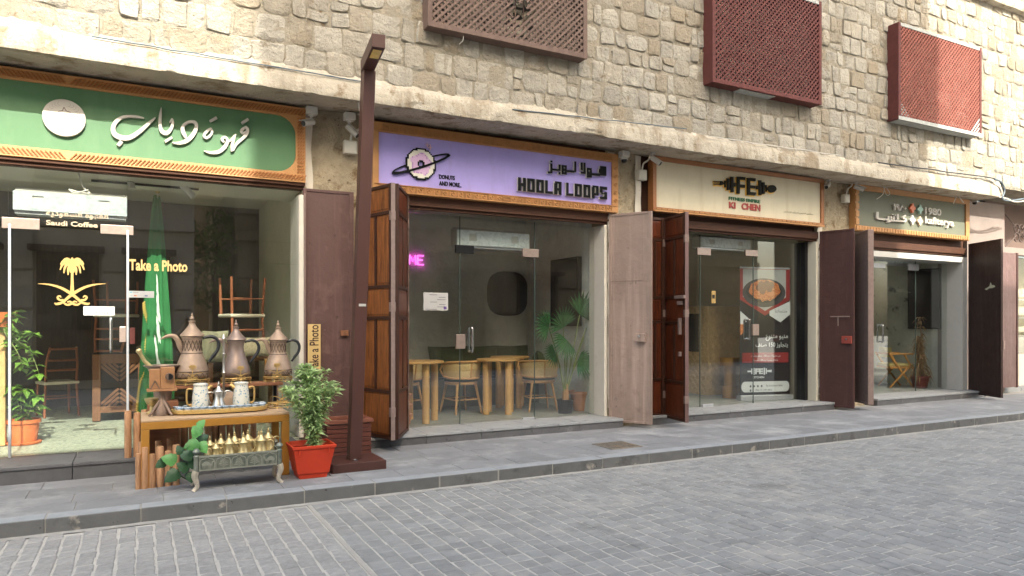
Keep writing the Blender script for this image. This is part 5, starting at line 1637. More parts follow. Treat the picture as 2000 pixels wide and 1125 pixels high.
def dot_mat():
    m = M('dotted_flask', lin(214, 212, 200), .4, var=.04, vs=20)
    nt = m.node_tree; N = nt.nodes; L = nt.links
    b = N['Principled BSDF']; src = b.inputs['Base Color'].links[0].from_socket
    vo = N.new('ShaderNodeTexVoronoi'); vo.inputs['Scale'].default_value = 48
    geo = N['Geometry']
    L.new(geo.outputs['Position'], vo.inputs['Vector'])
    mr = N.new('ShaderNodeMapRange'); mr.inputs[1].default_value = .30; mr.inputs[2].default_value = .34; mr.inputs[3].default_value = 1; mr.inputs[4].default_value = 0
    L.new(vo.outputs['Distance'], mr.inputs[0])
    mx = N.new('ShaderNodeMix'); mx.data_type = 'RGBA'
    hs = N.new('ShaderNodeMix'); hs.data_type = 'RGBA'
    hs.inputs[6].default_value = (*lin(96, 150, 186), 1); hs.inputs[7].default_value = (*lin(150, 160, 150), 1)
    sx = N.new('ShaderNodeSeparateColor'); L.new(vo.outputs['Color'], sx.inputs[0]); L.new(sx.outputs[0], hs.inputs[0])
    L.new(mr.outputs[0], mx.inputs[0]); L.new(src, mx.inputs[6]); L.new(hs.outputs[2], mx.inputs[7])
    L.new(mx.outputs[2], b.inputs['Base Color'])
    return m
FLM = dot_mat()
def flask(u, label, side):
    cx, cy = X(u, 6.97), 6.97
    t = thing('flask', label, 'flask', (cx, cy, TZ + .0165))
    z = TZ + .0165
    MB().lathe([(.062, 0), (.073, .005), (.075, .05), (.07, .14), (.062, .20), (.058, .225), (.064, .235), (.064, .245), (.05, .252), (.01, .256)], (cx, cy, z), 24).build('body', FLM, t, smooth=True)
    hd = catmull([(.066, .2), (.1, .205), (.115, .18), (.115, .09), (.1, .06), (.075, .06)], 4)
    MB().tube([(cx + side*x, cy, z + zz) for x, zz in hd], .009, 8).build('handle', GOLD, t, smooth=True)
    MB().tube([(cx - side*.06, cy, z + .2), (cx - side*.085, cy, z + .225), (cx - side*.1, cy, z + .222)], [.022, .014, .008], 8).build('spout', GOLD, t, smooth=True)
flask(392, 'white flask with blue dots at the left of the tray', -1)
flask(471, 'white flask with blue dots at the right of the tray', 1)
d = dallah('coffee_pot', 'small silver coffee pot between the two dotted flasks', .27, SILVER, SILVER, bands=False)
d.location = (X(427, 6.93), 6.93, TZ + .0165); d.rotation_euler = (0, 0, R(180))
# old box camera on a tripod mount
cmx, cmy = .165, 6.95
cam_t = thing('box_camera', 'antique wooden box camera on a metal tripod foot on the table', 'camera ornament', (cmx, cmy, TZ))
OLDW = M('old_camera_wood', lin(160, 116, 78), .6, var=.2, vs=10, bump=.2, bs=40)
OLDM = M('old_iron', lin(128, 108, 94), .5, metal=.6, var=.2, vs=14, bump=.2)
for an in (-2.5, -.9, .6, 2.1):
    MB().tube([(cmx + .02*math.cos(an), cmy + .02*math.sin(an), TZ + .13), (cmx + .10*math.cos(an), cmy + .10*math.sin(an), TZ + .03), (cmx + .13*math.cos(an), cmy + .12*math.sin(an), TZ + .008)], [.014, .012, .009], 8).build('leg', OLDM, cam_t, smooth=True)
MB().lathe([(.075, .004), (.07, .05), (.03, .12), (.022, .2), (.03, .215)], (cmx, cmy, TZ), 16).build('column', OLDM, cam_t, smooth=True)
MB().box(cmx - .12, cmx + .12, cmy - .07, cmy + .07, TZ + .216, TZ + .236).build('plate', OLDW, cam_t, bevel=.004)
MB().box(cmx - .10, cmx - .012, cmy - .06, cmy + .06, TZ + .2365, TZ + .41).build('bellows_box', OLDW, cam_t, bevel=.005)
MB().box(cmx - .011, cmx + .10, cmy - .065, cmy + .06, TZ + .2365, TZ + .425).build('front_box', OLDW, cam_t, bevel=.005)
MB().tube([(cmx + .055, cmy - .064, TZ + .345), (cmx + .06, cmy - .10, TZ + .345)], .032, 16).build('lens_tube', OLDM, cam_t, smooth=True)
MB().tube([(cmx + .06, cmy - .098, TZ + .345), (cmx + .06, cmy - .1015, TZ + .345)], .025, 16).build('lens', BLACKP, cam_t, smooth=True)
mb = MB(); mb.bar((cmx - .09, cmy - .062, TZ + .24), (cmx - .055, cmy - .062, TZ + .31), .01, .006).bar((cmx - .02, cmy - .062, TZ + .24), (cmx - .055, cmy - .062, TZ + .31), .01, .006)
mb.build('strut', OLDM, cam_t)
# brass mortar with pestle
mx_, my_ = X(318, 7.40), 7.42
mo = thing('brass_mortar', 'wide brass mortar with its pestle at the left end of the shelf', 'mortar', (mx_, my_, SHZ))
MB().box(mx_ - .13, mx_ + .13, my_ - .1, my_ + .1, .151, SHZ - .14).build('pedestal', SHW, mo, bevel=.005)
MB().lathe([(.07, SHZ - .139), (.075, SHZ - .12), (.085, SHZ), (.105, SHZ + .12), (.135, SHZ + .17), (.165, SHZ + .185), (.167, SHZ + .195), (.13, SHZ + .185), (.09, SHZ + .1), (.001, SHZ + .02)], (mx_, my_, 0), 24).build('bowl', PEWTER, mo, smooth=True)
mb = MB().tube([(mx_ - .03, my_, SHZ + .1), (mx_ - .155, my_ - .02, SHZ + .24), (mx_ - .185, my_ - .025, SHZ + .30), (mx_ - .2, my_ - .027, SHZ + .335), (mx_ - .207, my_ - .028, SHZ + .35)], [.022, .018, .018, .028, .016], 10)
tag(mb.build('pestle', BRASS, smooth=True), 'brass pestle leaning out of the wide mortar', 'pestle')
# tall slim sceptre between the pots
b = P(437, 742, 7.28); zt = Z(437, 652, 7.28)
t = thing('sceptre', 'slim silver sceptre with a spear tip between the large pots', 'ornament', (b.x, 7.28, TZ + .001))
prof = [(.03, TZ + .001), (.03, TZ + .01), (.012, TZ + .02), (.011, b.z + .06), (.018, b.z + .07), (.011, b.z + .08), (.010, b.z + .24), (.017, b.z + .25), (.009, b.z + .26), (.009, zt - .06), (.02, zt - .045), (.004, zt)]
MB().lathe(prof, (b.x, 7.28, 0), 10).build('shaft', SILVER, t, smooth=True)
# carved trough with small brass pots
trx0, trx1, try0, try1 = .385, 1.085, 6.345, 6.60
PATINA = M('patina_metal', lin(136, 140, 128), .5, metal=.55, var=.2, vs=12, bump=.4, bs=60, spots=((lin(104, 116, 108), 7, .5, .65),), bdist=.004)
tg = thing('carved_trough', 'carved grey metal trough on curved legs in front of the table', 'trough', (.73, 6.47, 0))
zb_, zt_ = .165, .287
MB().box(trx0 + .04, trx1 - .04, try0, try0 + .012, zb_, zt_).build('front_panel', PATINA, tg)
MB().box(trx0 + .04, trx1 - .04, try1 - .012, try1, zb_, zt_).build('back_panel', PATINA, tg)
for xx in (trx0 + .012, trx1 - .024): MB().box(xx, xx + .012, try0 + .03, try1 - .03, zb_, zt_).build('side_panel', PATINA, tg)
MB().box(trx0 + .03, trx1 - .03, try0 + .013, try1 - .013, zb_ + .02, zb_ + .03).build('floor', ALU, tg)
rl = MB()
rl.box(trx0 + .04, trx1 - .04, try0 - .008, try0 - .0005, zt_ - .012, zt_ + .004).box(trx0 + .04, trx1 - .04, try0 - .008, try0 - .0005, zb_, zb_ + .010)
rf = lambda x, y: Vector((x, try0 - .0005, y))
pwid = (trx1 - trx0 - .08)/5
for k in range(5):
    a = trx0 + .04 + pwid*k; m_ = a + pwid/2; e_ = a + pwid
    stroke(rl, [(a + .006, zb_ + .01, .007), (a + .006, zb_ + .07, .007), (a + .02, zb_ + .092, .007), (m_ - .02, zb_ + .098, .007), (m_, zb_ + .112, .007)], rf, NY, .006, 3)
    stroke(rl, [(e_ - .006, zb_ + .01, .007), (e_ - .006, zb_ + .07, .007), (e_ - .02, zb_ + .092, .007), (m_ + .02, zb_ + .098, .007), (m_, zb_ + .112, .007)], rf, NY, .006, 3)
    if k in (0, 4):   # walking animal relief
        sg = 1 if k == 0 else -1
        stroke(rl, [(m_ - sg*.038, zb_ + .045, .016), (m_ - sg*.01, zb_ + .06, .034), (m_ + sg*.02, zb_ + .048, .018), (m_ + sg*.035, zb_ + .045, .009), (m_ + sg*.042, zb_ + .07, .009), (m_ + sg*.052, zb_ + .07, .006)], rf, NY, .007, 3)
        for dx in (-.034, -.022, .012, .022): stroke(rl, [(m_ + sg*dx, zb_ + .045, .007), (m_ + sg*(dx + .004), zb_ + .014, .005)], rf, NY, .006, 2)
    else:             # leafy relief
        stroke(rl, [(m_, zb_ + .014, .005), (m_, zb_ + .085, .005)], rf, NY, .006, 2)
        for j in range(5):
            for sg in (-1, 1):
                zz = zb_ + .022 + j*.013
                stroke(rl, [(m_, zz, .003), (m_ + sg*(.022 - .003*j), zz + .010 + (k % 2)*.004, .009), (m_ + sg*(.040 - .006*j), zz + .006 + (k % 2)*.01, .003)], rf, NY, .006, 2)
rl.build('relief', M('patina_relief', lin(158, 160, 146), .5, metal=.5, var=.15, vs=20), tg)
for sx_, xx in ((-1, trx0 + .02), (1, trx1 - .02)):
    for yy in (try0 + .01, try1 - .01):
        MB().lathe([(.018, zb_ - .02), (.022, zb_), (.02, zt_ - .02), (.024, zt_), (.02, zt_ + .006), (.012, zt_ + .012), (.02, zt_ + .02), (.03, zt_ + .038), (.026, zt_ + .052), (.012, zt_ + .064), (.002, zt_ + .068)], (xx, yy, 0), 12).build('corner_post', PATINA, tg, smooth=True)
        lgp = catmull([(xx, zb_ - .0, .03), (xx + sx_*.012, zb_ - .045, .026), (xx - sx_*.002, zb_ - .09, .02), (xx - sx_*.006, zb_ - .13, .018), (xx + sx_*.012, .012, .018), (xx + sx_*.02, .001, .022)], 3)
        MB().tube([(a, yy, z) for a, z, r in lgp], [r for a, z, r in lgp], 8).build('leg', M('pale_pewter', lin(190, 180, 162), .5, metal=.4, var=.15, vs=14), tg, smooth=True)
sp0 = dallah('coffee_pot', 'small brass coffee pot standing in the carved trough', .25, BRASS, BRASS, 'small brass pots in the trough', seg=16, bands=False)
k = 0
for (xx, yy, sc, rz) in ((.56, 6.42, .86, 10), (.665, 6.425, 1.05, -8), (.78, 6.43, 1.05, 5), (.925, 6.425, 1.1, -4), (.52, 6.52, .95, 30), (.61, 6.53, 1.0, 0), (.72, 6.53, 1.05, 20), (.83, 6.535, 1.08, -15), (.92, 6.53, 1.0, 12), (1.0, 6.53, 1.1, 200)):
    d = sp0 if k == 0 else copy_tree(sp0)
    d.location = (xx, yy, zb_ + .0305); d.scale = (sc, sc, sc); d.rotation_euler = (0, 0, R(rz)); k += 1
# trailing artificial leaves
LEAFG = M('ivy_leaf', lin(92, 150, 82), .45, var=.25, vs=18, rnd=.3, spec=.4, spots=((lin(40, 76, 44), 10, .55, .7),))
LEAFD = M('ivy_leaf_dark', lin(52, 84, 56), .45, var=.25, vs=18, spec=.4, spots=((lin(120, 140, 110), 26, .66, .72),))
iv = thing('trailing_vine', 'artificial vine with broad green leaves between logs and trough', 'vine', (.33, 6.4, 0))
def broad_leaf(c, size, ang, tilt, mat):
    """heart shaped lobed leaf pointing at angle ang from upright, seen from the street"""
    c = Vector(c)
    nrm = Vector((math.sin(R(tilt)), -1, .35)).normalized()
    dr_ = Vector((math.sin(R(ang)), 0, math.cos(R(ang))))
    dr_ = (dr_ - nrm*dr_.dot(nrm)).normalized(); sd = dr_.cross(nrm)
    prof_ = [(.0, .02), (.05, .26), (.16, .40), (.28, .44), (.36, .36), (.46, .40), (.58, .34), (.66, .26), (.76, .24), (.88, .12), (1.0, .0)]
    mb = MB()
    def w(y, x): return c + dr_*(size*(y - .4)) + sd*(size*x) + nrm*(size*(-.30*(y-.35)**2 - .18*abs(x) + .05*math.sin(y*18)*abs(x)))
    for y, x in prof_:
        mb.v += [w(y, x), w(y, x*.5), w(y, 0), w(y, -x*.5), w(y, -x)]
    for i in range(len(prof_)-1):
        for k in range(4):
            o = i*5 + k
            mb.f.append((o, o+1, o+6, o+5))
    return mb.build('leaf', mat, iv, smooth=True, ang=80, fix=False)
leaf_spots = [(385, 842, 6.40, .12, -150, 20, LEAFG), (392, 828, 6.43, .085, 40, -20, LEAFG), (377, 868, 6.36, .13, -110, 10, LEAFG), (395, 872, 6.38, .115, 150, -20, LEAFG),
              (333, 897, 6.48, .13, -70, 0, LEAFG), (316, 905, 6.50, .10, -120, 30, LEAFD), (338, 928, 6.46, .14, -130, 0, LEAFD), (366, 889, 6.42, .12, 30, -10, LEAFD),
              (360, 912, 6.42, .12, -60, 30, LEAFD), (377, 906, 6.44, .11, 120, 0, LEAFD), (396, 856, 6.45, .10, 60, 10, LEAFD), (372, 930, 6.44, .10, 170, 0, LEAFD), (352, 880, 6.46, .09, -20, 20, LEAFD)]
for (u, v, Yp, sz, an_, tl_, m_) in leaf_spots:
    broad_leaf(P(u, v, Yp), sz*.98, an_, tl_, m_)
sp_ = [tuple(P(u, v, Yp + .03)) for u, v, Yp in ((392, 833, 6.45), (390, 860, 6.45), (380, 885, 6.46), (368, 905, 6.47), (345, 922, 6.5), (372, 940, 6.5))]
MB().tube(catmull(sp_, 4), .006, 6).build('stem', M('vine_stem', lin(60, 78, 46), .6, var=.1), iv, smooth=True)
# red planter with a leafy shrub
rx0, rx1, ry0, ry1, rz = 1.175, 1.555, 6.335, 6.70, .30
rp = thing('red_planter', 'square red plastic planter at the table end', 'planter', (1.365, 6.5, 0))
REDP = M('red_plastic', lin(196, 62, 36), .5, var=.10, vs=5, bump=.05, spec=.4, spots=((lin(160, 52, 34), 3, .58, .72), (lin(206, 120, 96), 26, .7, .78)))
mb = MB()
def sq(z, ins): return [(rx0+ins, ry0+ins, z), (rx1-ins, ry0+ins, z), (rx1-ins, ry1-ins, z), (rx0+ins, ry1-ins, z)]
lv = [sq(.0, .068), sq(.035, .062), sq(.05, .05), sq(.24, .015), sq(.27, .01), sq(.272, .0), sq(.30, -.004), sq(.302, .014), sq(.262, .026), sq(.255, .03)]
for l in lv: mb.v += [Vector(p) for p in l]
for i in range(len(lv)-1):
    for k in range(4):
        mb.f.append((i*4+k, i*4+(k+1) % 4, i*4+4+(k+1) % 4, i*4+4+k))
mb.f.append((0, 1, 2, 3))
mb.build('pot', REDP, rp, bevel=.008)
mb = MB()
for xx in (rx0 + .055, rx1 - .07): mb.box(xx, xx + .01, ry0 - .006, ry0 + .02, .225, .268)
mb.build('rib', REDP, rp)
SOIL = M('soil', lin(58, 44, 36), .95, var=.4, vs=30, bump=1, bs=60)
MB().grid(lambda u, v: (rx0 + .03 + (rx1-rx0-.06)*u, ry0 + .03 + (ry1-ry0-.06)*v, .245 + .012*noise.noise(Vector((u*6, v*6, 0)))), 12, 12).build('soil', SOIL, rp, smooth=True)
def leaf_quad(mb, p, d, size, wid, droop=.3, rr_=random):
    d = d.normalized()
    s_ = d.cross(Vector((0, 0, 1)))
    if s_.length < .05: s_ = Vector((1, 0, 0))
    s_.normalize(); s_ = (s_ + Vector((rr_.uniform(-.3, .3), rr_.uniform(-.3, .3), rr_.uniform(-.5, .5)))).normalized()
    up = s_.cross(d)
    dn = Vector((0, 0, -1))
    m1 = p + d*size*.4 + up*size*.05; tip = p + d*size + dn*size*droop
    b = len(mb.v)
    mb.v += [p, m1 + s_*wid, m1 - up*wid*.35 + dn*size*droop*.1, m1 - s_*wid, tip]
    mb.f += [(b, b+1, b+2), (b, b+2, b+3), (b+1, b+4, b+2), (b+2, b+4, b+3)]
def leaf_mat(name, c, tr=.35):
    m = M(name, c, .5, var=.2, vs=20, rnd=.28, spec=.35)
    nt = m.node_tree; N = nt.nodes; L = nt.links
    b = N['Principled BSDF']; t = N.new('ShaderNodeBsdfTranslucent'); mx = N.new('ShaderNodeMixShader'); mx.inputs[0].default_value = tr
    L.new(b.inputs['Base Color'].links[0].from_socket, t.inputs[0])
    out = N['Material Output']
    L.new(b.outputs[0], mx.inputs[1]); L.new(t.outputs[0], mx.inputs[2]); L.new(mx.outputs[0], out.inputs[0])
    return m
BASIL = leaf_mat('shrub_leaf', lin(180, 202, 146))
STEMG = M('green_stem', lin(130, 140, 86), .6, var=.15)
pl = thing('leafy_shrub', 'bushy pale green shrub growing in the red planter', 'plant', (1.37, 6.5, .25))
rq = random.Random(21); lf = MB(); stm = MB()
for s_ in range(26):
    an = rq.uniform(0, 2*math.pi); rad = math.sqrt(rq.random())
    base = Vector((1.40 + rq.uniform(-.03, .03), 6.5 + rq.uniform(-.03, .03), .245))
    topz = .99 - .22*rad*rad + rq.uniform(-.06, .03)
    tip = Vector((1.36 + .245*rad*math.cos(an), 6.5 + .2*rad*math.sin(an), topz))
    mid = base.lerp(tip, .45) + Vector((-.03*math.cos(an), -.03*math.sin(an), .02))
    pts = [Vector(p) for p in catmull([base, mid, tip], 8)]
    stm.tube(pts, [.006 - .004*i/len(pts) for i in range(len(pts))], 5)
    for i, p in enumerate(pts):
        if i < 4 and s_ % 3: continue
        for k in range(5 if i > 6 else 3):
            a2 = rq.uniform(0, 2*math.pi)
            d = Vector((math.cos(a2), math.sin(a2), rq.uniform(-.1, .8)))
            leaf_quad(lf, p + d*.008, d, rq.uniform(.06, .10), rq.uniform(.013, .021), rq.uniform(.1, .5), rq)
    for k in range(7):
        a2 = rq.uniform(0, 2*math.pi); d = Vector((math.cos(a2), math.sin(a2), rq.uniform(.2, 1.2)))
        leaf_quad(lf, pts[-1], d, rq.uniform(.05, .085), .015, .1, rq)
stm.build('stem', STEMG, pl, smooth=True); lf.build('foliage', BASIL, pl, fix=False, kind='stuff')
# slatted wooden planter behind the lamp
wp = thing('slatted_planter', 'dark red slatted wooden planter behind the street lamp', 'planter', (1.9, 7.42, 0))
SLW = M('red_slat_wood', lin(92, 48, 36), .55, var=.25, vs=6, stretch=(1, 1, 8), rnd=.1)
for k in range(7):
    z0 = .012 + k*.048
    MB().box(1.68, 2.145, 7.24, 7.26, z0, z0 + .042).build('slat', SLW, wp, bevel=.003)
    MB().box(2.126, 2.146, 7.261, 7.579, z0, z0 + .042).build('slat', SLW, wp, bevel=.003)
    MB().box(1.68, 1.70, 7.261, 7.579, z0, z0 + .042).build('slat', SLW, wp, bevel=.003)
rim = MB().box(1.655, 2.165, 7.225, 7.285, .351, .388).box(1.655, 2.165, 7.56, 7.605, .351, .388).box(1.655, 1.715, 7.2851, 7.5599, .351, .388).box(2.105, 2.165, 7.2851, 7.5599, .351, .388)
rim.build('rim', M('rim_wood', lin(120, 70, 52), .6, var=.2, vs=10), wp, bevel=.004)
MB().box(1.701, 2.125, 7.261, 7.58, .01, .3).build('liner', DARKV, wp)

# odds and ends among the pots
t = thing('copper_plate', 'round copper plate standing behind the silver pot', 'plate', (X(447, 7.12), 7.12, TZ))
MB().prism([(X(447, 7.12) + .085*math.cos(a), 7.12 + .02*math.sin(a), TZ + .086 + .085*math.sin(a)) for a in [2*math.pi*k/28 for k in range(28)]], (0, .012, 0)).build('disc', COPPER, t, bevel=.003)
t = thing('amber_box', 'small amber box behind the right engraved pot', 'box', (X(523, 7.52), 7.52, SHZ))
MB().box(X(523, 7.52) - .03, X(523, 7.52) + .035, 7.48, 7.55, SHZ + .0005, SHZ + .21).build('case', M('amber', lin(172, 122, 50), .4, var=.1), t, bevel=.004)
MB().box(X(523, 7.52) - .032, X(523, 7.52) + .037, 7.478, 7.552, SHZ + .2105, SHZ + .225).build('lid', GOLD, t, bevel=.003)
t = thing('incense_burner', 'small brass incense burner left of the tray', 'incense burner', (.09, 7.12, TZ))
MB().lathe([(.05, .0005), (.052, .01), (.02, .03), (.018, .07), (.045, .09), (.06, .12), (.062, .14), (.05, .138), (.01, .12)], (.09, 7.12, TZ), 18).build('bowl', BRASS, t, smooth=True)
t = thing('wicker_basket', 'round wicker basket on the dark table behind the pots', 'basket', (X(440, 8.85), 8.85, .99))
MB().lathe([(.1, .991), (.13, 1.05), (.14, 1.14), (.13, 1.14), (.11, 1.06), (.001, 1.02)], (X(440, 8.85), 8.85, 0), 20).build('body', M('wicker', lin(176, 138, 92), .8, var=.25, vs=60, bump=.8, bs=120), t, smooth=True)
# ------------------------------------------------------------------ inside the first shop
FLAGG = M('flag_green', lin(50, 112, 66), .7, var=.12, vs=5, bump=.15, bs=90, spec=.2)
fy = 8.75
fb = Vector((X(302, fy), fy, S[1]['fz']))
ft = Z(308, 378, fy)
fl = thing('furled_flag', 'green flag with white script and yellow fringe furled on a standing pole', 'flag', fb)
MB().tube([(fb.x, fy, .19), (fb.x + .03, fy, ft)], .014, 8).build('pole', SILVER, fl, smooth=True)
MB().lathe([(.14, .151), (.14, .165), (.03, .19), (.02, .2)], (fb.x, fy, 0), 16).build('base', BRASS, fl, smooth=True)
MB().lathe([(.012, ft), (.028, ft + .02), (.03, ft + .035), (.015, ft + .06), (.003, ft + .07)], (fb.x + .03, fy, 0), 12).build('finial', BRASS, fl, smooth=True)
def flag_pt(a, f):   # a: angle, f: 0 top .. 1 bottom
    z = ft - .02 - f*(ft - .30)
    w = .022 + .125*min(1, f*1.05)**.75
    pl_ = 1 + .30*math.sin(6*a + 1.2 + f) + .12*math.sin(11*a + f*2)
    return Vector((fb.x + .02 - .012*f + w*math.cos(a)*pl_, fy + w*.6*math.sin(a)*pl_, z + .05*math.sin(a*2)*f))
MB().grid(lambda u, v: flag_pt(u*2*math.pi, v), 72, 40).build('cloth', FLAGG, fl, smooth=True, ang=80)
ws = MB()
rq = random.Random(5)
def fmap(x, y):
    p = flag_pt(x, y); return p + Vector((0, -.004, 0))
for k in range(9):
    a = 4.75 + rq.uniform(-.1, .18); f = .36 + k*.045
    stroke(ws, [(a - .12, f, .03), (a + .05, f + .02, .05), (a + .14, f + .045, .03)], fmap, NY, .001, 3)
    if k % 2: stroke(ws, [(a + .1, f - .01, .04), (a + .02, f + .05, .03)], fmap, NY, .001, 3)
ws.build('script', M('flag_white', lin(206, 210, 204), .7, var=.04), fl)
fr = MB()
for k in range(46):
    f = .47 + k*.011; a = 3.5 + .35*math.sin(f*12)
    p = flag_pt(a, min(f, 1)); fr.bar(p + Vector((-.004, -.012, 0)), p + Vector((-.03, -.018, -.028)), .012, .004)
fr.build('fringe', M('yellow_fringe', lin(206, 172, 84), .7, var=.15, vs=40), fl, kind='stuff')
# lattice fronted cabinet
CABW = M('cabinet_wood', lin(118, 80, 54), .55, var=.2, vs=5, stretch=(8, 8, 1), spec=.35)
cb = thing('slatted_cabinet', 'brown wooden cabinet with chevron slats in the first shop', 'cabinet', (-.2, 10.3, .15))
cx0, cx1, cy0, cz0, cz1 = X(180, 10.25), X(285, 10.25), 10.25, .16, 1.0
MB().box(cx0, cx1, cy0 + .05, cy0 + .5, cz0 + .1, cz1).build('carcass', DARKV, cb)
mb = MB().box(cx0, cx0 + .09, cy0, cy0 + .049, cz0, cz1).box(cx1 - .09, cx1, cy0, cy0 + .049, cz0, cz1).box(cx0 + .09, cx1 - .09, cy0, cy0 + .049, cz0 + .1, cz0 + .18).box(cx0 + .09, cx1 - .09, cy0, cy0 + .049, cz1 - .12, cz1)
mb.build('frame', CABW, cb, bevel=.004)
mb = MB(); mx_ = (cx0+cx1)/2; zm_ = (cz0 + cz1)/2 + .03
for sx in (-1, 1):
    for sz in (-1, 1):
        for k in range(8):
            d0 = .05 + k*.055
            a = Vector((mx_ + sx*.01, cy0 + .02, zm_ + sz*d0)); b = Vector((mx_ + sx*(cx1-cx0)*.4, cy0 + .02, zm_ + sz*(d0 + .22)))
            lim = (cz1 - .12) if sz > 0 else (cz0 + .18)
            if (b.z - lim)*sz > 0:
                f = (lim - a.z)/(b.z - a.z)
                if f < .1: continue
                b = a.lerp(b, f)
            mb = MB().bar(a, b, .028, .02); mb.build('slat', CABW, cb)
# wooden chairs turned upside down
CHW = M('chair_wood', lin(142, 84, 54), .5, var=.2, vs=8, stretch=(6, 6, 1), spec=.4)
SEATW = M('seat_cream', lin(204, 194, 172), .7, var=.1)
def bentwood(label, loc, rz, flip):
    t = thing('wooden_chair', label, 'chair', (0, 0, 0))
    for sx in (-1, 1):
        MB().tube([(sx*.19, -.18, 0), (sx*.18, -.17, .44)], [.014, .018], 8).build('leg', CHW, t, smooth=True)
        MB().tube(catmull([(sx*.20, .20, 0), (sx*.18, .17, .44), (sx*.18, .20, .7), (sx*.15, .26, .92)], 4), .016, 8).build('leg', CHW, t, smooth=True)
    MB().box(-.21, .21, -.2, .2, .43, .47).build('seat', SEATW, t, bevel=.015)
    mb = MB()
    for zz in (.62, .75, .9): mb.tube([(-.165, .2 + (zz-.6)*.2, zz), (.165, .2 + (zz-.6)*.2, zz)], .014, 8)
    mb.build('back_rail', CHW, t, smooth=True)
    mb = MB()
    for yy in (-.175, .185): mb.tube([(-.18, yy, .25), (.18, yy, .25)], .010, 6)
    mb.build('stretcher', CHW, t, smooth=True)
    t.location = loc; t.rotation_euler = (R(180) if flip else 0, 0, R(rz))
    return t
bentwood('upturned wooden chair with cream seat behind the large coffee pots', (X(472, 8.95), 8.95, 1.93), 15, True)
bentwood('upturned wooden chair on the slatted cabinet', (X(228, 10.5), 10.5, 1.94), -20, True)
bentwood('wooden chair standing far back in the first shop', (X(112, 11.2), 11.2, .152), 200, False)
ut = thing('stacking_table', 'dark wooden table under the upturned chair in the first shop', 'table', (X(472, 8.95), 8.95, .15))
_x = X(472, 8.95)
MB().box(_x - .4, _x + .4, 8.7, 9.2, .95, .99).build('table_top', CABW, ut, bevel=.005)
for dx in (-.36, .36):
    for yy in (8.74, 9.16): MB().box(_x + dx - .025, _x + dx + .025, yy - .025, yy + .025, .151, .949).build('leg', CABW, ut)
def cushion(label, c, w, h, d, mat, rz=0, lean=0):
    mb = MB(); n_ = 14
    from mathutils import Euler
    Mx = Euler((R(lean), 0, R(rz))).to_matrix(); c = Vector(c)
    def f(s_):
        def g(u, v):
            x, z = u*2-1, v*2-1
            e = max(0, (1 - x**4))*max(0, (1 - z**4))
            return c + Mx @ Vector((x*w/2*(1 - .06*(1-abs(z))), s_*d/2*e**.5, z*h/2*(1 - .06*(1-abs(x)))))
        return g
    mb.grid(f(1), n_, n_); mb.grid(f(-1), n_, n_)
    return tag(mb.build('cushion', mat, smooth=True, ang=80), label, 'cushion')
cushion('pale round cushion leaning behind the plain pewter pot', (X(418, 8.4), 8.4, .95 + .18), .3, .36, .14, M('sage_cloth', lin(168, 166, 136), .9, var=.1, vs=10), 20, 10)
cushion('shaggy cream cushion between the pots', (X(497, 8.5), 8.5, 1.12), .42, .22, .16, M('cream_fleece', lin(206, 192, 158), .95, var=.2, vs=40, bump=1, bs=90), -10, 0)
# plant at the left edge
POTO = M('orange_plastic', lin(206, 112, 62), .55, var=.08, spec=.35)
pp = thing('orange_flowerpot', 'orange plastic flowerpot with saucer at the left edge of the first shop', 'flowerpot', (-1.02, 8.75, .15))
pc = (X(46, 8.75), 8.75, .152)
MB().lathe([(.15, 0), (.16, .02), (.15, .025), (.115, .02), (.14, .21), (.155, .215), (.155, .25), (.14, .25), (.13, .21), (.001, .2)], pc, 20).build('pot', POTO, pp, smooth=True)
VINEL = leaf_mat('pothos_leaf', lin(112, 148, 62))
def pothos(label, c, pts, n, seed):
    t = thing('pothos_plant', label, 'plant', c)
    rq = random.Random(seed); lf = MB(); stm = MB()
    for p in pts:
        q_ = [Vector(x) for x in catmull([c] + p, 6)]
        stm.tube(q_, .005, 5)
        for x in q_[1:]:
            for _ in range(n):
                a = rq.uniform(0, 2*math.pi)
                leaf_quad(lf, x, Vector((math.cos(a), math.sin(a)*.6, rq.uniform(-.4, .5))), rq.uniform(.07, .12), rq.uniform(.028, .042), .4, rq)
    stm.build('stem', STEMG, t, smooth=True); lf.build('foliage', VINEL, t, fix=False)
cz = Vector(pc) + Vector((0, 0, .2))
pothos('trailing pothos in the orange flowerpot', cz, [[P(40, 775, 8.7), P(52, 760, 8.68)], [P(62, 780, 8.7), P(75, 775, 8.68)], [P(30, 770, 8.7), P(25, 755, 8.7)], [P(66, 792, 8.7), P(78, 800, 8.66)]], 2, 3)
st = thing('plant_stand', 'tall bamboo plant stand at the left edge of the first shop', 'stand', (X(8, 8.7), 8.7, .15))
MB().box(X(-8, 8.7), X(12, 8.7), 8.65, 8.75, .152, 1.35).build('post', M('bamboo', lin(198, 160, 106), .55, var=.2, vs=8), st, bevel=.01)
MB().lathe([(.1, 1.351), (.14, 1.5), (.13, 1.5), (.09, 1.36)], (X(2, 8.7), 8.7, 0), 16).build('bowl', POTO, st, smooth=True)
c2 = Vector((X(2, 8.7), 8.7, 1.47))
pothos('pothos trailing from the tall plant stand at the left edge', c2, [[P(20, 640, 8.62), P(55, 655, 8.6), P(68, 650, 8.6)], [P(30, 660, 8.6), P(60, 690, 8.58), P(78, 735, 8.58)], [P(25, 625, 8.62), P(30, 610, 8.6)], [P(10, 650, 8.6), P(35, 690, 8.6), P(45, 720, 8.6)]], 2, 8)
MB().box(-3.4, -2.9, 9.5, 11.5, .151, 2.4).build('wall_cabinet', WALLD, bld)
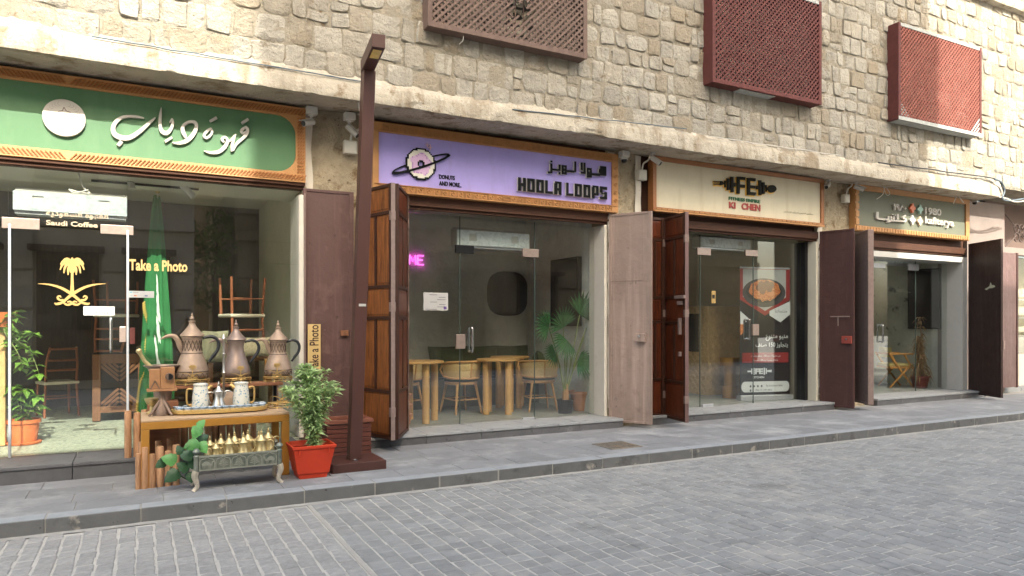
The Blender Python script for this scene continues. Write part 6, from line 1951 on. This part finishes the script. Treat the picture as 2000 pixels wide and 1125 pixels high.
# framed map like pictures on the back wall
# ------------------------------------------------------------------ inside the second shop
F2 = S[2]['fz'] - .003
PINE = M('pine_wood', lin(204, 158, 98), .5, var=.14, vs=5, stretch=(6, 6, .8), spec=.4, spots=((lin(150, 98, 56), 9, .70, .76),))
RATT = M('rattan', lin(196, 150, 98), .55, var=.12, vs=20, spec=.3)
CANE = M('cane_weave', lin(208, 178, 128), .7, var=.2, vs=60, bump=1, bs=220, bdist=.003)
OLIVE = M('olive_cushion', lin(74, 84, 56), .9, var=.15, vs=10, bump=.2)
def round_table(label, c, r, h, rot):
    t = thing('round_table', label, 'table', (c[0], c[1], F2))
    MB().lathe([(r*.97, h - .03), (r, h - .024), (r, h - .006), (r*.985, h), (.001, h)], (c[0], c[1], F2), 40).build('table_top', PINE, t, smooth=True)
    for k in range(4):
        a = R(rot + 90*k)
        MB().lathe([(.046, .001), (.047, .02), (.046, h - .031)], (c[0] + r*.72*math.cos(a), c[1] + r*.72*math.sin(a), F2), 18).build('leg', PINE, t, smooth=True)
round_table('round pine table nearest the folding wood door', (3.18, 8.66), .34, .79, 5)
round_table('round pine table in the middle of the second shop', (4.50, 8.95), .31, .775, 12)
round_table('round pine table at the back of the second shop', (5.0, 9.55), .3, .775, 10)
def cane_chair(label, c, rz):
    t = thing('cane_chair', label, 'chair', (0, 0, 0))
    MB().lathe([(.22, .41), (.235, .42), (.235, .44), (.22, .455)], seg=24).build('seat', RATT, t, smooth=True)
    MB().lathe([(.22, .456), (.24, .465), (.24, .49), (.21, .50), (.001, .505)], seg=24).build('cushion', OLIVE, t, smooth=True)
    for sx in (-1, 1):
        for sy in (-1, 1):
            MB().tube([(sx*.15, sy*.15, .42), (sx*.215, sy*.215, .001)], [.02, .014], 8).build('leg', RATT, t, smooth=True)
    mb = MB()
    for z_ in (.2,):
        for (a, b) in (((-1, -1), (1, -1)), ((1, -1), (1, 1)), ((1, 1), (-1, 1)), ((-1, 1), (-1, -1))):
            mb.tube([(a[0]*.185, a[1]*.185, z_), (b[0]*.185, b[1]*.185, z_)], .009, 6)
    mb.build('stretcher', RATT, t, smooth=True)
    def arc(a, r, z): return (r*math.cos(a), -r*math.sin(a), z)
    # band back toward -Y
    A0, A1 = R(-8), R(188)
    top = [arc(A0 + (A1-A0)*k/20, .285 + .01*math.sin(math.pi*k/20), .74 - .04*abs(k/10-1)**3) for k in range(21)]
    bot = [arc(A0 + (A1-A0)*k/20, .265, .50 + .03*abs(k/10-1)**3) for k in range(21)]
    MB().tube(top, .016, 8).tube(bot, .014, 8).tube([top[0], (.31, .05, .62), bot[0]], .014, 8).tube([top[-1], (-.31, .05, .62), bot[-1]], .014, 8).tube([top[10], bot[10]], .012, 8).build('back_frame', RATT, t, smooth=True)
    mb = MB().grid(lambda u, v: Vector(top[min(20, int(u*20))]).lerp(Vector(bot[min(20, int(u*20))]), v), 20, 2)
    mb.build('cane_panel', CANE, t, smooth=True, fix=False)
    t.location = (c[0], c[1], F2); t.rotation_euler = (0, 0, R(rz))
cane_chair('cane back chair left of the middle round table', (4.05, 9.25), 8)
cane_chair('cane back chair beside the fan palm', (5.18, 8.98), -12)
cane_chair('cane back chair behind the table nearest the wood door', (3.25, 9.45), 20)
cane_chair('cane back chair at the far left of the second shop', (2.75, 9.0), -60)
MB().box(3.2, 5.69, 9.86, 10.29, F2, F2 + .42).build('bench', M('bench_dark', lin(70, 68, 62), .8, var=.1), bld)
for k, (x_, w_) in enumerate(((4.2, .6), (4.75, .7), (5.33, .66))):
    cushion(['olive cushion at the left of the back bench', 'large olive cushion at the middle of the back bench', 'olive cushion in the back corner of the bench'][k], (x_, 10.12, F2 + .68), w_, .5, .2, OLIVE, 0, -14)
cushion('large olive cushion leaning behind the palm side chair', (5.5, 9.5, F2 + .62), .6, .46, .2, OLIVE, 60, -10)
t = thing('wall_mirror', 'large dark oval mirror on the back wall of the second shop', 'mirror', (5.29, 10.29, 1.5))
mc = ((X(952, 10.28) + X(1030, 10.28))/2, (Z(990, 530, 10.28) + Z(990, 617, 10.28))/2); mw = (X(1030, 10.28) - X(952, 10.28))/2; mh = (Z(990, 530, 10.28) - Z(990, 617, 10.28))/2
MB().prism([(mc[0] + mw*abs(math.cos(a))**.7*(1 if math.cos(a) > 0 else -1), 10.295, mc[1] + mh*abs(math.sin(a))**.7*(1 if math.sin(a) > 0 else -1)) for a in [2*math.pi*k/40 for k in range(40)]], (0, -.03, 0)).build('disc', M('dark_mirror', lin(26, 26, 26), .2, var=.05, metal=.2), t)
tv = thing('wall_screen', 'black screen on the right wall of the second shop', 'screen', (5.68, 9.0, 1.4))
MB().box(5.63, 5.699, 8.62, 9.40, 1.35, 2.37).build('case', BLACKP, tv, bevel=.005)
MB().box(5.624, 5.6295, 8.65, 9.37, 1.38, 2.34).build('panel', M('screen_glass', lin(18, 18, 20), .15, var=0), tv)
NEON = M('neon_pink', (1.0, .12, .85), .4, var=0, emit=.9)
nt_ = thing('neon_sign', 'pink neon letters on the back wall of the second shop', 'neon sign', (X(800, 10.27), 10.27, 2.3))
o_ = P(799, 516, 10.27)
zz = Z(792, 498, 10.27); hN = zz - o_.z; xa = o_.x; xm = X(812, 10.27); xn = X(815.5, 10.27); xo = X(827, 10.27)
MB().tube([(xa, 10.26, o_.z), (xa + .01, 10.26, zz), ((xa+xm)/2, 10.26, o_.z + hN*.35), (xm - .01, 10.26, zz), (xm, 10.26, o_.z)], .010, 6).build('letter', NEON, nt_)
MB().tube([(xo, 10.26, o_.z), (xn, 10.26, o_.z), (xn, 10.26, zz), (xo, 10.26, zz)], .010, 6).tube([(xn, 10.259, o_.z + hN*.5), (xo - .02, 10.259, o_.z + hN*.5)], .010, 6).build('letter', NEON, nt_)
MB().tube([(xa, 10.268, o_.z - .03), (xo, 10.268, o_.z - .03)], .006, 6).build('wire', CABLE_W, nt_, smooth=True)
# fan palm and pots
PALML = leaf_mat('fan_palm_leaf', lin(64, 108, 66), .25)
fp = thing('fan_palm', 'fan palm with splayed green fronds by the second shop window', 'plant', (X(1105, 8.5), 8.5, F2))
base = Vector((X(1104, 8.5), 8.5, F2 + .22))
def fan(c, d, size, n_=15, spread=150):
    d = Vector(d).normalized(); side = d.cross(Vector((0, -1, .25))).normalized(); nn = side.cross(d)
    mb = MB()
    for k in range(n_):
        a = R(-spread/2 + spread*k/(n_-1))
        e = (d*math.cos(a) + side*math.sin(a)).normalized()
        L_ = size*(1 - .25*abs(k/(n_-1)*2-1)**2)
        wv = e.cross(nn).normalized()*size*.05
        tip = c + e*L_ + Vector((0, 0, -.12*L_)) + nn*.05*L_
        m = c + e*L_*.55 + nn*.06*L_
        b = len(mb.v)
        mb.v += [c, m + wv, m - nn*wv.length*.6, m - wv, tip]
        mb.f += [(b, b+1, b+2), (b, b+2, b+3), (b+1, b+4, b+2), (b+2, b+4, b+3)]
    return mb
stm = MB()
for (u, v, Yp, dx, dz, size) in ((1072, 640, 8.42, -.8, .35, .30), (1100, 640, 8.36, -.35, .8, .33), (1132, 615, 8.44, .6, .8, .36), (1145, 640, 8.5, 1, .2, .30), (1108, 665, 8.34, -.6, -.5, .28), (1128, 705, 8.4, .6, -.2, .27), (1085, 690, 8.45, -.8, -.1, .22), (1150, 632, 8.6, .9, .5, .3)):
    c = P(u, v, Yp)
    stm.tube(catmull([base, base.lerp(c, .5) + Vector((.01, 0, .08)), c], 5), [.011]*5 + [.008]*6, 6)
    fan(c, (dx, -.25, dz), size*1.2).build('frond', PALML, fp, fix=False)
stm.build('stalk', STEMG, fp, smooth=True)
MB().tube([base - Vector((0, 0, .05)), base + Vector((.01, 0, .08)), base + Vector((.015, 0, .2))], [.05, .045, .02], 10).build('trunk', M('palm_fibre', lin(176, 132, 92), .9, var=.3, vs=20, bump=.8, bs=30), fp, smooth=True)
bp = thing('ribbed_pot', 'black ribbed pot holding the fan palm', 'pot', base)
mb = MB()
for k in range(24):
    a = 2*math.pi*k/24
    mb.tube([(base.x + .085*math.cos(a), base.y + .085*math.sin(a), F2 + .001), (base.x + .105*math.cos(a), base.y + .105*math.sin(a), F2 + .2)], .014, 6)
mb.lathe([(.085, F2 + .001), (.1, F2 + .19), (.06, F2 + .18), (.001, F2 + .18)], (base.x, base.y, 0), 20).build('pot', BLACKP, bp, smooth=True)
TERRA = M('terracotta', lin(186, 128, 92), .85, var=.12, vs=8, bump=.15, spec=.2, spots=((lin(204, 160, 130), 5, .6, .72),))
tp = thing('terracotta_pot', 'wide terracotta pot against the stucco wall behind the fan palm', 'pot', (5.4, 8.6, F2))
tc = (X(1134, 8.66), 8.66, F2 + .001)
MB().lathe([(.1, 0), (.155, .24), (.175, .245), (.175, .29), (.158, .29), (.145, .24), (.001, .22)], tc, 24).build('pot', TERRA, tp, smooth=True)
tp2 = thing('terracotta_planter', 'stacked terracotta pots with a small plant behind the folding wood door', 'pot', (2.9, 8.4, F2))
xx = X(793, 8.5)
for k, z_ in enumerate((0, .13, .26)):
    MB().lathe([(.07, 0), (.09, .1), (.1, .1), (.1, .13), (.085, .13), (.001, .11)], (xx - .02, 8.5, F2 + z_ + .001), 18).build('pot', TERRA, tp2, smooth=True)
lf = MB(); rq = random.Random(2)
for k in range(60):
    a = rq.uniform(0, 6.28); leaf_quad(lf, Vector((xx - .02, 8.5, F2 + .4 + rq.uniform(0, .4))), Vector((math.cos(a), math.sin(a), rq.uniform(-.2, .8))), rq.uniform(.05, .09), .018, .3, rq)
lf.build('foliage', VINEL, tp2, fix=False)

# ------------------------------------------------------------------ inside the third shop
F3 = S[3]['fz'] - .003
BRZ = M('bronze_panel', lin(206, 174, 128), .5, metal=.1, var=.15, vs=10, bump=.2)
ct = thing('bronze_counter', 'bronze counter embossed with interlaced rings in the third shop', 'counter', (9.3, 9.8, F3))
bx0, bx1, by0, by1, bz1 = 8.90, 9.75, 9.42, 10.45, 1.70
MB().box(bx0, bx1, by0, by1, F3, bz1).build('carcass', BRZ, ct, bevel=.006)
mb = MB()
k_ = .13
z_ = F3 + .08; row = 0
while z_ < bz1 - .05:
    x_ = bx0 + .06 + (k_/2 if row % 2 else 0)
    while x_ < bx1 - .04:
        mb.tube([(x_ + .052*math.cos(a*math.pi/5), by0 - .002, z_ + .052*math.sin(a*math.pi/5)) for a in range(11)], .008, 4, caps=False); x_ += k_
    y_ = by0 + .06 + (k_/2 if row % 2 else 0)
    while y_ < by1 - .04:
        if not (9.62 < y_ < 10.2 and .85 < z_ < 1.6):
            mb.tube([(bx0 - .002, y_ + .052*math.cos(a*math.pi/5), z_ + .052*math.sin(a*math.pi/5)) for a in range(11)], .008, 4, caps=False)
        y_ += k_
    z_ += k_*.55; row += 1
mb.build('embossing', BRZ, ct, kind='stuff')
MB().box(bx0 - .012, bx0 - .002, 9.65, 10.17, .88, 1.57).build('dark_pane', M('dark_glass', lin(24, 30, 24), .1, var=0), ct)
sl = thing('gold_stool', 'round gold pedestal stool beside the menu banner', 'stool', (8.8, 8.95, F3))
sxp = X(1426, 8.95)
BRZG = M('brushed_gold', lin(190, 140, 74), .35, metal=.7, var=.08, vs=10)
MB().lathe([(.13, .001), (.13, .21), (.10, .212), (.10, .55)], (sxp, 8.95, F3), 28).build('pedestal', BRZG, sl, smooth=True)
MB().lathe([(.17, .551), (.175, .56), (.175, .69), (.165, .70), (.001, .70)], (sxp, 8.95, F3), 28).build('top', BRZG, sl, smooth=True)
# roll-up banner
A_ = Vector((8.74, 8.52, F3)); B_ = Vector((9.66, 8.30, F3))
ux = (B_ - A_); bw = ux.length; ux.normalize(); nb_ = ux.cross(Vector((0, 0, 1)))   # towards the street
bn = thing('menu_banner', 'black roll up menu banner with a pasta picture behind the third shop glass', 'banner', (A_ + B_)/2)
MB().obox((A_+B_)/2 + Vector((0, 0, .045)), ux*(bw/2 + .02), nb_*.07, Vector((0, 0, .044))).build('base', ALU, bn, bevel=.01)
bh0, bh1 = F3 + .09, Z(1450, 524, 8.5)
MB().obox((A_+B_)/2 + Vector((0, 0, (bh0+bh1)/2 - F3)), ux*bw/2, nb_*.002, Vector((0, 0, (bh1-bh0)/2))).build('sheet', M('banner_black', lin(26, 28, 30), .5, var=.08, vs=3), bn)
MB().obox((A_+B_)/2 + Vector((0, 0, bh1 - F3 + .012)), ux*(bw/2 + .006), nb_*.012, Vector((0, 0, .014))).build('top_bar', ALU, bn, bevel=.003)
lay = [0]
def bmap(x, y):  # 0..1 across, 0..1 down
    return A_ + ux*(bw*x) + Vector((0, 0, bh1 - (bh1-bh0)*y - F3)) + nb_*(.0026 + .0005*lay[0])
def bpoly(pts, mat, name='print'):
    lay[0] += 1
    mb = MB(); mb.prism([bmap(*p) for p in pts], nb_*.0003)
    return mb.build(name, mat, bn)
def ell(cx, cy, rx, ry, n_=32): return [(cx + rx*math.cos(2*math.pi*k/n_), cy + ry*math.sin(2*math.pi*k/n_)) for k in range(n_)]
BRED = M('banner_red', lin(142, 44, 44), .5, var=.05); BWH = M('banner_white', lin(208, 212, 212), .5, var=.02)
PLATE = M('dark_plate', lin(66, 68, 70), .4, var=.05); SPAG = M('pasta_print', lin(178, 100, 58), .5, var=.4, vs=45, spots=((lin(226, 160, 104), 60, .5, .6), (lin(150, 60, 34), 40, .62, .7)))
MEATB = M('meatball_print', lin(118, 80, 60), .6, var=.4, vs=50)
bpoly([(0, 0), (1, 0), (1, .245), (.5, .372), (0, .245)], BRED)
bpoly([(.06, .005), (.92, .005), (.92, .225), (.5, .335), (.06, .225)], M('table_print', lin(168, 170, 168), .5, var=.1, vs=4))
bpoly(ell(.48, .19, .43, .115), PLATE)
bpoly(ell(.48, .185, .36, .085), M('plate_inner', lin(46, 48, 50), .4, var=.05))
bpoly([(.49 + (.31 + .012*math.sin(7*a))*math.cos(a), .168 + (.082 + .004*math.sin(9*a))*math.sin(a)) for a in [2*math.pi*k/40 for k in range(40)]], SPAG)
rq = random.Random(9)
lay[0] += 1
sm_ = MB()
for k in range(40):
    a = rq.uniform(0, 6.28); r_ = rq.uniform(.5, 1)
    cx, cy = .49 + .24*r_*math.cos(a), .185 + .055*r_*math.sin(a)
    stroke(sm_, [(cx - .05, cy, .008), (cx - .01, cy + rq.uniform(-.02, .02), .008), (cx + .05, cy + rq.uniform(-.012, .012), .008)], bmap, nb_, .0003, 3)
sm_.build('print', M('pasta_strand', lin(206, 136, 88), .5, var=.25, vs=60), bn)
lay[0] += 9
for (cx, cy) in ((.42, .125), (.53, .118), (.62, .13), (.37, .15), (.48, .15), (.58, .158), (.44, .175)): bpoly(ell(cx, cy, .062, .027, 16), MEATB)
bpoly([(.58, .335), (1, .255), (1, .36), (.8, .425), (.58, .37)], BWH)
bpoly([(0, .335), (.18, .40), (0, .46)], BWH)
bpoly([(0, .44), (.1, .44), (.1, .49), (0, .53)], SPAG)
bpoly([(.04, .665), (.96, .665), (.96, .745), (.04, .745)], BRED)
pts = []
for k in range(13): a = math.pi/2 + math.pi*k/12; pts.append((.09 + .07*math.cos(a), .935 - .042*math.sin(a)))
for k in range(13): a = -math.pi/2 + math.pi*k/12; pts.append((.91 + .07*math.cos(a), .935 - .042*math.sin(a)))
bpoly(pts, BWH)
lay[0] += 1
def btext(body, x0, y1, x1, h, mat, bold=0):
    text_mb(body, bmap(x0, y1), ux, (0, 0, 1), bw*(x1-x0), (bh1-bh0)*h, .0005, bold).build('print', mat, bn, fix=False)
btext(arabic('منيو متنوع'), .50, .572, .95, .048, BWH, .015); btext(arabic('يتجاوز 150 صنف'), .30, .63, .95, .046, BWH, .015)
btext(arabic('بين مشروبات وسلطات وساندويتشات'), .21, .702, .80, .022, BWH); btext(arabic('وأطباق رئيسية وسناكات صحية'), .26, .735, .75, .022, BWH)
btext(arabic('منتجاتنا'), .69, .352, .93, .03, INKG); btext('FE', .29, .835, .45, .045, BWH, .05); btext('KITCHEN', .24, .868, .47, .016, BWH, .03)
btext('fe.kitchen.ksa', .51, .936, .84, .018, INKG); btext('+966 55 200 8865', .28, .968, .63, .014, INKG)
lb = MB()
for p in ([(.14,.812,.012),(.22,.812,.012)], [(.225,.79,.022),(.225,.834,.022)], [(.265,.785,.03),(.265,.84,.03)], [(.475,.785,.03),(.475,.84,.03)], [(.515,.79,.022),(.515,.834,.022)], [(.53,.812,.012),(.62,.812,.02)]):
    stroke(lb, p, bmap, nb_, .0004, 1)
lb.build('print', BWH, bn)
for k, cx in enumerate((.2, .27, .345, .42)): bpoly(ell(cx, .93, .018, .0095, 12), INKG)
bpoly([(.185, .955), (.215, .955), (.215, .972), (.185, .972)], INKG)

# ------------------------------------------------------------------ inside the last shop
F4 = S[4]['fz'] - .003
ac = thing('armchair', 'wooden armchair with yellow seat and back pad in the last shop', 'chair', (0, 0, 0))
OAK = M('oak', lin(196, 142, 76), .5, var=.15, vs=8, spec=.4); YSEAT = M('yellow_pad', lin(206, 190, 128), .8, var=.08)
for sx in (-1, 1):
    MB().tube([(sx*.27, -.05, .66), (sx*.28, -.16, .45), (sx*.25, .22, 0)], [.022, .026, .018], 8).build('leg', OAK, ac, smooth=True)
    MB().tube([(sx*.27, .24, .66), (sx*.27, .1, .45), (sx*.26, -.24, 0)], [.022, .026, .018], 8).build('leg', OAK, ac, smooth=True)
    MB().box(sx*.27 - .03, sx*.27 + .03, -.22, .26, .655, .69).build('armrest', OAK, ac, bevel=.01)
MB().box(-.28, .28, -.24, .24, .38, .42).build('seat_frame', OAK, ac, bevel=.01)
MB().box(-.26, .26, -.23, .23, .421, .48).build('seat', YSEAT, ac, bevel=.02)
MB().grid(lambda u, v: ((u*2-1)*.27, .27 - .07*(u*2-1)**2 + .0, .60 + .2*v), 10, 4).build('backrest', YSEAT, ac, smooth=True)
MB().tube([((k/5-1)*.28, .28 - .07*(k/5-1)**2, .68) for k in range(11)], .02, 8).build('back_rail', OAK, ac, smooth=True)
g_ = G(1748, 748, F4)
ac.location = (X(1748, 9.0), 9.0, F4); ac.rotation_euler = (0, 0, R(60))
dp = thing('clay_red_pot', 'dark red flowerpot in the last shop window', 'flowerpot', (13.4, 8.5, F4))
dx_ = X(1797, 8.55)
MB().lathe([(.11, .001), (.125, .02), (.16, .20), (.18, .205), (.18, .245), (.16, .245), (.14, .2), (.001, .19)], (dx_, 8.55, F4), 22).build('pot', M('dull_red_pot', lin(120, 54, 46), .6, var=.1), dp, smooth=True)
dd = thing('withered_plant', 'withered brown plant drooping over the dark red flowerpot', 'plant', (dx_, 8.55, F4 + .2))
rq = random.Random(31); lf = MB(); stm = MB()
for s_ in range(5):
    tip = Vector((dx_ - .05 + rq.uniform(-.12, .12), 8.55 + rq.uniform(-.06, .06), F4 + rq.uniform(.8, 1.4)))
    q_ = [Vector(p) for p in catmull([Vector((dx_ + rq.uniform(-.03, .03), 8.55, F4 + .2)), Vector((dx_ + rq.uniform(-.06, .06), 8.55, F4 + .6)), tip], 7)]
    stm.tube(q_, [.016 - .012*i/len(q_) for i in range(len(q_))], 6)
    for p in q_[1:]:
        for _ in range(6):
            a = rq.uniform(0, 6.28); leaf_quad(lf, p, Vector((math.cos(a), math.sin(a), rq.uniform(-.9, .1))), rq.uniform(.08, .17), rq.uniform(.006, .014), .7, rq)
for k in range(60):
    a = rq.uniform(0, 6.28); leaf_quad(lf, Vector((dx_ + .12*math.cos(a), 8.55 + .1*math.sin(a), F4 + rq.uniform(.22, .5))), Vector((math.cos(a), math.sin(a), -.4)), rq.uniform(.1, .2), .012, .8, rq)
DRY = leaf_mat('dry_leaf', lin(150, 122, 88), .2)
stm.build('stem', M('dry_stem', lin(128, 100, 76), .8, var=.2), dd, smooth=True); lf.build('foliage', DRY, dd, fix=False)
t = thing('wall_screen', 'black screen on the right wall of the last shop', 'screen', (14.1, 8.7, 1.3))
xw = X(1858, 8.25) + .02
MB().box(xw - .09, xw - .002, 8.42, 9.1, 1.28, 2.5).build('case', BLACKP, t, bevel=.005)
MB().box(xw - .095, xw - .0905, 8.45, 9.07, 1.31, 2.47).build('panel', _mats['screen_glass'], t)
